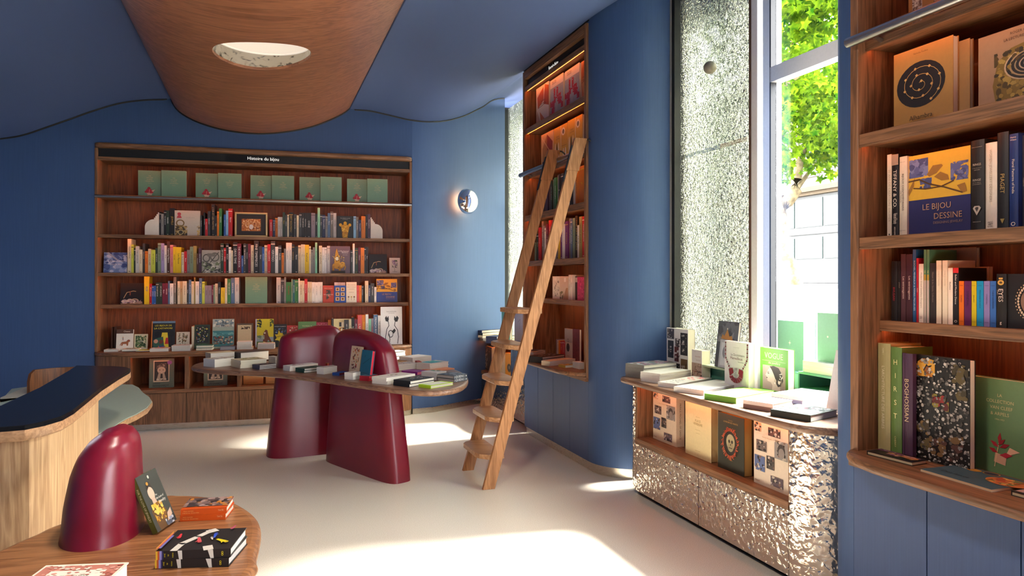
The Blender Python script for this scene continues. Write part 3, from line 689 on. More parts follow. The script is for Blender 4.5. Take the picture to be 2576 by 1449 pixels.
def tree(lab, trunk, Y, blobs, leaves, lsz, seed, radii, branches=()):
    base = wp(*trunk[0], Y); r = empty('plane_tree', Matrix.Translation(base), lab, 'tree', 'plane trees along the street')
    mb = MB(); mb.tube([wp(x, y, Y) - base for x, y in trunk], radii, BARK, 12)
    mb.build('trunk', r, smooth=True)
    for br in branches:
        mb = MB(); mb.tube([wp(x, y, Y + k * .3) - base for k, (x, y) in enumerate(br)], [radii[-1] * .9 * (1 - .25 * i) for i in range(len(br))], BARK, 8); mb.build('branch', r, smooth=True)
    rr = random.Random(seed); mb = MB(); vs = []; fs = []
    for bx, by, bz_, brad, wt in blobs:
        c = wp(bx, by, bz_) - base; n = int(leaves * wt)
        for i in range(n):
            d = Vector((rr.gauss(0, 1), rr.gauss(0, 1), rr.gauss(0, .8))); d = d.normalized() * brad * rr.random() ** .45
            p = c + d; a = Vector((rr.gauss(0, 1), rr.gauss(0, 1), rr.gauss(0, 1))).normalized(); b = a.orthogonal().normalized(); q = Matrix.Rotation(rr.random() * 6, 3, a); b = q @ b; cc = a.cross(b); s = lsz * rr.uniform(.6, 1.3); o = len(vs)
            for j in range(10):
                an = j * math.pi / 5; rad = s * (1 if j % 2 == 0 else .5) * (.75 if j == 5 else 1); vs.append(p + b * rad * math.cos(an) + cc * rad * math.sin(an))
            fs.append(tuple(range(o, o + 10)))
    mb.add(vs, fs, LEAF); f_ = mb.build('foliage', r); f_['kind'] = 'stuff'; return r
tree('leaning plane tree with pale bark seen through the clear pane', [(1996, 716), (1985, 690), (1972, 640), (1966, 590), (1966, 545), (1980, 510), (2000, 478), (2004, 450), (2010, 415), (2022, 375)], 31.5,
     [(2060, 300, 30, 2.6, .28), (2100, 200, 28, 2.8, .3), (2000, 260, 31, 2.2, .2), (2090, 370, 31, 1.3, .14), (1975, 420, 33, .9, .04), (1985, 150, 29, 2.2, .12)], 3000, .2, 3, [.62, .42, .36, .3, .27, .27, .3, .22, .18, .13],
     [[(1970, 540), (1940, 500), (1900, 470)], [(2002, 478), (2030, 440), (2060, 400), (2100, 330)], [(2020, 380), (2060, 340), (2090, 260)]])
tree('nearer plane tree whose leafy crown fills the top pane', [(1860, 715), (1862, 600), (1870, 450), (1885, 300), (1900, 180)], 27,
     [(2030, 40, 22, 2.4, .45), (2110, -60, 21, 2.4, .3), (1900, -40, 23, 2.6, .3), (1780, 300, 24, 2.8, .35)], 2400, .19, 5, [.5, .36, .3, .26, .2],
     [[(1900, 180), (1950, 120), (2040, 90)], [(1890, 260), (1990, 200), (2100, 130)]])
# ------------------------------------------------------------------ wide bookcase on the back wall
Zs = {'rail': 2.347, 's2': 1.957, 's3': 1.571, 's4': 1.248}
CNT = .78; BUL = .18
def bulge(a, W_, ra=.5, D=BUL):
    e = min(a, W_ - a)
    if e <= 0: return 0
    if e >= ra: return -D
    return -D * math.sqrt(max(0, 1 - ((ra - e) / ra) ** 2))
def outline(W_, ra, D, back, ins=0, n=40, a0=0, a1=None):
    a1 = W_ if a1 is None else a1; pts = []
    for i in range(n + 1):
        k = i / n; k = .5 - .5 * math.cos(math.pi * k) if (a0 <= 0 and a1 >= W_) else k
        a = a0 + (a1 - a0) * k; pts.append((a, bulge(a, W_, ra, D) + ins))
    return pts + [(a1, back), (a0, back)]
def lshelf(x0, x1, y0, y1, z, th):
    return MB().box(x0, x1, y0, y1, z - th + .009, z, WH).box(x0, x1, y0, y0 + .016, z - th, z - th + .009, WH)
def led(parent, x0, x1, y, z, name='light_strip'):
    o = MB().box(x0, x1, y, y + .007, z + .0045, z + .009, LED).build(name, parent); o['label'] = 'glowing warm strip'; return o
wb = empty('bookcase', LB.M(), 'wide oak bookcase across the blue back wall with a black sign band', 'bookcase')
TW = .026
for a in (0, WL_ - TW): MB().box(a, a + TW, -.004, .36, CNT, ZTOP - .05, WV).build('side_panel', wb, bevel=.003)
MB().box(0, WL_, .36, .38, .3, ZTOP, WBK).build('back_panel', wb)
mb = MB(); mb.slab(outline(WL_, .12, .055, .37, n=48), [(.014, ZTOP - .048), (.004, ZTOP - .044), (0, ZTOP - .034), (0, ZTOP - .014), (.004, ZTOP - .004), (.014, ZTOP)], WH); mb.build('top_panel', wb, smooth=True)
sp_ = MB().box(TW, WL_ - TW, .03, .05, ZTOP - .135, ZTOP - .048, BLACK).build('sign_panel', wb)
mb = MB()
xc = LB.hit(662)[0]; ax = LB.hit(569)[0]; bx_ = LB.hit(741)[0]
mb.box(ax, bx_, .024, .03, ZTOP - .134, ZTOP - .05, col('030304', .3))
put_text(mb, 'Histoire du bijou', Vector((xc, .024, ZTOP - .09)), Vector((1, 0, 0)), Vector((0, 0, 1)), Vector((0, -1, 0)), .034, .33, emit('sign_white', 'e8e4dc', .5), 0, .0012)
o = mb.build('sign', sp_); o['label'] = 'white lettering on a glossy black plate'
zs1 = ZTOP - .135
lshelf(TW, WL_ - TW, -.002, .36, zs1, .036).build('shelf', wb, bevel=.002); led(wb, TW + .01, WL_ - TW - .01, .016, zs1 - .036)
for k, th in (('rail', .03), ('s2', .034), ('s3', .034)):
    lshelf(TW, WL_ - TW, .008, .36, Zs[k], th).build('shelf', wb, bevel=.002); led(wb, TW + .01, WL_ - TW - .01, .026, Zs[k] - th)
lshelf(TW, WL_ - TW, .11, .36, Zs['s4'], .04).build('shelf', wb, bevel=.002); led(wb, TW + .01, WL_ - TW - .01, .128, Zs['s4'] - .04)
MB().tube([(TW * .2, -.012, Zs['rail'] - .012), (WL_ - TW * .2, -.012, Zs['rail'] - .012)], .016, STEEL, 14).build('ladder_rail', wb, smooth=True)
mb = MB(); mb.slab(outline(WL_, .42, BUL + .015, .36, n=64), [(.016, CNT - .036), (.004, CNT - .03), (0, CNT - .02), (.001, CNT - .01), (.008, CNT)], WH); mb.build('counter', wb, smooth=True)
al, ar = LB.hit(327, -BUL)[0], LB.hit(995, -BUL)[0]
for a0, a1 in ((0, al), (ar, WL_)):
    MB().prism(outline(WL_, .42, BUL, .36, ins=.012, a0=a0, a1=a1, n=24), .06, CNT - .036, WV).build('curved_end_panel', wb, smooth=True)
MB().box(al, ar, -BUL + .006, .36, .368, .404, WH).build('shelf', wb, bevel=.003)
dv = [LB.hit(x, -BUL)[0] for x in (469, 601, 733, 864)]
for a in dv: MB().box(a - .02, a + .02, -BUL + .014, .36, .404, CNT - .036, WV).build('divider', wb, bevel=.002)
MB().box(al, ar, -BUL + .012, -BUL + .026, CNT - .052, CNT - .037, WH).build('niche_rail', wb); led(wb, al + .01, ar - .01, -BUL + .03, CNT - .046)
ed = [al] + dv + [ar]
for a0, a1 in zip(ed, ed[1:]): MB().box(a0 + .002, a1 - .002, -BUL + .012, -BUL + .035, .064, .364, WV).build('cabinet_door', wb)
MB().box(al, ar, -BUL + .036, .36, .064, .364, BLACK).build('cabinet_body', wb)
MB().prism(outline(WL_, .42, BUL - .02, .36, ins=.02, n=48), 0, .06, PLINTH).build('plinth', wb, smooth=True)
# ------------------------------------------------------------------ the two tall bookcases between the windows
def tallcase(fr, lab, sign):
    r = empty('bookcase', fr.M(0, 0, 0), lab, 'bookcase', 'tall bookcases between the windows'); p = .042; B, T_ = .73, 3.52; D = .37
    for a in (0, CW - p): MB().box(a, a + p, -.02, D, B, T_, WV).build('side_panel', r, bevel=.004)
    MB().box(p, CW - p, -.02, D, T_ - .075, T_, WH).build('top_panel', r, bevel=.004)
    MB().box(p, CW - p, D - .015, D, B, T_ - .08, WBK).build('back_panel', r)
    sg = MB().box(p, CW - p, .02, .035, 3.37, T_ - .075, BLACK).build('sign_panel', r)
    if sign:
        mb = MB(); put_text(mb, sign, Vector((CW * .47, .02, 3.405)), Vector((1, 0, 0)), Vector((0, 0, 1)), Vector((0, -1, 0)), .036, .34, emit('sign_white2', 'f2eee6', .6), 0, .001, 1, .2)
        o = mb.build('sign_lettering', sg)
    for z, d0, th in ((3.37, -.012, .042), (2.96, -.012, .05), (2.52, .02, .04), (2.12, -.012, .055), (1.68, -.012, .05), (1.325, .10, .045)):
        lshelf(p, CW - p, d0, D - .015, z, th).build('shelf', r, bevel=.002); led(r, p + .01, CW - p - .01, d0 + .018, z - th)
    mb = MB(); mb.tube([(p * .4, -.05, 2.515), (CW - p * .4, -.05, 2.515)], .021, STEEL, 16); mb.build('ladder_rail', r, smooth=True)
    for a in (.13, CW - .13): MB().tube([(a, -.05, 2.515), (a, .02, 2.5)], .009, STEEL, 10).build('rail_bracket', r)
    mb = MB(); mb.slab(outline(CW, .35, .17, D - .02, n=48), [(.02, .735), (.005, .74), (0, .75), (.001, .762), (.008, .77)], WH)
    mb.build('counter', r, smooth=True)
    mb = MB(); mb.box(0, CW, -.03, .02, .70, .735, WH); mb.build('bottom_rail', r, bevel=.003)
    return r
tallcase(MBF, 'tall narrow oak bookcase with a ladder leaning on its rail', 'Savoir-faire')
tallcase(RBF, 'tall oak bookcase cropped by the right edge of the photo', '')
# ------------------------------------------------------------------ window display cabinets
def display(s0, s1, lab, niche0, niche1, doors, tf, rn, bo=0.0, re=.22, back=.76):
    """frame: a runs from the far end s1 towards the camera"""
    fr = wallframe(s1); L_ = s1 - s0; r = empty('display_cabinet', fr.M(0, 0, 0), lab, 'cabinet', 'hammered metal window cabinets')
    def outl(ins, n=40, a0=0, a1=L_):
        pts = []
        for i in range(n + 1):
            k = i / n; k = .5 - .5 * math.cos(math.pi * k) 
            a = a0 + (a1 - a0) * k; y = tf; wo = (.07 if bo else 0) if ins < 0 else bo; a = max(a, wo); e0, e1 = a - wo, L_ - a
            if e0 < re: y += re * .8 * (1 - math.sqrt(max(0, 1 - (min(re, re - e0) / re) ** 2)))
            if e1 < rn: y += rn * .8 * (1 - math.sqrt(max(0, 1 - ((rn - e1) / rn) ** 2)))
            pts.append((a, y + ins))
        return pts + [(a1, back), (pts[0][0], back)]
    mb = MB(); mb.slab(outl(-.04, a0=.07 if bo else 0), [(.016, .762), (.004, .768), (0, .78), (.002, .792), (.01, .80)], WT); mb.build('worktop', r, smooth=True)
    MB().prism(outl(.0, a0=bo, a1=niche0, n=24), .035, .76, HAM).build('hammered_end_panel', r, smooth=True)
    MB().prism(outl(.0, a0=niche1, a1=L_, n=30), .035, .76, HAM).build('hammered_end_panel', r, smooth=True)
    MB().box(niche0 + .001, niche0 + .022, tf + .004, tf + .34, .402, .76, WV).build('niche_side', r)
    MB().box(niche1 - .012, niche1 - .001, tf + .006, tf + .34, .402, .76, WV).build('niche_side', r)
    MB().box(niche0, niche1, tf + .34, tf + .36, .36, .76, WV).build('niche_back', r)
    MB().box(niche0 + .001, niche1 - .001, tf - .005, tf + .34, .36, .402, WH).build('niche_shelf', r, bevel=.003)
    led(r, niche0 + .03, niche1 - .02, tf + .03, .75)
    ds = [niche0] + doors + [niche1]
    for a, b in zip(ds, ds[1:]): MB().box(a + .003, b - .003, tf + .0, tf + .02, .035, .357, HAM).build('hammered_door', r)
    MB().box(niche0, niche1, tf + .021, tf + .36, .035, .357, BLACK).build('cabinet_body', r)
    MB().prism(outl(.045, a0=bo), 0, .034, DKMETAL).build('plinth', r, smooth=True)
    return fr
DC = display(2.66, 4.72, 'hammered metal display cabinet with oak worktop under the near window', .284, 1.83, [1.05], .04, .24, .175, .10, 1.18)
a0 = None
DF = display(6.60, 8.66, 'smaller-looking far display cabinet behind the ladder under the hammered glass window', .02, 1.40, [.9], .10, .25)
# ------------------------------------------------------------------ tables with burgundy fins
def fin(parent, A, B, levels, name='pedestal_fin', th=None, off=Vector((0, 0, 0)), n=72, pw=2.4, py=2.1):
    """loft of superellipse sections; levels = (z, a, b, thickness) with a,b = extent along A->B (0..1)"""
    d = (B - A); Ln = d.length; d.normalize(); pn = Vector((-d.y, d.x, 0)); mb = MB(); vs = []
    # interpolate levels
    Ls = []
    for i in range(len(levels) - 1):
        for k in range(5):
            u = k / 5; p0, p1, p2, p3 = levels[max(i - 1, 0)], levels[i], levels[i + 1], levels[min(i + 2, len(levels) - 1)]
            Ls.append(tuple((p1[0] + (p2[0] - p1[0]) * u) if j == 0 else .5 * (2 * p1[j] + (p2[j] - p0[j]) * u + (2 * p0[j] - 5 * p1[j] + 4 * p2[j] - p3[j]) * u * u + (3 * p1[j] - p0[j] - 3 * p2[j] + p3[j]) * u ** 3) for j in range(len(p1))))
    Ls.append(levels[-1])
    for lv in Ls:
        z, a, b, T = lv[:4]; c = A + d * Ln * (a + b) / 2 + (pn * lv[4] if len(lv) > 4 else Vector((0, 0, 0))); hl = Ln * (b - a) / 2
        for k in range(n):
            an = k * 2 * math.pi / n; ca, sa = math.cos(an), math.sin(an)
            x = math.copysign(abs(ca) ** (2 / pw), ca); y = math.copysign(abs(sa) ** (2 / py), sa)
            v = c + d * hl * x + pn * T / 2 * y - off; vs.append((v.x, v.y, z - off.z))
    m = len(Ls)
    fs = [(i * n + k, i * n + (k + 1) % n, (i + 1) * n + (k + 1) % n, (i + 1) * n + k) for i in range(m - 1) for k in range(n)]
    fs += [tuple(range(n - 1, -1, -1)), tuple(range((m - 1) * n, m * n))]
    mb.add(vs, fs, BURG); o = mb.build(name, parent, smooth=True)
    return o
def closed(P, n=8):
    m = len(P); out = []
    for i in range(m):
        p0, p1, p2, p3 = P[i - 1], P[i], P[(i + 1) % m], P[(i + 2) % m]
        for k in range(n):
            u = k / n
            out.append(tuple(.5 * (2 * p1[j] + (p2[j] - p0[j]) * u + (2 * p0[j] - 5 * p1[j] + 4 * p2[j] - p3[j]) * u * u + (3 * p1[j] - p0[j] - 3 * p2[j] + p3[j]) * u ** 3) for j in (0, 1)))
    return out
def table(pts, lab, z, mat, org, rot):
    r = empty('display_table', Matrix.Translation(org) @ Matrix.Rotation(rot, 4, 'Z'), lab, 'table'); Mi = (Matrix.Translation(org) @ Matrix.Rotation(rot, 4, 'Z')).inverted()
    P = [tuple((Mi @ Vector((x, y, 0))).xy) for x, y in closed(pts)]
    mb = MB(); mb.slab(P, [(.03, z - .042), (.012, z - .038), (.003, z - .03), (0, z - .02), (.003, z - .01), (.012, z - .003), (.025, z)], mat); mb.build('tabletop', r, smooth=True)
    return r, Mi
def gp(x, y, z=.75): p = G(x, y, z); return (p.x, p.y)
CT = [gp(481, 920), gp(500, 927), gp(570, 932), (gp(640, 935)), gp(718, 941), gp(797, 950), gp(898, 964), gp(975, 975), gp(1053, 983), gp(1115, 982), gp(1160, 973), gp(1178, 957), gp(1168, 938), gp(1120, 921), gp(1050, 911), gp(960, 908), gp(850, 908), gp(740, 907), gp(640, 907), gp(560, 908), gp(505, 911)]
ct, Mi = table(CT, 'long pebble-shaped oak display table on two burgundy fins, centre of the shop', .75, WT, Vector((-1.4, 5.8, 0)), -.42)
A1 = Vector((-1.51, 6.03, 0)); B1 = Vector((-.80, 5.29, 0)); A2 = Vector((-2.085, 6.08, 0)); B2 = Vector((-1.44, 6.42, 0))
L1 = [(0, 0, 1.0, .22), (.4, .04, .94, .21), (.7, .075, .89, .20), (.82, .09, .865, .195), (.9, .095, .84, .19), (.967, .10, .81, .18), (1.03, .125, .72, .175), (1.07, .17, .6, .145), (1.095, .23, .47, .10), (1.106, .29, .38, .04)]
L2 = [(0, 0, 1.0, .32), (.4, .06, .96, .29), (.84, .12, .93, .25), (.95, .14, .91, .23), (1.01, .17, .89, .21), (1.045, .26, .86, .18), (1.075, .4, .82, .14), (1.098, .55, .75, .06)]
f1 = fin(ct, Mi @ A1 + Vector((0, 0, 0)), Mi @ B1, L1, pw=7, py=3.4); f2 = fin(ct, Mi @ A2, Mi @ B2, L2, pw=3.6, py=2.6)
FT_ = [gp(657, 1335), gp(648, 1300), gp(612, 1270), gp(570, 1254), gp(520, 1246), gp(460, 1243), gp(395, 1248), gp(160, 1311), gp(80, 1344), gp(0, 1379), (-1.46, 1.6), (-1.40, 1.2), (-1.15, .95), (-.85, 1.0), (-.70, 1.3), gp(628, 1449), gp(646, 1395)]
ft, Mi2 = table(FT_, 'oak display table with a burgundy fin in the foreground at lower left', .75, WTF, Vector((-1.05, 1.9, 0)), .25)
L3 = [(0, -.3, 1.2, .34, 0), (.5, -.15, 1.05, .27, 0), (.75, 0, .9, .215, 0), (.85, .03, .88, .20, -.004), (.93, .06, .86, .182, -.01), (.98, .10, .83, .162, -.018), (1.02, .17, .79, .128, -.028), (1.045, .26, .72, .08, -.036), (1.055, .33, .64, .035, -.040)]
fin(ft, Mi2 @ Vector((-1.165, 1.975, 0)), Mi2 @ Vector((-1.285, 2.33, 0)), L3, pw=2.3)
# ------------------------------------------------------------------ reception counter
rc = empty('reception_counter', Matrix.Translation((-1.9, 3.0, 0)), 'oak reception counter with a glossy dark top and a lower sage desk', 'counter'); ro = Vector((-1.9, 3.0, 0))
def loc2(pts): return [(x - ro.x, y - ro.y) for x, y in pts]
top = [gp(x, y, 1.02) for x, y in ((0, 1075), (62, 1070), (112, 1060), (157, 1047), (186, 1031), (215, 1008), (256, 975), (298, 948), (326, 932), (329, 927), (318, 923), (290, 921), (248, 920), (192, 919), (175, 930), (99, 974), (0, 1020))]
top = top + [(-2.3, 2.5), (-2.5, 2.3), (-2.3, 2.22), (-1.95, 2.26)]
mb = MB(); mb.slab(loc2(top), [(.02, .965), (.006, .968), (0, .975), (0, 1.004)], WLX); mb.build('counter_edge', rc, smooth=True)
m, nt, N, L, b = newmat('dark_gloss_top'); b.inputs['Base Color'].default_value = lin('131417'); b.inputs['Roughness'].default_value = .2; b.inputs['Specular IOR Level'].default_value = .1
n_ = N.new('ShaderNodeTexNoise'); n_.inputs['Scale'].default_value = 500; bp = N.new('ShaderNodeBump'); bp.inputs['Strength'].default_value = .03; L.new(n_.outputs['Fac'], bp.inputs['Height']); L.new(bp.outputs[0], b.inputs['Normal'])
mb = MB(); mb.slab(loc2(top), [(.001, 1.0045), (.001, 1.018), (.005, 1.02)], m); mb.build('glass_top', rc)
def panel(pts, z0, z1, th, mat):
    mb = MB(); vwall(mb, pts, z0, z1, mat, th); return mb
fp = [(-2.25, 2.33), (-1.95, 2.34), (-1.74, 2.40), (-1.66, 2.46), (-1.645, 2.56), (-1.68, 2.7), (-1.76, 2.9), (-1.86, 3.15), (-2.0, 3.46)]
mb = panel(loc2(fp), 0, .965, .04, WL); mb.build('front_panel', rc, smooth=True)
dk = [gp(x, y, .74) for x, y in ((240, 1094), (262, 1086), (285, 1075), (300, 1064), (320, 1052), (345, 1041), (372, 1025), (384, 1009), (376, 997), (360, 986), (350, 974), (335, 967), (302, 966))] + [(-3.35, 5.35), (-3.5, 5.0), (-3.0, 4.1), (-2.6, 3.4), (-2.2, 3.35), (-2.09, 3.44)]
mb = MB(); mb.slab(loc2(dk), [(.014, .70), (.003, .704), (0, .712), (0, .735)], WLX); mb.build('desk_edge', rc, smooth=True)
mb = MB(); mb.slab(loc2(dk), [(.004, .7352), (.004, .7385), (.007, .7395)], col('a7b6a6', .45)); mb.build('desk_top', rc)
MB().tube([Vector(G(286, 1085, .7)) - ro, Vector(G(286, 1085, .7)) - ro + Vector((0, .0, -.68))], .018, STEEL, 14).build('leg', rc, smooth=True)
MB().box(-.75, -.70, .6, 1.6, 0, .70, WL).build('desk_support', rc)
mb = MB(); rear = [(-3.9, 4.35), (-3.25, 4.55), (-2.98, 4.95), (-3.1, 5.3), (-4.0, 5.0)]
mb.slab(loc2([gp(0, 1012, .74), gp(0, 1000, .74), gp(60, 975, .74), gp(95, 968, .74), gp(100, 972, .74), gp(60, 1000, .74), (-3.3, 4.3), (-4.2, 4.0), (-4.2, 4.6)]), [(.01, .70), (0, .71), (0, .735), (.003, .74)], col('cfc6ae', .5)); mb.build('rear_desk', rc)
# desk chair: curved oak shell behind the counter
chc = G(142, 975, .74); chc = Vector((-3.0, 4.75, 0))
ch = empty('desk_chair', Matrix.Translation(chc), 'dark oak chair shell showing behind the reception counter', 'chair')
mb = MB(); vs = []; ns = 20
for z in (.45, .82, .87, .895):
    kk = {.45: 1, .82: 1.0, .87: .96, .895: .86}[z]
    for rr_ in (.235, .215):
        vs += [(rr_ * math.sin(a), rr_ * math.cos(a), z) for a in [(-85 * kk + 170 * kk * i / ns) * math.pi / 180 for i in range(ns + 1)]]
q = ns + 1; fs = []
for j in range(3):
    for i in range(ns): fs += [((2 * j) * q + i, (2 * j) * q + i + 1, (2 * j + 2) * q + i + 1, (2 * j + 2) * q + i), ((2 * j + 1) * q + i, (2 * j + 3) * q + i, (2 * j + 3) * q + i + 1, (2 * j + 1) * q + i + 1)]
    fs += [((2 * j) * q, (2 * j + 2) * q, (2 * j + 3) * q, (2 * j + 1) * q), ((2 * j) * q + ns, (2 * j + 1) * q + ns, (2 * j + 3) * q + ns, (2 * j + 2) * q + ns)]
fs += [(6 * q + i, 6 * q + i + 1, 7 * q + i + 1, 7 * q + i) for i in range(ns)]
mb.add(vs, fs, WBK); mb.build('backrest', ch, smooth=True)
MB().lathe([(.001, .42), (.2, .42), (.22, .44), (.2, .46), (.001, .46)], WBK, 24).build('seat', ch, smooth=True)
for i in range(4):
    a = math.pi / 4 + i * math.pi / 2; MB().tube([(.15 * math.cos(a), .15 * math.sin(a), .42), (.2 * math.cos(a), .2 * math.sin(a), 0)], [.014, .01], WBK, 8).build('leg', ch)
# ------------------------------------------------------------------ ladder
nb, nt_ = W(4.90, 1.53), W(5.075, 2.335, 2.60); fb = W(5.44, 1.53)
ld = empty('library_ladder', Matrix.Translation(nb), 'slim oak library ladder leaning on the tall bookcase rail', 'ladder')
side = (fb - nb); slope = nt_ - nb; sdv = side.normalized(); slv = slope.normalized(); fwd = sdv.cross(slv).normalized()
if fwd.dot(N3) > 0: fwd = -fwd            # towards the room
def beam(p0, p1, w_, t_, mat, cut=True):
    """w_ along fwd, t_ along sdv, ends cut level"""
    mb = MB(); hf = Vector((fwd.x, fwd.y, 0)).normalized(); ww = w_ / abs(hf.dot(fwd)); vs = []
    for p in (p0, p1):
        for a, b_ in ((-.5, -.5), (.5, -.5), (.5, .5), (-.5, .5)): vs.append(p + hf * ww * a + sdv * t_ * b_)
    mb.add(vs, [(3, 2, 1, 0), (4, 5, 6, 7)] + [(i, (i + 1) % 4, (i + 1) % 4 + 4, i + 4) for i in range(4)], mat); return mb
for off in (Vector((0, 0, 0)), side):
    q0 = off; q1 = off + slope * .90; q2 = off + slope
    beam(q0, q1, .085, .03, WLAD).build('stile', ld, bevel=.002)
    mb = beam(q1 * 1.0, q2, .10, .034, WLAD); k = mb.build('stile_top', ld, bevel=.003)
    mb = MB(); c_ = q2 + Vector((0, 0, -.03)) - fwd * .0
    pts = [c_ - fwd * (.03 + .045) + Vector((0, 0, .045)) * math.sin(a) + fwd * .045 * math.cos(a) for a in [math.radians(x) for x in range(-20, 200, 20)]]
    mb.tube(pts, .007, DKMETAL, 8); mb.build('hook', ld, smooth=True)
    mb = beam(off + slope * .86 + fwd * .05, off + slope * .97 + fwd * .055, .006, .026, DKMETAL); mb.build('bracket_plate', ld)
for zz in (.235, .495, .755, 1.015, 1.28):
    k = zz / slope.z; p = slope * k; Ln = side.length - .032; mb = MB()
    pts = [(.016, -.05)]; D_ = .15
    pts = [(.016, .06), (.016, -.06), (.07, -.115), (.13, -.13), (Ln - .06, -.13), (Ln - .01, -.10), (Ln + .016, -.06), (Ln + .016, .06)]
    hf = Vector((fwd.x, fwd.y, 0)).normalized()
    V2 = [p + sdv * x - hf * y for x, y in pts]; n = len(V2)
    vs = [(v.x, v.y, zz - .035) for v in V2] + [(v.x, v.y, zz) for v in V2]
    mb.add(vs, [tuple(range(n - 1, -1, -1)), tuple(range(n, 2 * n))] + [(i, (i + 1) % n, (i + 1) % n + n, i + n) for i in range(n)], WLADX); mb.build('step', ld, bevel=.004)
# ------------------------------------------------------------------ wall lamp
p = wall_hit(1160); p2 = wall_hit(1180); dv_ = (p2 - p).normalized(); nn = Vector((dv_.y, -dv_.x, 0)); pz = EYE + (HY - 508) * p.y / FX
wl = empty('wall_lamp', xf((p.x, p.y, pz), dv_, (0, 0, 1), nn), 'round polished chrome wall lamp glowing onto the blue wall', 'lamp')
MB().lathe([(.001, 0), (.05, 0), (.05, .012), (.02, .02), (.02, .09), (.001, .09)], STEEL, 24).build('wall_mount', wl, smooth=True)
rr_ = .15; MB().lathe([(.001, .085), (rr_ * .9, .085), (rr_, .095)] + [(rr_ * math.cos(a), .10 + rr_ * .75 * math.sin(a)) for a in [i * math.pi / 2 / 14 for i in range(14)]] + [(.001, .10 + rr_ * .75)], CHROME, 48).build('mirror_dome', wl, smooth=True)
mb = MB().lathe([(.03, .072), (.11, .072), (.11, .082), (.03, .082)], emit('lamp_glow', 'ffb070', 14), 32); o = mb.build('glowing_disc', wl)
# ================================================================== books of the wide bookcase
WHR = 'on the %s shelf row of the wide bookcase'
G1 = 'spines on the upper book shelf of the wide bookcase'; G2 = 'spines on the middle book shelf of the wide bookcase'; G3 = 'spines on the lower book shelf of the wide bookcase'
q1 = (220, 350, 4.14); q2 = (620, 350, 4.141); q3 = (220, 670, 3.369); q4 = (620, 670, 3.37)
def Q(q, x, y): return q[0] + x / q[2], q[1] + y / q[2]
def fq(fr, q, x0, x1, yt, yb, *a, **k):
    X0, Y0 = Q(q, x0, yt); X1, Y1 = Q(q, x1, yb); return face(fr, X0, X1, Y0, Y1, *a, **k)
FLW = [('e', .47, .27, .13, .055, 'b4162c'), ('e', .38, .21, .10, .045, '9c1226'), ('e', .56, .20, .10, .045, 'b4162c'), ('e', .47, .33, .07, .06, 'a01428'), ('p', [(.36, .17), (.62, .15), (.58, .08), (.42, .09)], 'd8b89a'), ('l', [(.40, .04), (.47, .16), (.5, .3)], .003, 'd8b89a'), ('p', [(.58, .26), (.74, .30), (.64, .20)], 'd8b89a')]
def vca(fr_lang, flower, big=False):
    T1 = ('LA', 'COLLECTION', 'VAN CLEEF', '& ARPELS') if fr_lang else ('THE', 'VAN CLEEF', '& ARPELS', 'COLLECTION')
    yy = .80 if flower else .72; g = 'c9b58a'
    ops = [('t', w_, .5 if not flower else .5, yy - i * .065, .034, g, 0, .78) for i, w_ in enumerate(T1)] + [('t', '1906-1953', .5, yy - .27, .02, g, 0, .5)]
    return ops + (FLW if flower else [('t', 'Vol. I', .5, .06, .012, g, 0, .2)])
pairs = [((528, 768, 332), (768, 1028, 328), 0), ((1127, 1358, 347), (1358, 1602, 344), 1)]
prs2 = [((42, 262, 358), (262, 496, 356), 0), ((552, 768, 368), (768, 992, 362), 1), ((1048, 1256, 380), (1256, 1470, 376), 0)]
i = 0
for q, pr, base in ((q1, pairs, (606, 614)), (q2, prs2, (618, 632))):
    for (a0_, a1_, t0_), (b0_, b1_, c0_), lang in pr:
        i += 1; w_ = ['leftmost', 'second', 'middle', 'fourth', 'rightmost'][i - 1]; bb = base[0] + (base[1] - base[0]) * (i % 3) / 2
        fq(LB, q, a0_, a1_, t0_, bb + 2, Zs['rail'], .10, .028, 'vca', 'green clothbound book with a red flower, in the %s pair on the top shelf' % w_, 'green clothbound books on the top shelf', front=vca(lang, True), spine='5f8468')
        fq(LB, q, b0_ + 2, b1_, c0_, bb + 2, Zs['rail'], .07, .03, 'vca', 'plain green clothbound book, right one of the %s pair on the top shelf' % w_, 'green clothbound books on the top shelf', front=vca(lang, False), spine='86a98c')
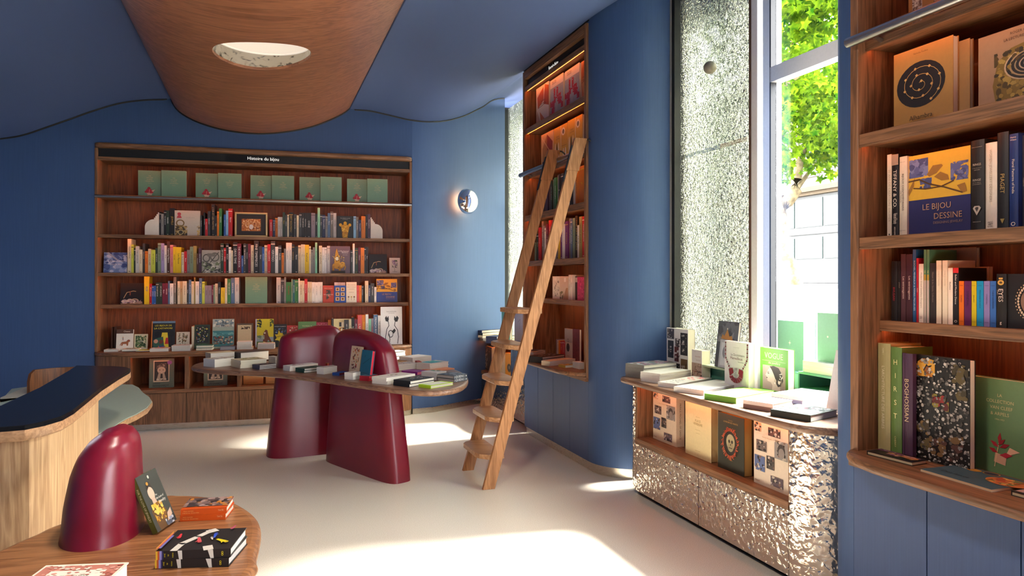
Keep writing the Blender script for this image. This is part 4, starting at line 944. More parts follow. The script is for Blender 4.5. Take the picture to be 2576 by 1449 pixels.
# bookends
def bookend(a0, a1, mir, lab):
    r = empty('bookend', LB.M(a0, .09, Zs['s2']), lab, 'bookend', 'white arched bookends'); Wd = a1 - a0; mb = MB(); hh = [.155, .172, .19, .205, .215]
    m_ = col('e2dac8', .6); n = 16
    for k in range(5):
        wk = Wd * (1 - k * .115) if k else Wd
        for g in range(1 if k else 6):
            ins = g * .012; rr0 = Wd * .55; x1 = Wd - k * .012
            pts = [(Wd, 0), (Wd, hh[k] - ins)]
        st_ = k * .1 * Wd
    H_ = .165; rad = Wd * .62
    def arch(ins): return [(Wd, 0), (Wd, H_ - ins), (rad, H_ - ins)] + [(rad - (rad - ins) * math.sin(j * math.pi / 2 / n), H_ - rad + (rad - ins) * math.cos(j * math.pi / 2 / n)) for j in range(1, n + 1)] + [(ins, 0)]
    for g in range(6):
        P = arch(g * .011)
        y0 = .0 if g % 2 == 0 else .004
        nx = arch((g + 1) * .011) if g < 5 else None
        base = [(x if not mir else Wd - x, z) for x, z in P]
        vs = [(x, y0 - g * .0006, z) for x, z in base] + [(x, .1, z) for x, z in base]; n_ = len(base)
        mb.add(vs, [tuple(range(n_)), tuple(range(2 * n_ - 1, n_ - 1, -1))] + [(i, i + n_, (i + 1) % n_ + n_, (i + 1) % n_) for i in range(n_)], m_)
    mb.build('arch', r)
    for k in range(4):
        x0 = Wd * (.64 + k * .09); x1 = x0 + Wd * .085
        if mir: x0, x1 = Wd - x1, Wd - x0
        MB().box(x0, x1, .004, .1, H_ - .002, H_ + .018 * (k + 1), m_).build('step', r)
a0_ = LB.hit(Q(q1, 597, 0)[0], .09)[0]; a1_ = LB.hit(Q(q1, 746, 0)[0], .09)[0]; bookend(a0_, a1_, False, 'white ribbed arch bookend at the left end of the upper book row')
a0_ = LB.hit(Q(q2, 1293, 0)[0], .09)[0]; a1_ = LB.hit(Q(q2, 1418, 0)[0], .09)[0]; bookend(a0_, a1_, True, 'white ribbed arch bookend at the right end of the upper book row')
c2 = [0]; w2 = WHR % 'upper'
row(LB, '''748,766,760,blk
766,794,780,gry,blk
794,820,742,blk
820,852,745,dgn,wht
852,906,720,blk,gld;JEWELS''', *q1, Zs['s2'], (1006, 1006, 0, 1), .085, w2, G1, cnt=c2)
fq(LB, q1, 908, 1172, 742, 1006, Zs['s2'], .08, .03, 'c4b8a8', 'pale cover with a red bust and a gold clock, left of the framed picture', None,
   front=[('t', 'MORGAN', .62, .72, .05, 'a89c90', 0, .5), ('e', .18, .86, .075, .06, 'b03a44'), ('p', [(.08, .70), (.28, .70), (.24, .8), (.12, .8)], 'b03a44'), ('g', .22, .5, .17, .14, '7a6034', .3), ('p', [(.02, 0), (.5, 0), (.42, .3), (.3, .42), (.1, .42), (.02, .3)], '8a6e3c'), ('b', .02, 0, .5, .4, ['6a5026', 'b0925a', '3c2e1c'], 60, .014, 3), ('e', .24, .14, .11, .09, '3c3428'), ('g', .24, .14, .11, .09, 'd8c48a', .2), ('b', .88, 0, 1, .4, ['6a5026', 'b0925a', 'c9a860'], 18, .012, 4)])
row(LB, '''1175,1193,790,dkg
1193,1208,778,wht
1208,1225,760,blk
1225,1252,825,red
1252,1282,745,dkg
1290,1327,672,blk,tan;L'OR ET LES MAITRES
1327,1347,790,blk;Pearl
1348,1370,745,org
1370,1400,713,grn
1400,1418,778,blu
1418,1440,775,blu
1440,1466,735,lbl
1466,1508,713,red''', *q1, Zs['s2'], (1008, 1003, 1100, 1500), .085, w2, G1, cnt=c2)
row(LB, '''238,272,818,red
275,300,815,nvy
298,326,800,org
326,352,790,lgr,blk
352,376,790,lgr,blk
376,403,740,dgn,gld
403,425,765,dkg
425,442,765,crm
442,486,740,blk,gld;ART NOUVEAU
490,520,758,dkg
522,546,770,crm,red
548,576,742,dkg
576,602,742,blk
602,628,742,blk
628,674,742,blk;CHINE
674,716,742,mau
716,740,750,blk
740,767,687,mnt
767,790,755,dkg
790,822,760,nvy
822,846,775,gry
846,874,740,stl
874,905,725,tau
905,938,740,lgr,brn''', *q2, Zs['s2'], (1002, 1000, 230, 1290), .085, w2, G1, cnt=c2)
fq(LB, q2, 942, 1114, 768, 1000, Zs['s2'], .08, .028, '0c0b0d', 'black cover with a gold statuette, right of the mint spine on the upper row', None,
   front=[('t', 'THE GREEKS IN ASIA', .5, .9, .035, 'c0bab0', 0, .85), ('t', 'JOHN BOARDMAN', .5, .84, .02, 'c0bab0', 0, .4), ('e', .5, .68, .1, .075, 'd89a10'), ('e', .22, .6, .09, .07, 'd89a10'), ('e', .78, .6, .09, .07, 'd89a10'), ('p', [(.25, .55), (.4, .62), (.6, .62), (.76, .55), (.7, .3), (.62, 0), (.36, 0), (.3, .3)], 'c88a0c'), ('b', .3, .02, .68, .55, ['f0c040', '8a5a08', 'b07a10'], 50, .008, 9)])
row(LB, '''1115,1143,768,lbl
1143,1168,775,tau
1168,1196,805,nvy
1196,1240,765,org
1240,1263,750,blk
1263,1291,742,plm''', *q2, Zs['s2'], (1000, 998, 1100, 1300), .085, w2, G1, cnt=c2)
# framed picture
X0 = LB.hit(590, .12)[0]; X1 = LB.hit(673, .12)[0]; Yf = LB.hit(630, .12)[1]; HF = 62 * Yf / FX
fp_ = empty('picture_frame', LB.M(X0, .12, Zs['s2']), 'small gilt framed orange picture on the upper book shelf', 'picture'); Wf = X1 - X0; gm = metal('gilt_frame', 'c4a878', .4); b_ = .02
for nme, bx4 in (('frame', (0, Wf, 0, b_)), ('frame', (0, Wf, HF - b_, HF)), ('frame', (0, b_, b_, HF - b_)), ('frame', (Wf - b_, Wf, b_, HF - b_))):
    MB().box(bx4[0], bx4[1], 0, .03, bx4[2], bx4[3], gm).build(nme, fp_, bevel=.003)
mb = MB(); mb.box(b_, Wf - b_, .012, .028, b_, HF - b_, col('241712')); o_ = Vector((b_, .012, b_)); wi, hi = Wf - 2 * b_, HF - 2 * b_
art_ops(mb, [('r', .17, .2, .83, .78, 'c8742a'), ('b', .17, .2, .83, .78, ['b05c1a', 'e09a4a', '8c4414', 'f0c080'], 90, .012, 5)] + [('g', .25 + i * .12, .52, .05, .16, 'f0c890', .25) for i in range(5)] + [('e', .5, .4, .07, .12, 'efe6dc')], o_, Vector((1, 0, 0)), Vector((0, 0, 1)), Vector((0, -1, 0)), wi, hi)
mb.build('picture', fp_)
# --- middle row
c3 = [0]; w3_ = WHR % 'middle'; Z3 = Zs['s3']
fq(LB, q1, 165, 412, 1205, 1416, Z3, .11, .025, '6f86b4', 'blue marbled cover at the left end of the middle book shelf', None,
   front=[('b', 0, 0, 1, 1, ['9aa8cc', '4a5f94', 'c0c4d8', '3a4c80', '7c90c0'], 60, .03, 2), ('p', [(.1, .98), (.6, .55), (.66, .6), (.2, 1)], 'a0a0b0'), ('t', 'LES GLOIRES', .52, .56, .085, 'f0e8e0', 0, .82), ('t', 'LOUIS XIV', .52, .41, .085, 'f0e8e0', 0, .7)], lean=8)
row(LB, '''415,455,1060,crm,brn
455,480,1118,lim,blk
480,500,1155,dgn
500,538,1135,lgr,blk
538,572,1170,crm
572,598,1105,dkg
598,630,1185,org,red;SAFARI
630,662,1160,crm,blk;DINOGLAIES
662,706,1170,lim,blk
706,730,1150,dgn
730,765,1098,sag,blk
765,798,1100,lil
798,826,1122,wht
826,858,1078,brn,wht;Capturing Nature
858,890,1115,pnk,red;FEMMES JOAILLIERES
890,918,1135,yel,blk
918,975,1138,yel,blk;Les Bijoux
978,1004,1190,crm
1004,1035,1180,red
1035,1065,1165,gry
1065,1100,1130,sag
1100,1135,1122,kha
1135,1155,1200,brn
1155,1186,1145,plm''', *q1, Z3, (1414, 1404, 415, 1190), .085, w3_, G2, cnt=c3)
fq(LB, q1, 1190, 1384, 1162, 1402, Z3, .08, .03, '9a968c', 'grey cover with swirling ironwork, between the spines of the middle row', None,
   front=[('g', .25, .65, .2, .18, '4a4a46', .3), ('g', .7, .7, .25, .2, '5a5a52', .25), ('g', .4, .25, .3, .22, 'c8c4b4', .2), ('l', [(.0, .0), (.4, .4), (.9, .9)], .008, '3c3c38'), ('l', [(.2, .0), (.6, .3), (1, .1)], .008, 'd8d4c4'), ('r', .3, .72, .75, .86, '6a6660'), ('b', 0, 0, 1, .5, ['3c3c38', '6f7a5c', 'b8b4a4'], 40, .018, 6)])
row(LB, '''1385,1418,1088,dgn,wht
1418,1442,1135,red,wht;ROLEX
1442,1470,1088,blk,wht;ROLEX
1470,1496,1125,wht
1496,1515,1160,crm
1515,1560,1075,blk,wht;DRIVE TIME
1560,1602,1088,win,wht;THE WATCH BOOK
1602,1624,1210,blu
1624,1650,1085,dkg,wht;THE WATCH BOOK
1650,1672,1090,blk
1672,1700,1088,win,pnk
1700,1732,1100,crm''', *q1, Z3, (1402, 1392, 1190, 1730), .085, w3_, G2, cnt=c3)
row(LB, '''78,128,1055,blk,wht;FINE TIMEPIECES
130,162,1110,dkg
162,186,1118,blu
186,218,1098,crm
218,252,1088,red,wht
254,298,1055,dkg,wht;VERTIGO
298,330,1112,wht,blk
330,364,1100,dkg
364,390,1175,org
390,412,1130,gry
412,440,1068,wht,nvy
440,472,1068,wht,nvy
472,500,1085,blk,gld
500,538,1105,blk,wht
538,568,1092,crm
568,590,1082,crm
590,608,1082,crm
608,652,1085,yel,blk;Kashmir
652,672,1100,crm
672,692,1135,gry
692,715,1110,gry
715,738,1060,mnt
738,755,1120,yel
755,788,1092,crm,brn;AUTHENTIC
788,813,1108,wht,gry
813,838,1108,wht,gry
840,872,1092,wht,gry''', *q2, Z3, (1392, 1378, 78, 870), .085, w3_, G2, cnt=c3)
fq(LB, q2, 873, 1080, 1090, 1374, Z3, .08, .028, '6b5560', 'mauve cover showing a gold elephant clock', None,
   front=[('t', 'A Mechanical', .66, .82, .05, 'efe6e0', 0, .55), ('t', 'Bestiary', .74, .76, .05, 'efe6e0', 0, .4), ('t', 'OBJETS ANIMES', .74, .68, .018, 'e0d6d0', 0, .4), ('r', .05, .0, .75, .1, '2a1a12'), ('e', .4, .28, .3, .12, 'c88a20'), ('e', .62, .34, .12, .09, 'd89a30'), ('r', .1, .1, .2, .28, 'b87a18'), ('r', .42, .1, .52, .28, 'b87a18'), ('l', [(.7, .34), (.76, .24), (.72, .14)], .01, 'c88a20'), ('p', [(.2, .38), (.5, .38), (.46, .6), (.38, .78), (.32, .92), (.27, .78), (.22, .6)], 'd09428'), ('e', .34, .54, .11, .085, 'efe2c0'), ('g', .34, .54, .11, .085, '7a4a10', .2), ('b', .12, .1, .7, .7, ['f0c860', '8a5a14'], 40, .007, 8)])
row(LB, '''1085,1108,1130,dkg,wht
1108,1128,1060,wht
1128,1163,1105,dgn,gld
1165,1190,1095,win
1190,1228,1100,org,brn
1228,1246,1090,blk
1246,1268,1088,blk''', *q2, Z3, (1372, 1364, 1085, 1270), .085, w3_, G2, cnt=c3)
FIG = [('l', [(.15, .28), (.28, .55), (.55, .62), (.66, .6)], .006, 'c8a878'), ('l', [(.42, .6), (.42, .42)], .009, '8a4a34'), ('e', .2, .12, .14, .1, 'b8a8a8'), ('e', .42, .16, .13, .09, 'c8b8a8'), ('g', .62, .14, .18, .12, 'c8b088', .3), ('e', .82, .08, .14, .05, 'a88a78'), ('b', .05, .02, .9, .2, ['d8c8b8', '8a6a58', 'b090a0'], 40, .01, 11), ('r', .03, 0, .97, .03, 'b08868')]
fq(LB, q2, 1274, 1465, 1162, 1362, Z3, .12, .02, '0a0a0d', 'black cover with a pink carved ornament, right end of the middle shelf', None, front=FIG, lean=8)
fq(LB, q2, 1490, 1602, 1198, 1360, Z3, .12, .02, 'e2dac8', 'small white card book with a drawn thistle flower on the middle shelf', None, front=[('b', .25, .35, .75, .85, ['5a7a4a', '8a6a94', '3c5a34', 'b090b0'], 60, .008, 3), ('l', [(.5, .1), (.48, .3), (.5, .7)], .003, '4a5a3a'), ('r', .25, .12, .75, .14, 'b0a898'), ('r', .3, .08, .7, .1, 'b0a898')], lean=8)
# --- lower row
c4 = [0]; w4_ = WHR % 'lower'; Z4 = Zs['s4']
fq(LB, q3, 275, 474, 172, 350, Z4, .17, .02, '0a0a0c', 'black cover with a pink carved ornament, left end of the lower book shelf', None, front=FIG, lean=9)
row(LB, '''478,522,112,yel,blu;POP
522,545,172,red,wht
545,562,188,blu,wht;JEWELRY
562,580,188,blu,wht;JEWELRY
580,605,160,dgn
605,634,160,dgn
634,658,165,win
658,682,165,win
682,698,145,stl
698,728,165,wht,blk
728,752,110,tau
762,785,145,crm,blk;Chez Vous
785,806,145,tan
806,842,143,crm,brn
842,857,160,dkg
857,880,130,stl
880,902,143,crm,gld
902,914,110,kha
914,946,143,wht,blk
946,970,115,stl
970,994,143,lim,blk
994,1022,175,mau
1022,1052,175,mau
1052,1066,168,win
1066,1080,168,sag
1080,1105,158,crm
1105,1130,143,blk
1130,1165,190,yel,blk
1165,1185,112,crm
1185,1215,115,grn,wht
1215,1248,105,stl
1248,1284,102,lgr,nvy''', *q3, Z4, (348, 322, 478, 1284), .125, w4_, G3, cnt=c4, depth=.17)
face(LB, 617, 672, 698, 765, Z4, .125, .03, 'vca', 'green clothbound book facing out in the middle of the lower row', None, front=vca(False, False))
row(LB, '''253,292,95,lgr,nvy
292,320,105,dkg
320,335,90,gry
335,380,132,grn,red
380,392,105,sag
392,410,110,tea
410,440,110,grn,wht
440,452,98,wht
452,475,118,crm
475,492,118,crm
492,517,102,red
517,536,125,crm
536,555,125,crm
555,580,127,wht,gry
580,607,127,wht,gry
607,646,125,wht,gry''', *q4, Z4, (314, 300, 253, 650), .125, w4_, G3, cnt=c4, depth=.17)
fq(LB, q4, 648, 742, 152, 298, Z4, .125, .03, 'b23a24', 'brick red cover with a dark dancing figure on the lower book shelf', None,
   front=[('t', 'RENE LALIQUE', .5, .84, .05, 'e8c8a0', 0, .8), ('b', .3, .2, .7, .75, ['3a2a24', '4a3830'], 18, .02, 4), ('t', 'METAMORPHOSE', .5, .48, .05, 'f0d8c0', 0, .95), ('t', 'DU BIJOU', .5, .4, .04, 'f0d8c0', 0, .6)])
SIX = [('r', .12 + .44 * i, .12 + .28 * j, .44 + .44 * i, .32 + .28 * j, 'd8b27a') for i in range(2) for j in range(3)] + [('e', .28 + .44 * i, .22 + .28 * j, .09, .06, '6a3a1c') for i in range(2) for j in range(3)]
fq(LB, q4, 744, 844, 150, 296, Z4, .12, .028, '1f4b9a', 'blue cover with six small pictures on the lower book shelf', None, front=SIX)
row(LB, '745,772,122,wht\n772,800,122,wht\n800,838,122,wht', *q4, Z4, (294, 292, 745, 838), .152, w4_, G3, cnt=c4, depth=.15)
fq(LB, q4, 846, 934, 118, 292, Z4, .125, .03, 'e6dcc4', 'cream cover with three small mushrooms on the lower book shelf', None, front=[('t', 'THE LONDON', .5, .86, .045, '9a8c70', 0, .8), ('t', 'GREAT WORLDS', .5, .76, .045, '9a8c70', 0, .85), ('t', 'COOKERY', .5, .66, .045, '9a8c70', 0, .7), ('t', 'WORLD', .5, .5, .06, '9a8c70', 0, .5)] + [('r', .2 + .27 * i, .12, .25 + .27 * i, .26, 'b09878') for i in range(3)] + [('e', .225 + .27 * i, .28, .08, .035, ['6a4a34', 'b89a50', '6a4a34'][i]) for i in range(3)])
row(LB, '''935,955,145,cor
955,977,145,org
977,993,145,dkg
993,1005,160,dkg
1005,1034,105,crm
1034,1052,140,nvy
1052,1084,123,dkg
1084,1102,155,wht''', *q4, Z4, (291, 284, 935, 1102), .125, w4_, G3, cnt=c4, depth=.17)
def bijou(full=True):
    return [('r', 0, .44, 1, 1, 'd9a834'), ('b', .02, .72, .34, .95, ['565a86', '6a6c96', '454a74', '7a7ca4'], 70, .012 if not full else .02, 7), ('b', .2, .56, .4, .7, ['565a86', '454a74'], 24, .012, 8), ('b', .7, .62, .97, .84, ['565a86', '6a6c96', '454a74'], 50, .014, 9), ('p', [(.32, .74), (.42, .84), (.56, .84), (.58, .82), (.48, .74), (.36, .71)], '96682a'), ('p', [(.44, .7), (.54, .75), (.66, .70), (.68, .64), (.56, .64)], '96682a'), ('p', [(.0, .56), (.12, .72), (.1, .62), (.02, .5)], '96682a'), ('p', [(.8, .56), (.92, .58), (.95, .48), (.88, .46)], '96682a'), ('l', [(.0, .68), (.2, .69), (.36, .62), (.6, .56), (.88, .47)], .006, '5a3c1c'), ('l', [(.1, .59), (.3, .565), (.55, .57), (.75, .62)], .005, '5a3c1c'),
            ('t', 'LE BIJOU', .48, .33, .075, 'b98e70', 0, .6), ('t', 'DESSINE', .66, .22, .075, 'b98e70', 0, .62), ('t', 'DESIGNING JEWELRY', .66, .135, .03, '9a7c70', 0, .6)]
fq(LB, q4, 1104, 1280, 80, 276, Z4, .13, .02, '2c4186', 'blue and yellow cover with hydrangeas, right end of the lower book shelf', None, front=bijou(False), lean=8)
# --- counter: covers standing at the back
ZC = CNT
def cnt_face(q, x0, x1, yt, yb, d, cover, lab, ops, T=.018, lean=10, **k):
    # the base line follows the depth on the counter
    X0, Y0 = Q(q, x0, yt); X1, Y1 = Q(q, x1, yb); Yd = LB.hit((X0 + X1) / 2, d)[1]; ybase = HY + (EYE - ZC) * FX / Yd
    return face(LB, X0, X1, Y0, max(Y1, Y0 + 20) if k.pop('keep', False) else ybase, ZC, d, T, cover, lab, None, front=ops, lean=lean, **k)
cnt_face(q3, 240, 382, 540, 716, .06, 'efe6d4', 'white dog book with a tan dog, left end of the counter row', [('r', 0, .80, 1, 1, '5a3826'), ('t', 'Chiens', .62, .9, .075, 'efe0c8', 0, .6), ('p', [(.3, .22), (.34, .4), (.6, .42), (.7, .5), (.82, .5), (.84, .42), (.74, .38), (.72, .22), (.64, .22), (.62, .3), (.42, .3), (.38, .22)], 'a8643c'), ('p', [(.66, .42), (.72, .52), (.78, .44)], 'a03a2c'), ('l', [(.32, .36), (.24, .24)], .006, 'a8643c'), ('r', .38, .6, .43, .64, 'd88040'), ('r', .38, .54, .43, .58, '4a4a60'), ('r', .38, .48, .43, .52, 'b04030')], T=.03)
for i in range(4):
    X0 = Q(q3, 205 + i * 9, 0)[0]; a = LB.hit(X0, .11)[0]
    book(spine_pose(LB, a + .009, .10 + i * .012, ZC), .17, .0095, .24, 'brn', 'thin brown spine, %s of four behind the white dog book' % ['leftmost', 'second', 'third', 'rightmost'][i], 'thin brown spines beside the dog book')
cnt_face(q3, 393, 506, 578, 706, .08, 'd9cda8', 'small pale book with a green tree right of the dog book', [('b', .1, .15, .9, .9, ['3c5a34', '54703c', '2c4428', '6a8450'], 70, .014, 5), ('r', .45, .05, .55, .2, '5a4428'), ('t', 'ARBRES', .5, .55, .08, 'e8e0c8', 0, .6)])
cnt_face(q3, 537, 738, 468, 700, .05, '15161c', 'tall dark comic album with yellow title, standing on the counter', [('r', .0, 0, .04, 1, 'd87a2a'), ('r', .04, .93, 1, 1, '6f8aa0'), ('t', 'LES AVENTURES', .55, .965, .025, '2a3a4a', 0, .5), ('t', 'LES BIJOUX DE', .5, .84, .06, 'e8d234', 0, .8), ('t', 'LA CASTAFIORE', .5, .75, .06, 'e8d234', 0, .8), ('p', [(.36, .08), (.75, .08), (.68, .6), (.45, .6)], 'e0c832'), ('e', .25, .55, .12, .09, '0a0c10'), ('e', .85, .55, .14, .1, '0a0c10'), ('r', .23, .3, .26, .5, '0a0c10'), ('r', .84, .25, .87, .5, '0a0c10'), ('p', [(.5, .46), (.56, .1), (.36, .02), (.3, .12), (.1, .04), (.08, .34), (.2, .4)], '2b5a4a'), ('e', .2, .3, .09, .07, 'c89070'), ('e', .42, .28, .09, .07, '6a3020'), ('p', [(.58, .2), (.74, .2), (.7, .42), (.62, .42)], 'b81c24'), ('b', .1, .02, .6, .14, ['2a4a8a', '1c2c5c', 'c87840'], 20, .016, 2)], T=.012)
cnt_face(q3, 750, 862, 560, 664, .09, 'e6dcc0', 'small cream book with a brown botanical drawing on the counter', [('b', .15, .35, .85, .92, ['7a5a3a', '9a7a4a', '4a5a34'], 60, .008, 8), ('l', [(.5, .3), (.5, .85)], .004, '5a4428'), ('b', .2, .06, .8, .3, ['5a6a44', '7a5a44'], 20, .008, 9)])
cnt_face(q3, 904, 1034, 500, 660, .05, '2a3526', 'dark green cover with little flowers and insects on the counter', [('r', .1, .25, .9, .92, '1c1e1e'), ('b', .12, .28, .88, .9, ['b8483c', 'c8b4a0', '8a9a5c', 'd8c84c', '7a8a9a'], 46, .008, 3), ('b', .05, .04, .95, .2, ['4c6a34', '36502a'], 30, .01, 4)], T=.03)
X0 = LB.hit(Q(q3, 882, 0)[0], .08)[0]; book(spine_pose(LB, X0 + .026, .07, ZC), .16, .024, .235, 'crm', 'cream spine left of the dark green cover on the counter')
cnt_face(q3, 1056, 1240, 450, 680, .04, 'a8b09a', 'tall cover of a crowded shipwreck at sea on the counter', [('r', .02, .72, .98, .98, 'b4b6ac'), ('b', .02, .74, .98, .97, ['8a9a9c', 'd8ceb4', '6f8084', 'e0dcc8'], 40, .024, 2), ('r', .02, .06, .98, .6, '3f7f80'), ('t', "L'ILE", .5, .88, .085, '3a2e24', 0, .5), ('t', 'AU TRESOR', .52, .76, .085, '3a2e24', 0, .8), ('b', .02, .42, .98, .55, ['4c9494', '79b0a8'], 24, .02, 4), ('b', .05, .14, .95, .42, ['7a3c30', 'c8a888', '2c3c40', 'd8c8a8', '4a6a70', '8a6a4a'], 130, .011, 6), ('p', [(.5, 0), (1, 0), (1, .12), (.7, .08)], 'c09a64')])
cnt_face(q3, 1262, 1402, 487, 640, .03, '5a4632', 'brown framed cover behind the perfume book', [('r', .06, .12, .9, .93, 'd8c094'), ('b', .2, .76, .8, .86, ['3a2418', '6a4a30'], 14, .012, 2)], T=.02)
cnt_face(q3, 1272, 1378, 522, 640, .075, 'ece4d2', 'white perfume book with a drawn glass bottle', [('t', 'PERFUME', .5, .84, .1, 'b09060', 0, .85), ('t', 'A Century of Scents', .5, .68, .05, '6a6478', 0, .8), ('e', .5, .26, .38, .2, 'b8c4d8'), ('e', .5, .27, .28, .13, 'd8dce4'), ('r', .44, .44, .56, .54, 'b8c4d8'), ('e', .5, .28, .08, .05, '8a98b8')])
cnt_face(q4, 74, 228, 450, 655, .06, 'd9c81c', 'yellow picture book cover with a big brown bear', [('r', 0, 0, .08, 1, 'b8b8c4'), ('r', .08, .18, 1, .36, '8fa0a4'), ('r', .08, 0, 1, .2, '5a7a34'), ('p', [(.42, .16), (.44, .5), (.56, .62), (.66, .6), (.72, .42), (.9, .2), (.84, .14), (.72, .26), (.6, .12)], '6a3a20'), ('e', .52, .5, .05, .03, 'd8d0b0'), ('p', [(.3, .02), (.45, .2), (.58, .18), (.5, .02)], 'dfca50'), ('p', [(.84, .02), (.86, .16), (.98, .2), (.98, .02)], 'dfca50'), ('b', .08, .7, .34, .98, ['2c3a1c', '1c2814'], 26, .012, 3), ('b', .8, .72, 1, .98, ['2c3a1c', '44541c'], 20, .012, 4), ('b', .1, .28, .5, .42, ['6a8460', 'a8b094'], 16, .016, 5)])
cnt_face(q4, 229, 340, 495, 625, .07, '15161a', 'black cover with a yellow burst, right of the yellow bear book', [('t', 'PATRICIA HIGHSMITH', .5, .9, .05, 'e0dcd0', 0, .85), ('p', [(.1, .3), (.25, .4), (.1, .55), (.32, .55), (.4, .75), (.52, .6), (.7, .74), (.7, .54), (.94, .5), (.76, .38), (.9, .22), (.64, .28), (.5, .1), (.4, .28)], 'e0c420'), ('t', 'WILD', .5, .46, .12, '15161a', 12, .5), ('b', .05, .6, .95, .82, ['6f84a8', '3c4a6a'], 12, .012, 3)])
cnt_face(q4, 342, 436, 505, 620, .08, 'c2302e', 'red cover with cream lettering, partly behind the left fin', [('b', .05, .3, .95, .95, ['e8c8a8', 'd86050', 'f0e0c8'], 46, .009, 2)])
cnt_face(q4, 438, 592, 472, 620, .05, '5f8a4e', 'green cover peeping over the left fin', [('t', 'THOREAU A.', .5, .82, .05, 'd8d8a0', 0, .6), ('r', .06, .05, .94, .07, '88a870')])
cnt_face(q4, 594, 690, 478, 620, .06, 'a8233e', 'crimson cover between the green one and the orange corner', [('b', .1, .8, .9, .95, ['d86a7a'], 12, .01, 3)])
cnt_face(q4, 692, 717, 458, 620, .08, 'e08a1c', 'orange booklet corner beside the dark spine above the left fin', [])
X0 = LB.hit(Q(q4, 737, 0)[0], .04)[0]; book(spine_pose(LB, X0, .04, ZC), .16, .018, .30, 'dkg', 'lone charcoal spine standing left of the cream journal')
cnt_face(q4, 741, 897, 448, 640, .03, 'e4d49a', 'large cream cover with an orange tiger, between the two fins', [('t', 'JOURNAL', .5, .93, .04, 'b8a468', 0, .5), ('p', [(.1, .5), (.3, .66), (.6, .68), (.86, .5), (.76, .44), (.5, .5), (.24, .44)], 'd08a20'), ('e', .5, .58, .12, .08, 'f0e4c0'), ('b', .12, .45, .85, .66, ['4a2c10', 'e09a30'], 26, .012, 4), ('t', 'Journal', .5, .3, .07, '8a7a50', 0, .6), ('t', 'de', .5, .2, .06, '8a7a50', 0, .2)])
row(LB, '''786,806,430,dkg
806,828,430,crm
828,868,408,dkg
868,890,405,crm
890,915,388,blk
915,943,405,win
943,980,370,cor,wht;L'AIGLE
980,1010,370,org,yel;PARISIENNE
1010,1035,363,wht
1037,1058,400,mnt
1058,1078,398,mau,red
1078,1115,365,stl,wht;FRENCH RIVIERA
1115,1142,372,wht''', *q4, ZC, (628, 618, 785, 1142), .06, 'standing on the counter of the wide bookcase', 'spines at the right end of the counter', depth=.2)
cnt_face(q4, 1140, 1322, 345, 618, .03, 'efece4', 'tall white cover with three black line-drawn tulips', [('t', 'MACKINTOSH', .5, .87, .03, '8a8680', 0, .5), ('t', 'THE DESIGNS', .5, .83, .02, '8a8680', 0, .5), ('p', [(.2, .7), (.23, .62), (.33, .6), (.38, .66), (.36, .76), (.3, .7), (.26, .76)], '2c2a28'), ('p', [(.62, .66), (.67, .6), (.78, .6), (.84, .7), (.76, .76), (.7, .7), (.64, .76)], '2c2a28'), ('l', [(.34, .64), (.38, .5), (.28, .4), (.22, .2), (.24, .02)], .007, '2c2a28'), ('l', [(.68, .62), (.64, .5), (.78, .38), (.82, .2), (.78, .02)], .007, '2c2a28'), ('g', .46, .28, .12, .1, '2c2a28', .2), ('p', [(.5, .34), (.64, .42), (.7, .36), (.6, .28)], '2c2a28'), ('l', [(.38, .28), (.42, .14), (.4, .02)], .007, '2c2a28')], T=.03, lean=6)
# --- counter: low piles along the front edge
def cs(q, c, r, wid, n, T, cov, lab, grp='low piles along the counter of the wide bookcase', **k):
    x0, x1 = Q(q, *c)[0], Q(q, *r)[0]; d = -.02 if x0 < 290 else (-.07 if x0 < 330 else -.115)
    P0, P1 = (LB.P(LB.hit(x, d)[0], d) for x in (x0, x1)); pr = lambda P_: (CX + FX * P_.x / P_.y, HY + (EYE - ZC) * FX / P_.y)
    return stack(pr(P0), pr(P1), min(wid, .15), ZC, n, T, cov, lab, grp, **k)
cs(q3, (140, 768), (262, 750), .16, 3, .008, 'wht', 'white magazine at the left end of the counter', hard=False, art=[('b', .1, .1, .9, .9, ['c8c0a8', '9aa890'], 20, .02, 1)])
cs(q3, (292, 755), (430, 735), .17, 4, .007, 'crm', 'cream magazine in front of the small tree book', hard=False, art=[('b', .1, .1, .9, .9, ['7a6a4a', 'd8c8a0'], 20, .02, 1)])
cs(q3, (408, 753), (528, 745), .14, 2, .007, 'lim', 'yellow-green magazine in front of the comic album', hard=False)
cs(q3, (527, 748), (686, 738), .15, 3, .01, 'wht', 'white booklet below the comic album', hard=False, art=[('b', .1, .1, .9, .9, ['c85a6a', 'd8b0a8'], 18, .02, 1)])
cs(q3, (712, 738), (872, 730), .17, 4, .014, 'lgr', 'pale grey book right of the comic album')
cs(q3, (920, 724), (1060, 712), .17, 2, .026, 'dgn', 'dark green book with cream pages on the counter', covers=['dgn', '3a7a64'], pg='efe8cc')
cs(q3, (1124, 714), (1252, 706), .13, 3, .011, 'stl', 'steel blue booklet before the shipwreck cover')
cs(q3, (1286, 709), (1405, 700), .13, 1, .022, 'crm', 'thick cream paperback under the perfume pile')
cs(q3, (1266, 690), (1392, 680), .13, 4, .02, 'wht', 'white paperback in front of the perfume book', hard=False)
cs(q4, (95, 695), (240, 688), .17, 4, .014, 'wht', 'white book in front of the yellow bear book', art=[('r', .3, .3, .6, .4, 'b0583a')])
cs(q4, (1130, 642), (1235, 634), .12, 2, .006, 'plm', 'thin plum booklet in front of the tulip cover', hard=False)
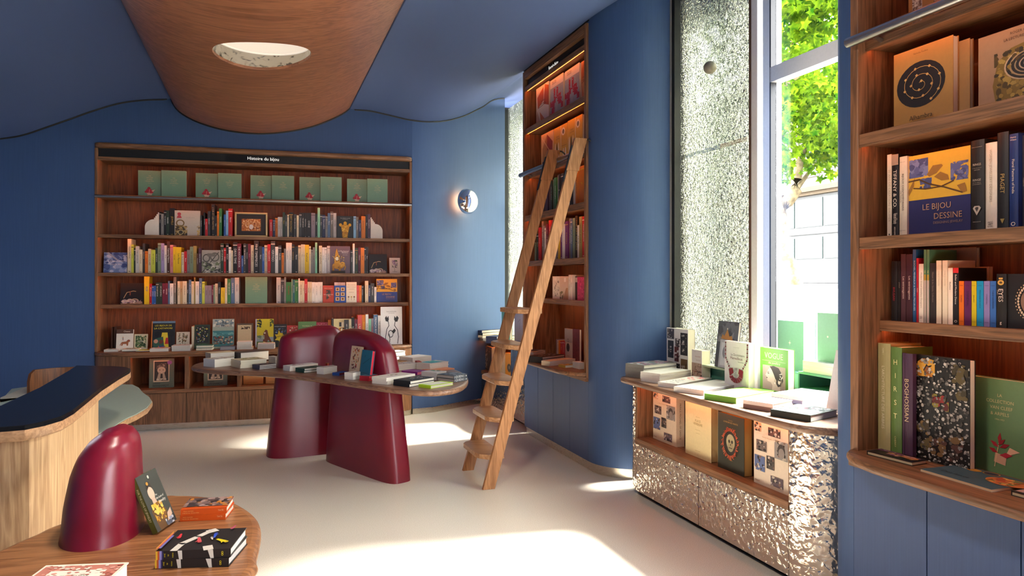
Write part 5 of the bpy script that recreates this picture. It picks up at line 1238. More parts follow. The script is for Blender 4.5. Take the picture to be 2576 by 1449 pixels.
# --- niches under the counter
def nf(q, x0, x1, yt, yb, cover, lab, ops, grp=None, T=.03): X0, Y0 = Q(q, x0, yt); X1, Y1 = Q(q, x1, yb); return face(LB, X0, X1, Y0, Y1, .404, -.03, T, cover, lab, grp, front=ops, lean=4)
SB = [('r', .17, .2, .82, .94, 'c8b898'), ('r', .21, .24, .78, .9, '2e2a26'), ('b', .3, .6, .7, .84, ['6a5c50', '4c4038', '8a7a6a'], 40, .012, 3), ('e', .5, .6, .17, .12, 'b8a890'), ('e', .43, .61, .025, .012, '2e2a26'), ('e', .57, .61, .025, .012, '2e2a26'), ('p', [(.3, .26), (.4, .56), (.47, .5), (.44, .26)], 'a89a84'), ('p', [(.7, .26), (.6, .56), (.54, .5), (.56, .26)], 'a89a84'), ('b', .3, .25, .7, .32, ['c8bca4'], 12, .012, 4), ('e', .83, .86, .1, .07, '8a5a9a'), ('t', 'SARAH', .3, .15, .055, '1c211c', 0, .5), ('t', 'BERNHARDT', .48, .07, .065, '1c211c', 0, .88)]
nf(q3, 521, 730, 815, 1060, '5e6c5c', 'grey-green cover with a sepia portrait, left niche of the wide bookcase', SB)
nf(q3, 985, 1184, 800, 1034, '5e6c5c', 'grey-green portrait cover half hidden by the display table', SB)
SJ = [('t', 'Stage', .3, .86, .07, '3c3020', 0, .5), ('t', 'Jewels', .66, .76, .07, '3c3020', 0, .5), ('t', 'IN THE COMEDIE FRANCAISE', .5, .62, .018, '3c3020', 0, .6), ('r', .2, .1, .7, .11, '8a7a50')]
nf(q3, 1320, 1490, 860, 1014, 'd2b576', 'tan cover with dark serif title in the niche behind the table', SJ, 'tan covers in the third niche')
nf(q4, 163, 300, 870, 1004, 'd2b576', 'second tan cover, just left of the burgundy fin in the niche', SJ, 'tan covers in the third niche')
# ================================================================== tall bookcase with the ladder
m1 = (1300, 40, 4.025); m2 = (1300, 380, 4.53); m3 = (1300, 660, 4.53)
def mq(q, x0, x1, yt, z, d, cover, lab, ops=(), T=.03, H=None, **k):
    X0, Y0 = Q(q, x0, yt); X1 = Q(q, x1, 0)[0]; Yd = MBF.hit(X0, d)[1]; yb = HY + (EYE - z) * FX / Yd
    return face(MBF, X0, X1, Y0, yb, z, d, T, cover, lab, front=ops, **k)
GEO = [('p', [(0, 0), (.4, 0), (.1, .4), (0, .3)], 'c8a88c'), ('p', [(.1, .75), (.6, .95), (.6, .6), (.15, .45)], 'c2571e'), ('p', [(.6, .5), (1, .4), (1, .9), (.7, .98)], 'b8481a'), ('p', [(.3, .35), (.7, .1), (.9, 0), (.4, 0)], 'cf6a2c'), ('l', [(.2, .46), (.8, .5)], .004, '2a1810'), ('t', 'Tom Dixon', .55, .6, .05, '2a1810', 0, .5), ('t', 'elle energy', .55, .53, .06, '2a1810', 0, .6)]
mq(m1, 197, 325, 745, 2.96, .06, 'e6d6c2', 'cream and orange geometric cover on the top shelf of the ladder bookcase', GEO)
HK = [('r', 0, 0, 1, .78, 'a9a9ac'), ('t', 'David Hicks', .3, .93, .045, '3c2c28', 0, .5), ('t', 'scrapbooks', .3, .88, .045, '3c2c28', 0, .5), ('r', .28, .44, .62, .74, 'c01a30'), ('r', .0, .3, .9, .44, 'c01a30'), ('r', .12, .12, .36, .44, 'c01a30'), ('r', .6, .28, .84, .55, 'c01a30'), ('r', .3, 0, .62, .12, 'c01a30'), ('r', .4, .5, .5, .78, 'a9a9ac'), ('r', .36, .26, .64, .36, 'b9b6b4'), ('r', .44, .16, .56, .46, 'b9b6b4'), ('r', 0, .0, .16, .14, 'c01a30'), ('r', .84, .16, 1, .3, 'c01a30'), ('b', .02, .02, .98, .76, ['c9c9cc'], 50, .006, 4)]
mq(m1, 340, 470, 662, 2.96, .06, 'e9dfd0', 'grey and red patterned cover, left of two on the top shelf', HK, T=.025)
mq(m1, 488, 634, 570, 2.96, .06, 'e9dfd0', 'grey and red patterned cover, right of two on the top shelf', HK, T=.025)
mq(m1, 652, 690, 470, 2.96, .06, 'c87a44', 'orange cover cut by the right post of the ladder bookcase', GEO)
BR = [('p', [(.1, .6), (.5, .95), (.5, .5), (.1, .2)], 'b07a3c'), ('p', [(.5, .95), (.95, .7), (.9, .3), (.5, .5)], '8a2a20'), ('r', .1, .02, .45, .25, '3c2c24'), ('g', .75, .16, .2, .14, '6a4028', .5), ('l', [(.1, .9), (.9, .35)], .008, 'e6c890')]
mq(m1, 248, 370, 1212, 2.52, .07, 'd4a86a', 'tan cover with brown geometric motifs above the ladder rail', BR)
YB = [('r', .52, 0, .56, 1, 'e8d8b0'), ('t', 'BUCKS', .3, .75, .04, '5a4420', 0, .4), ('t', 'COTTON', .3, .69, .04, '5a4420', 0, .4)] + [('e', .12 + .13 * i, .3, .045, .3, c_) for i, c_ in enumerate(['f0e4c8', '4c4438', 'f0e4c8'])] + [('e', .72, .82, .13, .1, 'f0e4c8'), ('e', .72, .82, .07, .06, '6a5c48'), ('e', .72, .2, .05, .2, 'f0e4c8'), ('e', .88, .2, .05, .2, 'f0e4c8'), ('r', .6, .45, .95, .46, '8a6a20')]
mq(m1, 375, 512, 1148, 2.52, .07, 'd9a325', 'yellow cover with white ovals, left one above the ladder rail', YB)
mq(m1, 516, 664, 1068, 2.52, .07, 'd9a325', 'yellow cover with white ovals, right one above the ladder rail', YB)
def mrow(data, q, z, d, lab, grp, base, depth=.2): row(MBF, data, *q, z, base, d, lab, grp, depth=depth)
mrow('''235,262,350,brn
262,290,345,brn,tan
290,322,345,brn
322,350,340,plm
352,365,330,wht
365,385,320,brn,red
385,400,330,dgn
400,415,310,sag
415,442,290,grn,wht;HANGJIN
442,453,270,blk,wht
453,465,268,wht,blk;15
465,490,255,blk,wht;5
490,520,245,blk,wht;2
520,552,235,blk,wht;O
552,600,232,wht,org;CO
600,638,205,blk,wht;9
640,665,260,lgr
665,690,240,org
690,770,175,org,yel;JE''', m2, 2.12, .05, 'under the rail of the ladder bookcase', 'spines under the ladder rail', (700, 605, 235, 770))
mrow('''200,218,1060,sag
218,245,960,dgn
245,272,890,red,wht
272,292,820,tau
292,310,870,gry
310,325,895,wht
325,348,850,win
348,358,910,crm
358,385,808,red
385,400,870,wht
400,415,830,brn
415,440,805,wht,blk
440,468,780,gry
468,490,900,yel
490,515,870,pur
515,550,850,wht,cor
550,585,820,pur,gld;DESSIN
585,608,790,tau
608,630,790,stl
630,655,785,sag
655,682,760,blk,gld;THE ART OF JADE
682,705,865,wht,blk;FAUX
705,735,768,kha
738,768,765,red''', m2, 1.68, .05, 'on the chest-high shelf of the ladder bookcase', 'spines on the chest-high shelf of the ladder bookcase', (1272, 1236, 200, 768))
mq(m3, 408, 488, 160, 1.325, .13, 'ddd0bc', 'white cover with a pencil sketch beside the ladder', [('b', .2, .1, .95, .85, ['a89a88', '8a7c6a', 'c0b4a0'], 26, .012, 3), ('r', .15, .82, .6, .95, 'efe6d8')])
mq(m3, 490, 582, 160, 1.325, .13, 'cdb49c', 'pinkish photo cover between the sketch and white spines', [('b', 0, 0, .5, .35, ['6a5a3c', '8a7848'], 12, .02, 3), ('p', [(.4, 0), (.8, .5), (1, .5), (1, 0)], 'a87c54'), ('r', .55, .76, .78, .94, 'e8e0d4')])
mrow('582,597,160,wht\n597,612,160,crm\n612,630,160,wht', m3, 1.325, .13, 'beside the sketch cover near the ladder', 'white spines on the recessed shelf', (442, 446, 582, 630))
mq(m3, 634, 745, 160, 1.325, .16, '2c1f1c', 'dark cover behind the magenta book', [('r', .3, .75, .95, .95, 'b8aca0')])
f_ = mq(m3, 690, 780, 165, 1.325, .12, 'b01850', 'magenta patterned book leaning beside the right post', [('b', .05, .05, .95, .95, ['8a1040', 'd04070'], 30, .012, 3)])
mq(m3, 546, 634, 750, .77, .18, 'cdbca8', 'grey cover with a dark oval jewel on the bookcase counter', [('r', 0, .58, 1, 1, 'a8a09a'), ('e', .45, .42, .2, .13, '2a2222'), ('g', .45, .64, .12, .05, '4a3c3c', .3), ('t', 'Mucha', .5, .16, .05, '8a5a4a', 0, .5)], T=.02)
mq(m3, 636, 714, 755, .77, .18, '6a1620', 'dark red cloth book right of the oval jewel cover', [('b', .1, .1, .9, .9, ['8a2a30', '581018'], 26, .01, 3)], T=.02)
mrow('440,457,800,mau\n457,470,808,crm\n470,484,808,org\n484,512,812,red\n512,540,805,red', m3, .77, .17, 'on the counter under the ladder bookcase shelves', 'coloured spines on the counter of the ladder bookcase', (1012, 1020, 440, 540), depth=.14)
def ms(c, r, wid, n, T, cov, lab, **k): return stack(Q(m3, *c), Q(m3, *r), wid, .77, n, T, cov, lab, 'piles on the counter of the ladder bookcase', **k)
ms((150, 1012), (440, 1010), .22, 2, .015, 'wht', 'large pale book at the back of the ladder bookcase counter', art=[('b', .05, .05, .95, .95, ['8a7a6a', '4a4038'], 20, .03, 3)])
ms((190, 1100), (330, 1070), .14, 3, .02, 'lgr', 'grey book at the left end of the ladder bookcase counter', art=[('r', .5, .3, .9, .8, '3a3230')])
ms((290, 1152), (548, 1118), .17, 3, .018, 'blk', 'black book with white pages on the ladder bookcase counter', art=[('b', .1, .1, .9, .9, ['d8d0c8', 'a89888', '3a3430'], 30, .014, 3)])
ms((378, 1184), (668, 1148), .10, 2, .02, 'crm', 'cream novel in front of the black pile', hard=False)
ms((552, 1205), (668, 1196), .10, 1, .022, 'gld', 'small gold-edged book at the front of the counter', art=[('b', .1, .1, .9, .9, ['2a2420', 'b88a50'], 16, .012, 3)])
ms((712, 1218), (790, 1214), .12, 4, .013, 'wht', 'white pamphlet beside the right post', hard=False)
ms((560, 1085), (740, 1062), .16, 1, .018, 'tau', 'taupe book lying behind the cream novels', art=[('b', .1, .1, .9, .9, ['5a2a30', '8a7a6a'], 20, .014, 3)])
# ================================================================== bookcase at the right edge
r1 = (2130, 0, 4.39); r2 = (2130, 300, 4.262); r3 = (2130, 590, 4.996); r4 = (2130, 840, 3.15)
def rq(q, x0, x1, yt, z, d, cover, lab, ops=(), T=.03, **k):
    X0, Y0 = Q(q, x0, yt); X1 = Q(q, x1, 0)[0]; Yd = RBF.hit(X0, d)[1]; yb = HY + (EYE - z) * FX / Yd
    return face(RBF, X0, X1, Y0, yb, z, d, T, cover, lab, front=ops, **k)
def spiral():
    ops = [('e', .47, .53, .41, .285, '1c1a1e')]; pts = []; n = 60; bx = []
    for i in range(n + 1):
        u = i / n; a = math.radians(-60 + 900 * u); rr_ = (.33 * (1 - u) + .03); pts.append((.47 + rr_ * math.cos(a), .53 + rr_ * .695 * math.sin(a)))
    ops.append(('l', pts, .0022, 'd8a660'))
    d_ = 0; last = pts[0]; bx.append(last)
    for p_ in pts[1:]:
        d_ += math.hypot(p_[0] - last[0], (p_[1] - last[1]) * 1.44); last = p_
        if d_ > .185: bx.append(p_); d_ = 0
    for x, y in bx:
        for dx, dy in ((-.011, 0), (.011, 0), (0, .008), (0, -.008)): ops.append(('e', x + dx, y + dy, .0125, .0088, 'd8a660'))
    return ops + [('t', 'Nicholas Foulkes', .5, .92, .022, '5a3c1c', 0, .5), ('t', 'Alhambra', .5, .12, .062, '33241c', 0, .5)]
rq(r1, 520, 1175, 615, 2.12, .09, 'b8894a', 'gold cover with a dark disc and a spiral of clovers', spiral(), T=.03)
X0 = RBF.hit(Q(r1, 1185, 0)[0], .10)[0]; book(face_pose(RBF, X0, .12, 2.12), .05, .02, .30, 'b08550', 'second gold book just showing behind the clover spiral cover')
AG = [('p', [(.22, .05), (.18, .3), (.24, .6), (.4, .74), (.62, .78), (.85, .7), (.98, .6), (1, .1), (.5, .03)], '8c6c28'), ('b', .2, .06, .98, .72, ['5a4418', 'a88434', '3c3014', 'c09c48'], 160, .012, 5)] + [('e', .62, .5, .30 * k, .21 * k, c_) for k, c_ in ((1, 'd8b48a'), (.93, '2c2420'), (.8, 'b89468'), (.72, '2a2422'), (.6, 'b09068'), (.54, '2c2624'), (.42, 'c8a888'), (.36, '1c1a1c'), (.24, '8a7868'), (.14, '2c2826'), (.08, 'c0b0a0'))] + [('t', 'ROGER CAILLOIS', .56, .93, .035, '3c2818', 0, .72), ('t', 'LA LECTURE DES PIERRES', .56, .86, .035, '3c2818', 0, .9)]
rq(r1, 1455, 2420, 430, 2.12, .09, 'b48a66', 'beige cover with a ringed agate stone, upper right corner', AG, T=.03)
rq(r1, 683, 960, -300, 2.52, .09, 'a5662a', 'orange-brown cover with a white floral band above the steel rail', [('r', .16, 0, .56, 1, 'b89a88'), ('b', .16, 0, .56, .6, ['6a4434', 'd8c0b0', '8a6450'], 120, .006, 3)], T=.03)
def rsp(q, x0, x1, yt, z, d, c, tc, title, lab, extra=(), size=.5, ty=.5, mw=.7, W_=.2, name='book', pg='d8ccb2'):
    X0, Y0 = Q(q, x0, yt); X1 = Q(q, x1, 0)[0]; a0 = RBF.hit(X0, d)[0]; a1 = RBF.hit(X1, d)[0]; Yd = RBF.hit((X0 + X1) / 2, d)[1]; H = EYE + (HY - Y0) * Yd / FX - z; T = a1 - a0 - .0012
    ops = [('t', title, .5, ty, size * T / H, tc, -90, mw)] if title else []
    return book(spine_pose(RBF, a1 - .0006, d, z), W_, T, H, c, lab, sp=ops + list(extra), pg=pg, round_spine=T > .03)
z = 1.68; D_ = .075
rsp(r2, 433, 483, 378, z, D_, 'd6c6b0', 'b09a80', '30 ANS DE CREATION  BAUMER', 'narrow cream spine at the left end, beside the black jewellery house volume', [('p', [(.3, .04), (.7, .04), (.5, .015)], '2a2420')], .5, .5, .72)
rsp(r2, 486, 562, 378, z, D_, '171315', 'e8d8c4', "TIFFANY & CO.", 'black spine with a grey top and big white lettering', [('r', 0, .87, 1, 1, '9a8472'), ('t', 'Vision and Virtuosity', .5, .22, .10, 'e8d8c4', -90, .13), ('t', 'ASSOULINE', .5, .07, .04, 'e8d8c4', -90, .1)], .55, .58, .46)
rsp(r2, 566, 648, 400, z, D_, 'd9c9b2', '3c3028', 'BIJOUX CONTEMPORAINS', 'cream spine between the black spine and the yellow hydrangea cover', [('t', 'UNE PASSION', .25, .5, .018, '3c3028', -90, .3), ('t', 'CHANTAL BIZOT', .5, .93, .012, '3c3028', 0, .7), ('t', 'EDITIONS DU REGARD', .5, .07, .012, '3c3028', 0, .8)], .26, .55, .62)
rq(r2, 661, 1330, 405, z, .085, '2b2c5c', 'large yellow and blue cover with hydrangeas on the right bookcase', bijou(True), T=.03)
rsp(r2, 1335, 1481, 222, z, D_ - .005, '1d1916', 'b8a898', '', 'thick black ring book spine with a diamond emblem', [('t', 'RINGS', .5, .73, .028, 'c8b8a4', 0, .6), ('t', 'OF THE 20TH AND 21ST', .5, .69, .01, 'a89a88', 0, .7), ('t', 'CENTURIES', .5, .67, .01, 'a89a88', 0, .6), ('t', 'RINGE', .5, .56, .028, 'c8b8a4', 0, .6), ('t', 'DES 20. UND 21.', .5, .53, .01, 'a89a88', 0, .7), ('t', 'JAHRHUNDERTS', .5, .51, .01, 'a89a88', 0, .7), ('p', [(.2, .25), (.32, .275), (.68, .275), (.82, .25), (.5, .17)], 'b8a898'), ('p', [(.36, .25), (.44, .262), (.58, .262), (.64, .25), (.5, .21)], '3c3430'), ('t', 'BEATRICE CHADOUR SAMPSON', .5, .92, .011, 'c8b8a4', 0, .8), ('t', 'ARNOLDSCHE', .5, .1, .011, 'c8b8a4', 0, .6)])
rsp(r2, 1484, 1614, 250, z, D_, 'e0d2c0', 'a89884', 'WOMEN JEWELLERY DESIGNERS', 'tall off-white spine right of the ring book', [('t', 'ACC', .5, .09, .022, '1c1816', 0, .5), ('t', 'ART', .5, .065, .022, '1c1816', 0, .5), ('t', 'BOOKS', .5, .043, .014, '1c1816', 0, .5)], .28, .62, .6)
rsp(r2, 1616, 1740, 138, z, D_, '1a1b1d', 'b8995c', 'PIAGET', 'tallest black spine with gold capitals on the right bookcase', [('p', [(.3, .11), (.7, .11), (.5, .06)], '9a8a4c')], .5, .47, .2)
rsp(r2, 1744, 1842, 155, z, D_, '16306a', 'e8dccc', 'Floral Patterns of India', 'dark blue floral pattern spine right of the tallest black one', [('t', 'Henry', .5, .96, .018, 'e8dccc', 0, .7), ('t', 'Wilson', .5, .935, .018, 'e8dccc', 0, .7), ('g', .5, .05, .25, .02, 'e8dccc', .3)], .36, .55, .36)
rsp(r2, 1878, 1930, 170, z, D_ + .02, '3c3a44', 'b8a898', 'TISSUS', 'dark grey spine right of the blue floral pattern spine')
rsp(r2, 1905, 2010, 400, z, D_ + .02, 'c87a24', 'e8d0a8', 'BIJOUX', 'orange spine at the right edge of the view')
z = 1.325; D_ = .135
R3 = [(560, 642, 335, '1a1718', 'a8303c', 'BVLGARI', 'black spine with small red capitals, leftmost on its shelf', .34, .45, .3),
      (644, 676, 335, '1c1a1c', 'b09c8c', 'JOYAUX', 'narrow black spine left of the two plum ones', .4, .6, .5),
      (680, 744, 245, '4a2c34', 'd8c0b4', 'Les extravagantes', 'plum spine, left of the two alike', .4, .5, .4), (747, 827, 247, '3c1c28', 'd8c0b4', 'Les extravagantes', 'plum spine, right of the two alike', .34, .5, .4),
      (829, 873, 188, '1f4c78', 'b8ccd8', 'ROCHES, MINERAUX & PIERRES PRECIEUSES', 'slim blue minerals guide spine', .5, .5, .7), (875, 904, 297, 'a81426', 'e8c8c0', 'Stones', 'slim red spine right of the blue minerals guide', .5, .5, .5),
      (906, 966, 368, 'e0d2c2', '8a7868', 'Modern British Jewellery Designers', 'white British designers spine right of the slim red one', .36, .55, .6), (968, 1002, 190, '4c7a58', 'd0b870', 'Vol', 'green-topped spine, left of the two alike', .5, .7, .2), (1005, 1040, 190, '4c7a58', 'd0b870', 'Vol', 'green-topped spine, right of the two alike', .5, .7, .2),
      (1044, 1120, 360, '2c2422', '8a7c70', 'Harper & the Gatsby Collection', 'dark patterned spine left of the two cream ones', .26, .6, .5), (1125, 1190, 328, 'e0d2b8', 'b0a084', 'VIVRE D ORFEVRE', 'cream spine, left of the two alike', .28, .72, .24), (1203, 1268, 325, 'e0d2b8', 'b0a084', 'VIVRE D ORFEVRE', 'cream spine, right of the two alike', .28, .72, .24),
      (1271, 1334, 418, 'e6d8c6', '3c2824', 'Bauhaus', 'white architecture school spine left of the red-topped black one', .34, .68, .24), (1336, 1408, 418, '151214', 'e8dccc', 'Ballet and Modern Dance', 'black spine with a red top square', .4, .62, .52),
      (1410, 1474, 585, 'd86a10', '5a2c10', 'DUMAS', 'orange pocket spine, first of the rainbow set', .3, .6, .4), (1476, 1566, 585, '5a1650', '2c0c2c', 'STENDHAL', 'purple pocket spine of the rainbow set', .3, .6, .4), (1568, 1631, 585, 'c8b410', '4a4410', 'BALZAC', 'yellow pocket spine of the rainbow set', .3, .6, .4),
      (1633, 1720, 585, '0c8ab8', '08384c', 'PERSONNE DE NOUS', 'cyan pocket spine of the rainbow set', .24, .6, .4), (1722, 1799, 585, '8478ac', '2c2444', 'STENDHAL', 'lilac pocket spine of the rainbow set', .26, .6, .4), (1801, 1879, 585, '3264aa', '14243c', 'TABLE DES FEMMES', 'mid blue pocket spine, last of the rainbow set', .26, .6, .4)]
for x0, x1, yt, c_, tc, ti, lab, sz, ty, mw in R3:
    ex = []
    if ti[:6] == 'Ballet': ex = [('r', 0, .91, 1, 1, 'c01c20'), ('g', .5, .06, .25, .02, 'e8dccc', .3)]
    if ti == 'Vol': ex = [('r', 0, .0, 1, .58, 'b0a094'), ('r', .1, .58, .9, .66, 'a8862c')]
    if ti[:6] == 'Modern': ex = [('t', 'ACC', .5, .1, .022, '1c1816', 0, .6), ('t', 'ART', .5, .075, .022, '1c1816', 0, .6)]
    if yt == 585: ex = [('t', 'ROMAN', .5, .9, .018, tc, 0, .7), ('t', 'POCHE', .5, .09, .018, tc, 0, .7)]
    rsp(r3, x0, x1, yt, z, D_, c_, tc, ti, lab, ex, sz, ty, mw, W_=.11 if yt == 585 else .15)
rq(r3, 1055, 1628, 185, z, .315, '8f8578', 'big grey cover standing behind the cream spines', [('e', .7, .6, .2, .14, '2a2424'), ('b', .5, .45, .95, .75, ['3c3430', '1c1818'], 40, .02, 4)], T=.02)
rq(r3, 1412, 1790, 410, z, .29, 'cdb49c', 'beige dance book cover standing behind the rainbow set', [('t', 'Ballet and Modern Dance', .48, .85, .07, '3c2c24', 0, .86), ('p', [(.45, .5), (.53, .64), (.62, .5)], 'a01a30')], T=.02)
X0 = RBF.hit(Q(r3, 1882, 0)[0], .125)[0]
EY = [('e', .82, .5, .36, .24, '7a5c4a'), ('e', .9, .5, .2, .12, '3c2c28')] + [('e', .82 + .43 * math.cos(math.radians(a)), .5 + .29 * math.sin(math.radians(a)), .035, .024, 'c8ac90') for a in range(70, 300, 11)] + [('e', .82 + .5 * math.cos(math.radians(a)), .5 + .335 * math.sin(math.radians(a)), .02, .014, 'b89878') for a in range(75, 300, 11)]
rsp(r3, 1882, 2012, 495, z, .13, '1c1a18', 'e8dccc', 'EYES', 'black spine with a gold crowned eye emblem', [('e', .5, .84, .32, .05, 'c8a04c'), ('e', .5, .84, .16, .02, '4c3c20'), ('r', .3, .9, .7, .93, 'c8a04c'), ('t', "Lover's", .2, .66, .02, 'e8dccc', -90, .14), ('t', 'g', .5, .08, .06, 'e8dccc', 0, .5)], .5, .6, .24)
rq(r3, 2014, 2400, 497, z, .135, '141112', 'black cover with an eye portrait ringed by pearls, right edge', EY, T=.02)
z = .77
rsp(r4, 248, 348, 75, z, .085, 'a89a68', 'e0d4b0', "L'ARCHITECTURE DES ARBRES", 'tall khaki spine in plastic wrap at the left of the right-hand counter', [('t', 'TOME 1', .5, .93, .016, 'e0d4b0', -90, .06)], .24, .5, .58, W_=.17, pg='8a8468')
rsp(r4, 350, 438, 105, z, .085, '5f7a3c', 'e8dc98', '', 'green linen spine with five stacked cream capitals', [('t', c_, .5, .86 - i * .125, .05, 'f0e4a0', 0, .6) for i, c_ in enumerate('HIRST')] + [('t', 'CHERRY', .5, .12, .02, 'd8d08c', -90, .14)], W_=.17)
rsp(r4, 441, 524, 155, z, .085, '4a2c44', 'd8b890', 'BOGHOSSIAN', 'plum spine with gold capitals beside the pearl cover', [('r', .2, .0, .25, 1, '5c3c54')], .42, .55, .46, W_=.02)
PRL = [('b', 0, 0, 1, 1, ['8a8078', 'b0a498', '5c544e', '3c3632', 'c8bcb0'], 520, .0075, 21), ('b', .02, .8, .4, .97, ['b8701c', 'd89a34', '8a4c14'], 14, .022, 3), ('b', .35, .5, .65, .65, ['8a1c20', '8a7a2c', '5a1418'], 18, .016, 5), ('b', .05, .1, .3, .4, ['6a5a34', '4c3c24', '8a6a3c'], 20, .018, 6), ('b', .3, .05, .9, .3, ['5a3830', '3c2824', '7a5a34'], 22, .018, 7), ('b', .7, .6, .98, .95, ['3c3018', '5a4a24'], 18, .02, 8)]
rq(r4, 530, 976, 160, z, .115, '14100f', 'big dark cover crowded with pearls and gem flowers', PRL, T=.03)
VB = [('t', 'LA', .5, .83, .034, 'c8b480', 0, .3), ('t', 'COLLECTION', .5, .765, .036, 'c8b480', 0, .72), ('t', 'VAN CLEEF', .52, .70, .036, 'c8b480', 0, .6), ('t', '& ARPELS', .5, .635, .036, 'c8b480', 0, .52), ('t', '1906-1953', .5, .575, .018, 'c8b480', 0, .26), ('p', [(.42, .12), (.58, .1), (.6, .2), (.44, .22)], 'c89878'), ('p', [(.58, .2), (.78, .27), (.64, .3)], 'd8a888'), ('l', [(.43, .07), (.46, .2), (.5, .36)], .003, 'd8b080')] + [('p', [(x, y), (x + dx * .5 + dy * .22, y + dy * .5 - dx * .16), (x + dx, y + dy), (x + dx * .5 - dy * .22, y + dy * .5 + dx * .16)], c_) for x, y, dx, dy, c_ in ((.49, .32, .02, .12, '9c1a24'), (.49, .28, -.12, .06, 'a82030'), (.5, .28, .14, .05, '8c1420'), (.48, .22, -.13, .04, '9c1a24'), (.5, .2, .18, .02, 'a82030'), (.48, .3, .10, .08, '8c1420'))]
rq(r4, 944, 1510, 325, z, .20, '5d7c50', 'large green linen book with a red flower on the right counter', VB, T=.04, spine='7a9a6c')
def flat4(pts, T, cover, lab, ops, z=.77, hard=True, pg='cdb48c', mxw=.21):
    """flat book; pts = near-left corner, near-right corner, far-left corner of the base (px)"""
    A, B, Cc = [G(x, y, z) for x, y in pts]; d = (B - A); L_ = d.length; d.normalize(); back = Vector((-d.y, d.x, 0)); Wd = min(abs((Cc - A).dot(back)), mxw)
    return book(xf(A + Vector((0, 0, T)), d, (0, 0, -1), back), L_, T, Wd, cover, lab, front=ops, hard=hard, pg=pg)
flat4([Q(r4, 160, 955), Q(r4, 520, 1048), Q(r4, 510, 915)], .016, '191414', 'dark book with violet band lying at the left of the right-hand counter', [('r', .0, .62, .5, 1, '4a1c3c'), ('t', 'ART NOUVEAU', .25, .88, .08, 'd8c0b0', 0, .4), ('b', .35, .2, .95, .8, ['8a5a6c', 'c08a7c', 'b87a3c', '5c2c48'], 50, .014, 4), ('l', [(.3, .6), (.5, .5), (.9, .3)], .006, 'b8842c')], mxw=.085)
flat4([Q(r4, 584, 1090), Q(r4, 1148, 1256), Q(r4, 1190, 1020)], .010, '3f5a64', 'blue-grey booklet with an orange disc on the right-hand counter', [('e', .28, .84, .1, .09, 'b8842c'), ('e', .5, .88, .09, .08, '2c2c44'), ('g', .5, .88, .11, .1, 'c88a2c', .14), ('e', .86, .62, .26, .25, 'c8743c'), ('b', .66, .42, .99, .84, ['8a5a24', 'e0a850', '6a7a4c', 'b04a2c'], 60, .016, 3), ('t', 'Des luxes', .35, .28, .1, '1c2c34', 0, .4)], hard=False, pg='d8b48c')
flat4([Q(r4, 1302, 1278), Q(r4, 1480, 1328), Q(r4, 1420, 1240)], .016, '2c2426', 'dark book corner at the right edge of the view', [('r', .1, .1, .9, .9, 'b89a94')])
# ================================================================== display cabinet under the near window
d1 = (1560, 780, 4.2625); d6 = (1560, 940, 2.846)
def dq(q, x0, x1, yt, z, d, cover, lab, ops=(), T=.03, fr=None, ht=None, **k):
    fr = fr or DC; X0, Y0 = Q(q, x0, yt); X1 = Q(q, x1, 0)[0]; Yd = fr.hit(X0, d)[1]; yb = HY + (EYE - z) * FX / Yd
    return face(fr, X0, X1, Y0, yb, z, d, T, cover, lab, front=ops, **k)
def photos(seed, warm=1):
    rr = random.Random(seed); o = []
    for u, v, w_, h_, base in ((.02, .84, .2, .14, 'c89a78'), (.42, .82, .34, .13, '5c3c38'), (.08, .54, .3, .17, '6a5c58'), (.6, .5, .36, .28, '8a8480'), (.03, .22, .3, .24, '5c6c94'), (.38, .3, .22, .2, '4c4844'), (.5, .06, .34, .15, '5c4c54')):
        o.append(('r', u, v, u + w_, v + h_, base)); o.append(('b', u, v, u + w_, v + h_, ['2c2624', 'b8a898', '7a5c50', '1c1a1a', 'd0c4b8'], 16, .010, seed + int(u * 100)))
    o += [('e', .79, .64, .10, .10, '3c3634'), ('e', .80, .6, .08, .08, '8a807a'), ('t', 'PRINCE MICHAEL OF GREECE', .5, .77, .022, 'b08a5c', 0, .8), ('t', 'Rizzoli', .12, .06, .03, '8a5c2c', 0, .22)]
    return o
SPN = [('t', 'PRINCE MICHAEL OF GREECE', .5, .5, .04, '6a4c2c', -90, .8)]
zN = .402
dq(d6, 236, 402, 118, zN, .145, 'dac6aa', 'cream cover with seven photos, leftmost in the oak niche', photos(3), T=.062, flip=True, sp=SPN)
dq(d6, 467, 652, 185, zN, .12, 'e2cf9c', 'plain yellow-cream cover second in the oak niche', [('t', 'Documents', .5, .74, .02, 'b09a64', 0, .4), ('t', 'PLACE', .5, .67, .045, '9a8450', 0, .4), ('t', 'VENDOME', .5, .61, .045, '9a8450', 0, .6), ('r', .4, .5, .6, .505, 'b09a64'), ('r', .42, .44, .58, .445, 'b09a64'), ('r', .4, .12, .6, .125, 'b09a64'), ('t', 'Paris', .5, .05, .014, 'b09a64', 0, .2)], T=.05, pg='c8a870')
CR = [('e', .5, .5, .24, .21, '2c2a24'), ('e', .5, .52, .16, .14, 'a89c78'), ('e', .5, .44, .11, .09, '9a8e6c'), ('e', .45, .53, .035, .03, '2a241c'), ('e', .56, .53, .035, .03, '2a241c'), ('e', .505, .475, .014, .018, '2a241c'), ('r', .44, .41, .57, .425, '3c3426')]
_r = random.Random(5)
for i in range(64):
    a = i * 2 * math.pi / 64; x, y = .5 + .245 * math.cos(a), .5 + .215 * math.sin(a); L2 = _r.uniform(.03, .08); a2 = a + _r.uniform(-.5, .5)
    CR.append(('l', [(x, y), (x + L2 * math.cos(a2), y + L2 * .8 * math.sin(a2)), (x + L2 * 1.3 * math.cos(a2 + _r.uniform(-.9, .9)), y + L2 * 1.1 * math.sin(a2 + .3))], .0035, _r.choice(['c8502c', 'b8401f', 'd8683c'])))
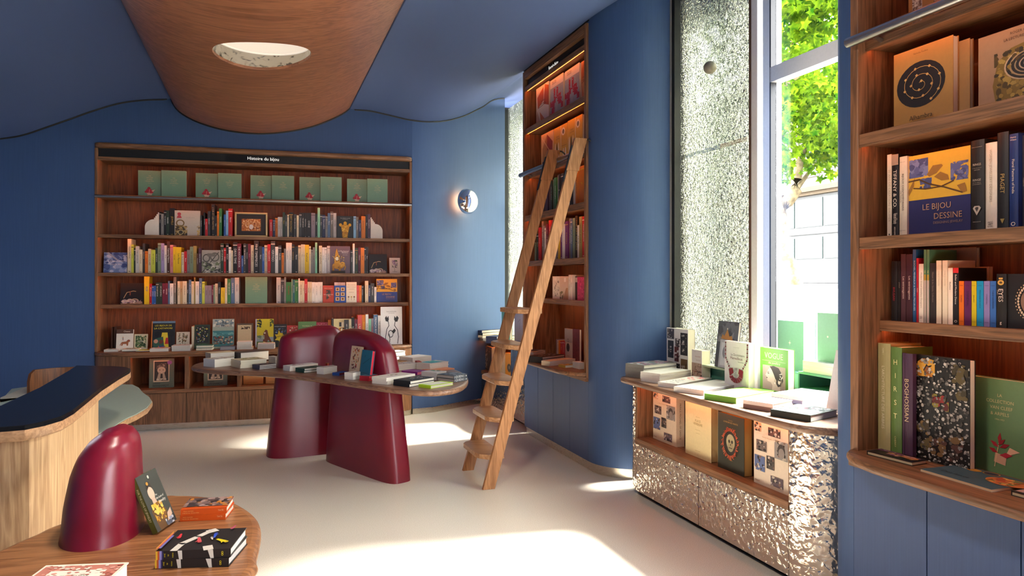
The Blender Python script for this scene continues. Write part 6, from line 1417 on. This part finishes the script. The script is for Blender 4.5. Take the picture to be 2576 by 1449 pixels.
dq(d6, 700, 888, 270, zN, .11, '35362a', 'dark cover with a skull in an orange coral wreath', [('t', 'LE MIROIR DES VANITES', .5, .86, .028, 'b8944c', 0, .8), ('t', 'Patrick Mauries', .5, .9, .014, 'b8944c', 0, .4), ('t', 'Atelier Gourcuff', .5, .2, .012, 'b8944c', 0, .3)] + CR, T=.055, pg='c09650')
dq(d6, 958, 1213, 330, zN, .105, 'e0cdb6', 'cream cover with seven photos, rightmost in the oak niche', photos(9), T=.03)
zW = .80
def ds(c, r, wid, n, T, cov, lab, **k): return stack(Q(d1, *c), Q(d1, *r), wid, zW, n, T, cov, lab, 'piles on the near display cabinet', **k)
ds((247, 740), (612, 700), .18, 4, .024, 'gry', 'grey book at the left end of the near cabinet', art=[('b', .02, .02, .98, .98, ['c8d0d8', 'b83c74', '5c7484', 'e0e4e8', '8a3c5c'], 70, .02, 3)])
ds((430, 790), (760, 742), .17, 4, .0165, 'wht', 'white paperback in the second pile on the near cabinet', hard=False, pg='c9bfb0')
ds((617, 845), (988, 775), .15, 1, .03, 'wht', 'white book with red lettering lying on the near cabinet', art=[('b', .5, .1, .95, .8, ['d83c4c', 'e86a74'], 22, .014, 3), ('b', .08, .2, .45, .8, ['4c4444', '9a9494'], 26, .008, 4)])
ds((897, 918), (1350, 835), .22, 1, .032, 'wht', 'large blank white book lying on the near cabinet', pg='d0c8bc')
ds((1243, 1007), (1655, 925), .21, 1, .034, '6fae3c', 'large green book lying flat in front of the green portrait cover', art=[('r', .0, .0, 1, 1, '7cb848'), ('b', .25, .2, .7, .85, ['d8e4dc', '6a6c70', 'b0b8b4'], 40, .02, 4), ('b', .7, .3, .95, .8, ['e8e44c', 'c8d82c'], 14, .02, 5)])
ds((1643, 1097), (1850, 1052), .17, 2, .022, 'wht', 'white hardback right of the lying green book', spine='x') if False else ds((1643, 1097), (1850, 1052), .18, 2, .022, 'tau', 'pale hardback right of the lying green book', covers=['8a6c64', 'efeae2'], pg='c8bcae')
ds((1960, 1020), (2285, 962), .2, 2, .022, 'nvy', 'white and blue hardback near the green box', covers=['7c84b0', 'e9e7ee'], pg='d8d0c4')
ds((2043, 1205), (2330, 1140), .22, 1, .034, '23302c', 'large photo book at the front right of the near cabinet', art=[('b', .02, .02, .98, .98, ['e8ece0', '5a6a5c', 'c8d4d0', '8a3c4c', '3c4c44'], 80, .022, 6)], pg='9a9490')
PH = [('r', .03, .76, .36, .98, '4c4850'), ('r', .42, .6, .62, .78, '50484a'), ('r', .66, .44, .98, .92, '3c3a3c'), ('r', .06, .34, .34, .72, '3a4048'), ('r', .38, .28, .58, .6, '6a3430'), ('r', .1, .02, .3, .26, '9a8468'), ('r', .34, .02, .64, .24, '4c4648'), ('r', .68, .02, .98, .36, '7a5c3c')] + [('b', u, v, u + .26, v + .2, ['c8c0b8', '8a8078', '2c2828', 'e0dcd4'], 14, .009, int(u * 50) + 7) for u, v in ((.05, .77), (.42, .59), (.69, .5), (.69, .68), (.08, .4), (.4, .34), (.36, .03), (.7, .08))]
dq(d1, 500, 728, 185, zW, .48, 'e9e6e2', 'tall white book covered with black-and-white portraits beside the blue pillar', PH, T=.06)
dq(d1, 769, 876, 420, zW, .46, 'ece6e2', 'white paperback showing a pink townscape', [('t', 'MAURICE BARRES', .6, .78, .03, 'b04a4c', 0, .7), ('t', 'Rose Cocteau', .65, .66, .03, '8a4c50', 0, .6), ('t', 'GALLIMARD', .3, .94, .014, '8a8480', 0, .4), ('r', 0, .0, 1, .56, 'b89a88'), ('b', 0, 0, 1, .3, ['5c3430', 'a06a58', '3c2c2c', 'd8b8a4'], 60, .008, 3), ('b', .3, .3, 1, .54, ['c8ac9c', '9a7c6c'], 20, .012, 4)], T=.07)
NK = [('t', 'Le Dictionnaire', .55, .73, .07, '5c4c50', 0, .56), ('t', 'Merveilleux', .5, .66, .065, '7a3c48', 0, .5), ('t', 'LE DICTIONNAIRE DES BIJOUX', .5, .88, .012, '8a8084', 0, .25), ('t', 'Van Cleef Arpels', .68, .59, .02, '6a5c60', 0, .3)]
for i in range(15):
    u = i / 14; xL = .06 + .0 * u + (.30 * max(0, u - .5) ** 1.3 * 2); y = .96 - .56 * u
    for sx in (1, -1):
        x = .5 + sx * (.45 - (xL - .06)); NK.append(('e', x, y, .03, .019, '6c1c2c' if i % 2 == 0 else '9a9094'))
NK += [('p', [(.2, .42), (.36, .46), (.4, .36), (.3, .3), (.24, .28)], '8a1c2c'), ('p', [(.8, .42), (.64, .46), (.6, .36), (.7, .3), (.76, .28)], '8a1c2c'), ('e', .5, .36, .085, .1, 'b8b2b4'), ('b', .42, .27, .58, .46, ['8a8488', 'e0dce0'], 30, .006, 4)]
for k in range(7):
    a = math.radians(200 + 23.3 * k); a2 = a + math.radians(19); NK.append(('p', [(.5 + .13 * math.cos(a), .33 + .08 * math.sin(a)), (.5 + .29 * math.cos(a), .33 + .175 * math.sin(a)), (.5 + .29 * math.cos(a2), .33 + .175 * math.sin(a2)), (.5 + .13 * math.cos(a2), .33 + .08 * math.sin(a2))], '8a1c2c'))
dq(d1, 1121, 1380, 325, zW, .41, 'eae4e4', 'white cover with a ruby necklace standing on the near cabinet', NK, T=.045)
VG = [('t', 'VOGUE', .5, .83, .135, 'b8a49c', 0, .86), ('t', 'the jewellery', .52, .66, .055, 'c8d8a8', 0, .5, .2), ('r', .08, .705, .92, .71, 'c8d8a8'), ('r', .1, .05, .92, .60, 'a09080'), ('p', [(.42, .60), (.3, .5), (.24, .42), (.2, .37), (.25, .35), (.24, .31), (.27, .28), (.28, .24), (.4, .22), (.46, .16), (.44, .05), (.74, .05), (.72, .2), (.7, .5), (.56, .58)], 'c8b8a4'), ('p', [(.36, .58), (.5, .605), (.68, .57), (.8, .44), (.84, .3), (.78, .18), (.66, .14), (.6, .2), (.56, .32), (.5, .42), (.44, .5)], '2e2620'), ('e', .56, .27, .04, .045, 'b8a490'), ('b', .7, .3, .82, .46, ['e0d8cc'], 14, .005, 3), ('b', .66, .18, .8, .3, ['e0d4c4', '8a7a6c'], 12, .009, 5), ('l', [(.28, .45), (.34, .455)], .003, '2e2620'), ('l', [(.29, .425), (.34, .42)], .005, '2e2620'), ('e', .265, .315, .025, .012, '4c3028'), ('e', .55, .22, .015, .02, 'efe8dc'), ('t', 'CAROL WOOLTON', .5, .02, .014, 'd8e8a0', 0, .3)]
dq(d1, 1502, 1800, 393, zW, .58, '5c9c2c', 'bright green cover with the profile portrait of a woman', VG, T=.05)
# back row at the window
dq(d1, 1690, 1966, 105, .905, .88, '6c9a7c', 'sage green clothbound volume standing behind the green portrait cover', [('e', .48, .55, .03, .02, 'c8d0b0'), ('r', .42, .548, .54, .552, 'c8d0b0'), ('r', .475, .5, .485, .6, 'c8d0b0')], T=.10, pg='dceaf0')
BXM = col('3f7a64', .5)
bxo = empty('presentation_box', xf(W(3.70, 3.22, zW), -U3, N3), 'open dark green slipcase box with books on top, by the window', 'box'); bx2 = .34
MB().box(0, .42, 0, .26, 0, .018, BXM).build('bottom', bxo); MB().box(0, .012, 0, .26, .018, .105, BXM).build('side', bxo); MB().box(.408, .42, 0, .26, .018, .105, BXM).build('side', bxo)
MB().box(.012, .408, .248, .26, .018, .105, BXM).build('back', bxo); MB().box(0, .42, 0, .26, .105, .118, col('6a9a80', .5)).build('lid', bxo)
pb = bxo.location
for i in range(3):
    o_ = book(Matrix.Translation(Vector((0, 0, .118 + zW + .024 * (i + 1))) - Vector((0, 0, 0))) @ xf(Vector((pb.x, pb.y, 0)) + (-U3) * .02 + N3 * .02, -U3, (0, 0, -1), N3), .26, .0236, .22, 'wht', 'white book on the green slipcase box, %s of three' % ['lowest', 'middle', 'topmost'][i], 'white books on the green slipcase', pg='e4dcc8')
zz_ = zW + .118 + .072
face(DC, *[Q(d1, x, 0)[0] for x in (2116, 2400)], Q(d1, 0, 28)[1], HY + (EYE - zz_) * FX / DC.hit(Q(d1, 2116, 0)[0], .88)[1], zz_, .88, .03, '6c9a7c', 'sage green volume standing on the white books at the window edge', front=[('e', .4, .52, .03, .02, 'c8d0b0')])
b3 = empty('presentation_box', xf(W(4.02, 3.25, zW), -U3, N3), 'closed pale teal box under the sage green volume', 'box'); MB().box(0, .30, 0, .22, 0, .095, col('8fc4bc', .5)).build('base', b3, bevel=.002); MB().box(-.002, .302, -.002, .222, .0955, .105, col('7ab4ac', .5)).build('lid', b3)
b2 = empty('presentation_box', xf(W(4.33, 2.885, zW), -U3, N3), 'low mint green open box behind the necklace cover', 'box'); B2M = col('5a9a88', .5)
MB().box(0, .34, 0, .095, 0, .02, B2M).build('bottom', b2); MB().box(0, .34, .085, .095, .02, .10, B2M).build('back', b2); MB().box(0, .012, 0, .085, .02, .10, B2M).build('side', b2); MB().box(.328, .34, 0, .085, .02, .10, B2M).build('side', b2); MB().box(0, .34, 0, .095, .10, .112, col('a8b89a', .5)).build('lid', b2)
# leaning photo book with crown
ca = DC.hit(Q(d1, 1070, 0)[0], .36)[0]
CW_ = [('b', 0, .55, 1, 1, ['4c5058', '6c7078', '8a8e94'], 26, .04, 3), ('r', .18, .0, .8, .6, 'b8bcc4'), ('r', .26, .05, .72, .54, 'd8dce0'), ('e', .5, .34, .16, .14, '8a8e96'), ('p', [(.2, .62), (.26, .72), (.36, .68), (.48, .84), (.6, .68), (.72, .7), (.78, .6)], 'b8844c'), ('e', .48, .84, .025, .02, 'e0dcd0')]
M_ = face_pose(DC, ca, .36, zW + .1125) @ Matrix.Rotation(math.radians(-14), 4, 'Y') @ Matrix.Rotation(-math.radians(12), 4, 'X')
M_ = face_pose(DC, DC.hit(Q(d1, 1010, 0)[0], .475)[0], .475, zW + .115) @ Matrix.Rotation(-math.radians(7), 4, 'X')
book(M_, .22, .018, .31, '565a62', 'grey photo book with a jewelled crown leaning at the window', front=CW_)
# leaning white card at the right edge
M_ = face_pose(DC, DC.hit(Q(d1, 2205, 0)[0], .40)[0], .40, zW + .004) @ Matrix.Rotation(-math.radians(12), 4, 'X')
book(M_, .26, .012, .33, 'e6dedc', 'white caption card leaning beside the right-hand pillar', front=[('r', .2, .4 + .03 * i, .7, .404 + .03 * i, 'a8a0a0') for i in range(5)], hard=False, cat='card', name='caption_card')
# ================================================================== far display cabinet
f1_ = (1180, 760, 6.04)
def fs(c, r, wid, n, T, cov, lab, **k): return stack(Q(f1_, *c), Q(f1_, *r), wid, zW, n, T, cov, lab, 'books on the far display cabinet', **k)
fs((200, 545), (500, 520), .22, 3, .03, 'crm', 'book at the far cabinet end', covers=['crm', 'dkg', 'nvy'])
fs((215, 585), (290, 598), .12, 1, .035, 'wht', 'thick white block on the far cabinet edge')
fs((300, 598), (384, 612), .12, 1, .04, 'crm', 'cream block left of the dark small pile')
fs((425, 632), (560, 610), .14, 3, .026, 'nvy', 'small dark book behind the ladder')
fs((560, 560), (790, 545), .2, 1, .03, 'blk', 'black book lying near the hammered glass')
def fqf(x0, x1, yt, z, d, cover, lab, ops=(), T=.03, **k): return dq(f1_, x0, x1, yt, z, d, cover, lab, ops, T, fr=DF, **k)
fqf(243, 340, 660, zN, .16, '4a3830', 'dark brown cover with a pale plume in the far niche', [('b', .0, .1, .4, .95, ['c8a48c', 'a8846c', 'd8bca8'], 50, .012, 3), ('t', 'PLUMES', .7, .8, .04, 'c8a88c', 0, .5)], T=.03)
fqf(362, 500, 680, zN, .15, 'e0c890', 'tall yellow-cream cover behind the ladder in the far niche', [], T=.04)
fqf(553, 670, 765, zN, .14, 'cf8a24', 'orange cover with a dark oval portrait in the far niche', [('e', .5, .45, .28, .17, '2c2420'), ('g', .5, .45, .28, .17, '8a6a3c', .15), ('e', .5, .47, .09, .07, '8a7c70'), ('t', 'HISTOIRE', .5, .82, .02, '8a4c14', 0, .5)], T=.05, pg='e0c8a0')
fqf(705, 830, 800, zN, .14, 'dccfc0', 'pale cover right of the orange portrait cover', [], T=.03)
fqf(495, 620, 85, zW, .30, '78c0a4', 'mint green cover standing at the far window edge', [('r', 0, .9, 1, .93, '5aa088')], T=.03)
fqf(690, 870, 100, zW, .30, '8c8ca0', 'grey-blue framed cover at the far window', [('r', .06, .05, .94, .95, 'a8a4b4'), ('l', [(.3, .6), (.5, .7), (.45, .4)], .004, '5c5060')], T=.03)
# ================================================================== central table
e5 = (480, 800, 6.3); e6 = (820, 820, 6.44); ZT = .75
def ts(q, c, r, wid, n, T, cov, lab, **k): return stack(Q(q, *c), Q(q, *r), wid, ZT, n, T, cov, lab, 'piles on the central display table', **k)
ts(e5, (372, 785), (690, 750), .16, 2, .034, 'wht', 'white book with brown animals at the left end of the table', art=[('b', .05, .05, .95, .95, ['8a6a4c', 'e4dcd0', 'b89a78'], 26, .016, 3)], hard=False)
ts(e5, (310, 718), (700, 690), .14, 2, .045, 'crm', 'cream book behind the white animal books')
ts(e5, (785, 800), (1200, 765), .20, 4, .0165, 'crm', 'thick cream book near the left end', art=[('b', .1, .1, .9, .9, ['a8b060', '7a8a44', 'e0d8b0'], 24, .016, 3)], hard=False, pg='ece6cc')
ts(e5, (1090, 820), (1362, 790), .11, 3, .0125, '4c4652', 'small grey patterned notebook before the cream pile', art=[('b', .02, .02, .98, .98, ['8a8490', '2c2832', 'b8b0bc'], 60, .006, 3)])
ts(e5, (790, 700), (1240, 660), .2, 1, .085, 'dkg', 'charcoal photo book behind the tall cream pile', art=[('b', .4, .2, .95, .8, ['8a4c44', '5c5c58'], 18, .02, 3)])
ts(e5, (1340, 742), (1420, 735), .13, 2, .034, 'lgr', 'pale book left of the bright green one')
ts(e5, (1510, 760), (1843, 722), .13, 1, .048, '9a3020', 'brick red edged book with a bright green top, left one', art=[('r', 0, 0, 1, 1, '7cc80c')], pg='a83c28')
ts(e5, (1570, 845), (2020, 795), .10, 2, .021, 'wht', 'white book with a red print before the green-topped one', art=[('b', .1, .2, .6, .8, ['a8585c', 'c8a8a0'], 14, .014, 3)], hard=False)
ts(e5, (1800, 872), (2130, 832), .12, 2, .0175, '24483a', 'dark green notebook on the front edge of the table')
ts(e5, (2010, 705), (2345, 672), .19, 1, .03, 'c22c4c', 'pink-red glossy book beside the left fin', art=[('b', .3, .3, .7, .7, ['d8607c', 'e08a98'], 10, .02, 3)], pg='b89aa0')
ts(e5, (2165, 772), (2388, 735), .12, 1, .03, '9a3020', 'brick red edged book with a bright green top, right one', art=[('r', 0, 0, 1, 1, '6abc0c')], pg='a83c28')
ts(q4, (657, 917), (903, 880), .08, 3, .018, 'wht', 'white paperback right of the dark green notebooks', hard=False)
ts(e6, (215, 808), (440, 768), .07, 1, .022, '2f5cac', 'blue book with maroon edges under the white pile', pg='6a1c24', spine='x') if False else ts(e6, (215, 808), (440, 768), .07, 1, .022, '2f5cac', 'blue book with maroon edges', pg='6a1c24')
ts(e6, (437, 875), (905, 792), .085, 2, .026, 'wht', 'large white book in front of the teal novel', art=[('r', .2, .3, .3, .5, 'a8a8b0'), ('r', .5, .3, .6, .5, 'a8a8b0')])
ts(e6, (695, 898), (940, 852), .09, 2, .019, 'b01c2c', 'red notebook with a slate blue top', art=[('r', 0, 0, 1, 1, '5c7484')], pg='b8202e')
ts(e6, (985, 957), (1445, 880), .15, 4, .0125, 'wht', 'white paperback with a small gold drawing', art=[('b', .35, .4, .65, .7, ['a8a078', '7a7858'], 14, .01, 3)], hard=False)
ts(e6, (1360, 995), (1758, 925), .16, 2, .0215, '1c2226', 'black album with colourful dots at the front of the table', art=[('b', .25, .2, .85, .85, ['d8c8a0', '3c8aa8', 'b87a50', 'e0dcd0'], 30, .010, 3)])
ts(e6, (1700, 1017), (2065, 955), .12, 1, .02, 'b4dc2c', 'lime green and white book at the right front of the table', art=[('r', .1, .1, .85, .9, 'f0f2dc')], pg='c8c0b0')
stack(Q(e6, 2080, 917), Q(e6, 2290, 880), .17, ZT, 2, .0245, '4a545c', 'slate book with white title on its spine', 'piles on the central display table', spine_front=True, sp=[('t', 'QUEENS', .5, .58, .16, 'f0f0ec', -90, .6), ('r', .2, .93, .8, .95, 'f0f0ec'), ('t', '(', .5, .2, .1, 'f0f0ec', -90, .1), ('r', .3, .06, .7, .12, 'f0f0ec')], art=[('b', .02, .02, .98, .98, ['7a8894', '38424a', 'a8b4bc'], 30, .02, 3)], pg='b0a8a0')
ts(e6, (1790, 880), (1960, 850), .15, 2, .028, 'c8c4c0', 'pale grey book left of the slate books', art=[('b', .5, .3, .95, .8, ['5ca88c', '3c8a74'], 8, .02, 3)], pg='a8a098')
ts(e6, (1480, 797), (1640, 768), .16, 1, .024, '8a2c8c', 'purple book with pink edges', pg='d8707c')
ts(e6, (940, 747), (1290, 712), .1, 1, .008, 'd8bc94', 'thin tan booklet in front of the white patterned pile', hard=False)
ts(e6, (1180, 722), (1485, 690), .13, 3, .0165, 'lgr', 'pale paperback with black scribbles', art=[('b', .2, .1, .95, .9, ['4c3c3c', 'c86a60', '2c2828'], 26, .008, 3)], hard=False)
ts(e6, (1680, 722), (1990, 680), .16, 2, .028, 'wht', 'white book with a turquoise picture', art=[('r', .15, .1, .8, .9, '3cb0b8'), ('b', .3, .3, .65, .7, ['d8c88c', '5cc8c8'], 10, .012, 3)])
ts(e6, (1490, 700), (1560, 697), .12, 3, .02, 'b83c24', 'brick red notebook left of the turquoise picture book')
ts(e6, (1700, 745), (2085, 702), .12, 1, .010, 'e89a6c', 'flat peach booklet behind the slate books', hard=False, pg='e8a078')
ts(e6, (1405, 640), (1710, 600), .17, 2, .034, 'wht', 'thick white book at the back right of the table', hard=False)
ts(e6, (1180, 655), (1400, 618), .14, 2, .018, 'c89a5c', 'brown speckled book behind the scribbled paperbacks', art=[('b', .02, .02, .98, .98, ['6a4424', 'e0bc80', 'a8743c'], 40, .014, 3)])
ts(e6, (1072, 560), (1290, 540), .12, 2, .04, 'wht', 'white book right behind the right fin', art=[('b', .2, .2, .8, .8, ['b8a46c'], 8, .012, 3)])
# the two little books leaning on the right fin
fd = (B1 - A1).normalized(); fn = Vector((-fd.y, fd.x, 0))    # fn points away from the camera side
for (xl, xr, yb_, H, T, cov, lab, ops, sp_c, pg_) in (
        (876, 901, 941, .235, .018, 'd2ba9c', 'tan book with red flowers leaning on the right fin', [('b', .2, .25, .85, .95, ['8a2c2c', 'b8502c', '6a2434', 'c87c34', '7a6a3c'], 46, .010, 3)], 'b89a7c', 'b8a080'),
        (903, 929, 944, .215, .024, '16607c', 'teal novel with red edges leaning on the right fin', [('t', 'JE', .35, .78, .06, '0c3444', 0, .3), ('l', [(.2, .5), (.9, .75)], .003, '0c3444'), ('r', .15, .2, .7, .21, '0c3444')], '16607c', 'c81c34')):
    off_ = .10 + .034 + T
    def onl(px_):
        lo_, hi_ = 0, 1.2
        for _ in range(30):
            m_ = (lo_ + hi_) / 2; P_ = A1 + (B1 - A1) * m_ - fn * off_
            if CX + FX * P_.x / P_.y < px_: lo_ = m_
            else: hi_ = m_
        return A1 + (B1 - A1) * m_ - fn * off_
    A = onl(xl) + Vector((0, 0, ZT)); Wd = (onl(xr) - onl(xl)).length
    M_ = xf(A + Vector((0, 0, T * .21)), fd, Vector((-fd.y, fd.x, 0))) @ Matrix.Rotation(-math.radians(8), 4, 'X')
    book(M_, Wd, T, H, cov, lab, front=ops, pg=pg_, spine=sp_c)
# ================================================================== foreground table
def gw(x, y, z=.75): return G(x, y, z)
JM = [('l', [(.72, .33), (.62, .5), (.40, .62), (.22, .74), (.02, .76)], .017, 'c9c2b4')]
def hand(u, v, s, ang, c_):
    s *= 1.35
    """a cut-paper hand: palm, four fingers, thumb, wrist"""
    ca, sa = math.cos(math.radians(ang)), math.sin(math.radians(ang)); A_ = .66
    def R_(x, y): return (u + (x * ca - y * sa) * s, v + (x * sa + y * ca) * s * A_)
    o = [('p', [R_(-.25, -.3), R_(.3, -.35), R_(.35, .1), R_(.2, .35), R_(-.3, .35)], c_), ('p', [R_(-.25, -.3), R_(.28, -.34), R_(.2, -1.3), R_(-.15, -1.3)], c_), ('p', [R_(.3, -.1), R_(.62, .2), R_(.55, .32), R_(.2, .1)], c_)]
    for k in range(4): x = -.26 + k * .14; o.append(('p', [R_(x, .3), R_(x + .12, .3), R_(x + .16 - .02 * (3 - k), .95 - abs(k - 1.5) * .1), R_(x + .06 - .02 * (3 - k), .95 - abs(k - 1.5) * .1)], c_))
    return o
# cover seen from above: u runs away from the camera (spine at the front), v runs to the left (head of the book)
JM = [('l', [(.0, .76), (.3, .74), (.62, .60), (.86, .50)], .018, 'cbc4b8'), ('l', [(.86, .50), (.92, .44)], .026, 'cbc4b8'), ('l', [(.0, .3), (.12, .34)], .024, 'cbc4b8')] + hand(.9, .5, .05, -30, 'cbc4b8') + hand(.62, .86, .085, 100, 'c8303c') + hand(.38, .52, .10, 115, 'c84c50') + hand(.62, .36, .085, -80, '2c4cb4') + hand(.30, .17, .11, 150, 'd8c010') + hand(.93, .18, .07, 80, 'b04868') + hand(.42, .36, .05, -60, 'cbc4b8') + [('r', 0, .985, .8, 1.0, 'd8922c'), ('r', 0, .96, .7, .985, 'b85c4c'), ('r', 0, .93, .6, .96, '6c6ca8')]
JS = [('r', 0, .975, 1, 1, 'd8a82c'), ('r', 0, .95, 1, .975, 'b8562c'), ('r', 0, .92, 1, .95, '8c84b8'), ('r', 0, .90, 1, .92, '2c2c5c'), ('t', 'Jeux', .72, .86, .035, 'c8b41c', 0, .8), ('t', 'de', .5, .86, .03, 'c8b41c', 0, .4), ('t', 'mains', .26, .86, .03, 'c8b41c', 0, .8), ('p', [(1, .71), (0, .69), (0, .645), (1, .65)], 'cbc4b8'), ('p', [(1, .31), (0, .27), (0, .225), (1, .235)], 'cbc4b8'), ('g', .62, .11, .13, .014, 'c8b41c', .35), ('g', .38, .11, .13, .014, 'c8b41c', .35)]
JS = [o_ if o_[0] != 't' else ('t', o_[1], .5, {'Jeux': .88, 'de': .83, 'mains': .77}[o_[1]], .022, 'c8b41c', 180, .8) for o_ in JS]
A = gw(391, 1431); B = gw(578, 1425); Cb = gw(615, 1369); wd = abs((Cb - B).dot(Vector((-(B - A).normalized().y, (B - A).normalized().x, 0))))
TT = .75
hs = EYE - (1386 - HY) * A.y / FX - .75
stack((391, 1431), (578, 1425), wd, .75, 2, hs / 2, '1d1a1a', 'black book of paper-cut hands on the foreground table', 'black hand books', spine_front=True, sp=JS, art=JM, pg='dcd8d0')
A = gw(453.5, 1313); B = gw(569, 1307); Cb = gw(593, 1278); nv = Vector((-(B - A).normalized().y, (B - A).normalized().x, 0)); wd = abs((Cb - B).dot(nv)); hs = EYE - (1282 - HY) * A.y / FX - .75
TAT = [('t', 'WILD WATERS', .66, .83, .035, 'e0a060', -90, .22), ('t', 'THE ROYAL ENGRAVERS', .36, .78, .025, 'e0a060', -90, .36), ('t', 'TATE', .6, .13, .04, 'e0b080', -90, .12)]
stack((453.5, 1313), (569, 1307), wd, .75, 2, hs / 2, 'c04a0c', 'orange-spined book with a stormy painting on the foreground table', 'orange-spined books', spine_front=True, sp=TAT, art=[('r', .18, 0, 1, 1, '4c3a38'), ('b', .18, 0, 1, 1, ['6a5450', '2c2424', '8a6a5c', 'b8742c', '3c3030', '9a8078'], 130, .014, 5), ('b', .4, .02, 1, .35, ['c8862c', '1c1818', '8a5c2c'], 30, .010, 6)], pg='e8e0cc')
# ornate white book at the bottom left corner
A = gw(82, 1470); ORN = [('r', 0, 0, 1, 1, 'ece2cc'), ('r', .03, .05, .97, .97, 'c07a68'), ('b', .03, .05, .97, .97, ['e8d4c0', 'b86858', 'd89a88', 'f0e4d0'], 330, .006, 11), ('r', .17, .15, .83, .87, 'ece4d2')] + [('t', t_, .5, y_, .03, '6a8074', 0, .4) for t_, y_ in (('LES CONTES', .76), ('DU SALON', .68))] + [('r', .25, .30 + .035 * i, .75, .305 + .035 * i, 'a8a090') for i in range(9)]
TH = .085; zt_ = .75 + TH
c1, c2_, c3_ = G(116, 1423, zt_), G(324, 1415, zt_), G(82, 1449, zt_)
dx_ = (c2_ - c1).normalized(); nrm = Vector((dx_.y, -dx_.x, 0)); Lx = (c2_ - c1).length
o0 = c1 + nrm * .30; o0.z = zt_
for i in range(2):
    TT_ = TH / 2; M_ = xf(Vector((o0.x, o0.y, .75 + TT_ * (i + 1))), dx_, (0, 0, -1), -nrm)
    book(M_, Lx, TT_ - .0004, .30, 'efe8d8', 'thick white book with a red ornamental border in the bottom left corner, %s' % ['lower one', 'upper one'][i], 'ornamental white books', front=ORN if i else (), pg='ece6da')
# jewellery book leaning against the foreground fin
ang = math.atan2(.067, .159); P0 = gw(378, 1346); Lw = .118
M_ = xf((P0.x + .022, P0.y, .757), (0, 1, 0), (-1, 0, 0)) @ Matrix.Rotation(-ang, 4, 'X')
LV = [('r', 0, 0, 1, 1, '34352e'), ('p', [(.18, .0), (.1, .35), (.32, .5), (.5, .38), (.72, .3), (.8, .0)], '5c3c14'), ('e', .38, .64, .14, .12, 'c8a890'), ('p', [(.30, .56), (.46, .56), (.5, .42), (.3, .44)], 'c0a088'), ('p', [(.24, .7), (.3, .84), (.46, .84), (.52, .72), (.38, .76)], '2a1c14'), ('e', .36, .82, .05, .03, 'b8842c'), ('b', .16, .14, .66, .46, ['b8841c', 'd8a42c', '7a4c14', 'e0b850'], 50, .009, 3), ('p', [(.6, .06), (.9, .14), (.92, .26), (.7, .2)], 'c0a088'), ('b', .5, .0, .9, .12, ['8a90a0', 'b8bcc4', '4c505c'], 16, .01, 4), ('t', 'For', .55, .58, .03, 'efe8d8', 0, .2), ('t', 'the Love of', .66, .52, .04, 'efe8d8', 0, .6), ('t', 'Jewelry', .7, .44, .055, 'efe8d8', 0, .5), ('e', .5, .92, .04, .03, 'b8b8a8')]
book(M_, Lw, .016, .173, '4a4c1c', 'small portrait book about jewelry leaning on the foreground fin', front=LV, spine='4c501c', sp=[('t', 'FOR THE LOVE OF JEWELRY', .5, .5, .05, 'd8d0a0', -90, .6)], pg='d8d0b8')
# ================================================================== books: the 300 that show largest stay single, the rest become one object
bpy.context.view_layer.update()
from mathutils.bvhtree import BVHTree
hits = {}; eye = Vector((0, 0, EYE)); BV = []; BP = []; BO = []
for o in COL.objects:
    if o.type != 'MESH' or o.name.startswith(('glass', 'hammered_panel', 'foliage', 'clear_band')): continue
    r_ = o
    while r_.parent: r_ = r_.parent
    off = len(BV); Mw = o.matrix_world
    BV += [Mw @ v.co for v in o.data.vertices]
    for p_ in o.data.polygons: BP.append([i + off for i in p_.vertices]); BO.append(r_.name)
tree_ = BVHTree.FromPolygons(BV, BP)
for py in range(3, 1449, 5):
    for px in range(3, 2576, 5):
        loc, nn_, idx, di = tree_.ray_cast(eye, Vector(((px - CX) / FX, 1, -(py - HY) / FX)).normalized())
        if idx is not None: hits[BO[idx]] = hits.get(BO[idx], 0) + 1
books = [o for o in COL.objects if o.type == 'EMPTY' and o.get('category') == 'book']
books.sort(key=lambda o: -hits.get(o.name, 0))
N_KEEP = 300
rest = books[N_KEEP:]
gone = [o for o in rest if hits.get(o.name, 0) == 0]
rest = [o for o in rest if hits.get(o.name, 0) > 0]
print('BOOKS', len(books), 'rest', len(rest), 'unseen', len(gone), 'smallest kept', hits.get(books[min(N_KEEP, len(books)) - 1].name, 0))
mb = MB()
for r_ in rest:
    for c_ in list(r_.children):
        Mw = r_.matrix_world; me = c_.data; off = len(mb.v)
        mb.v += [tuple(Mw @ v.co) for v in me.vertices]
        for p_ in me.polygons: mb.f.append(tuple(i + off for i in p_.vertices)); mb.m.append(mb.mi(me.materials[p_.material_index]))
if rest: tag(mb.build('small_books'), 'the many slim or half-hidden books filling the gaps on all the shelves', 'books', kind='stuff')
for r_ in rest + gone:
    for c_ in list(r_.children): bpy.data.objects.remove(c_)
    bpy.data.objects.remove(r_)
for o in COL.objects:
    if o.get('label') and len(o['label'].split()) > 16: print('LONG', o.name, o['label'])
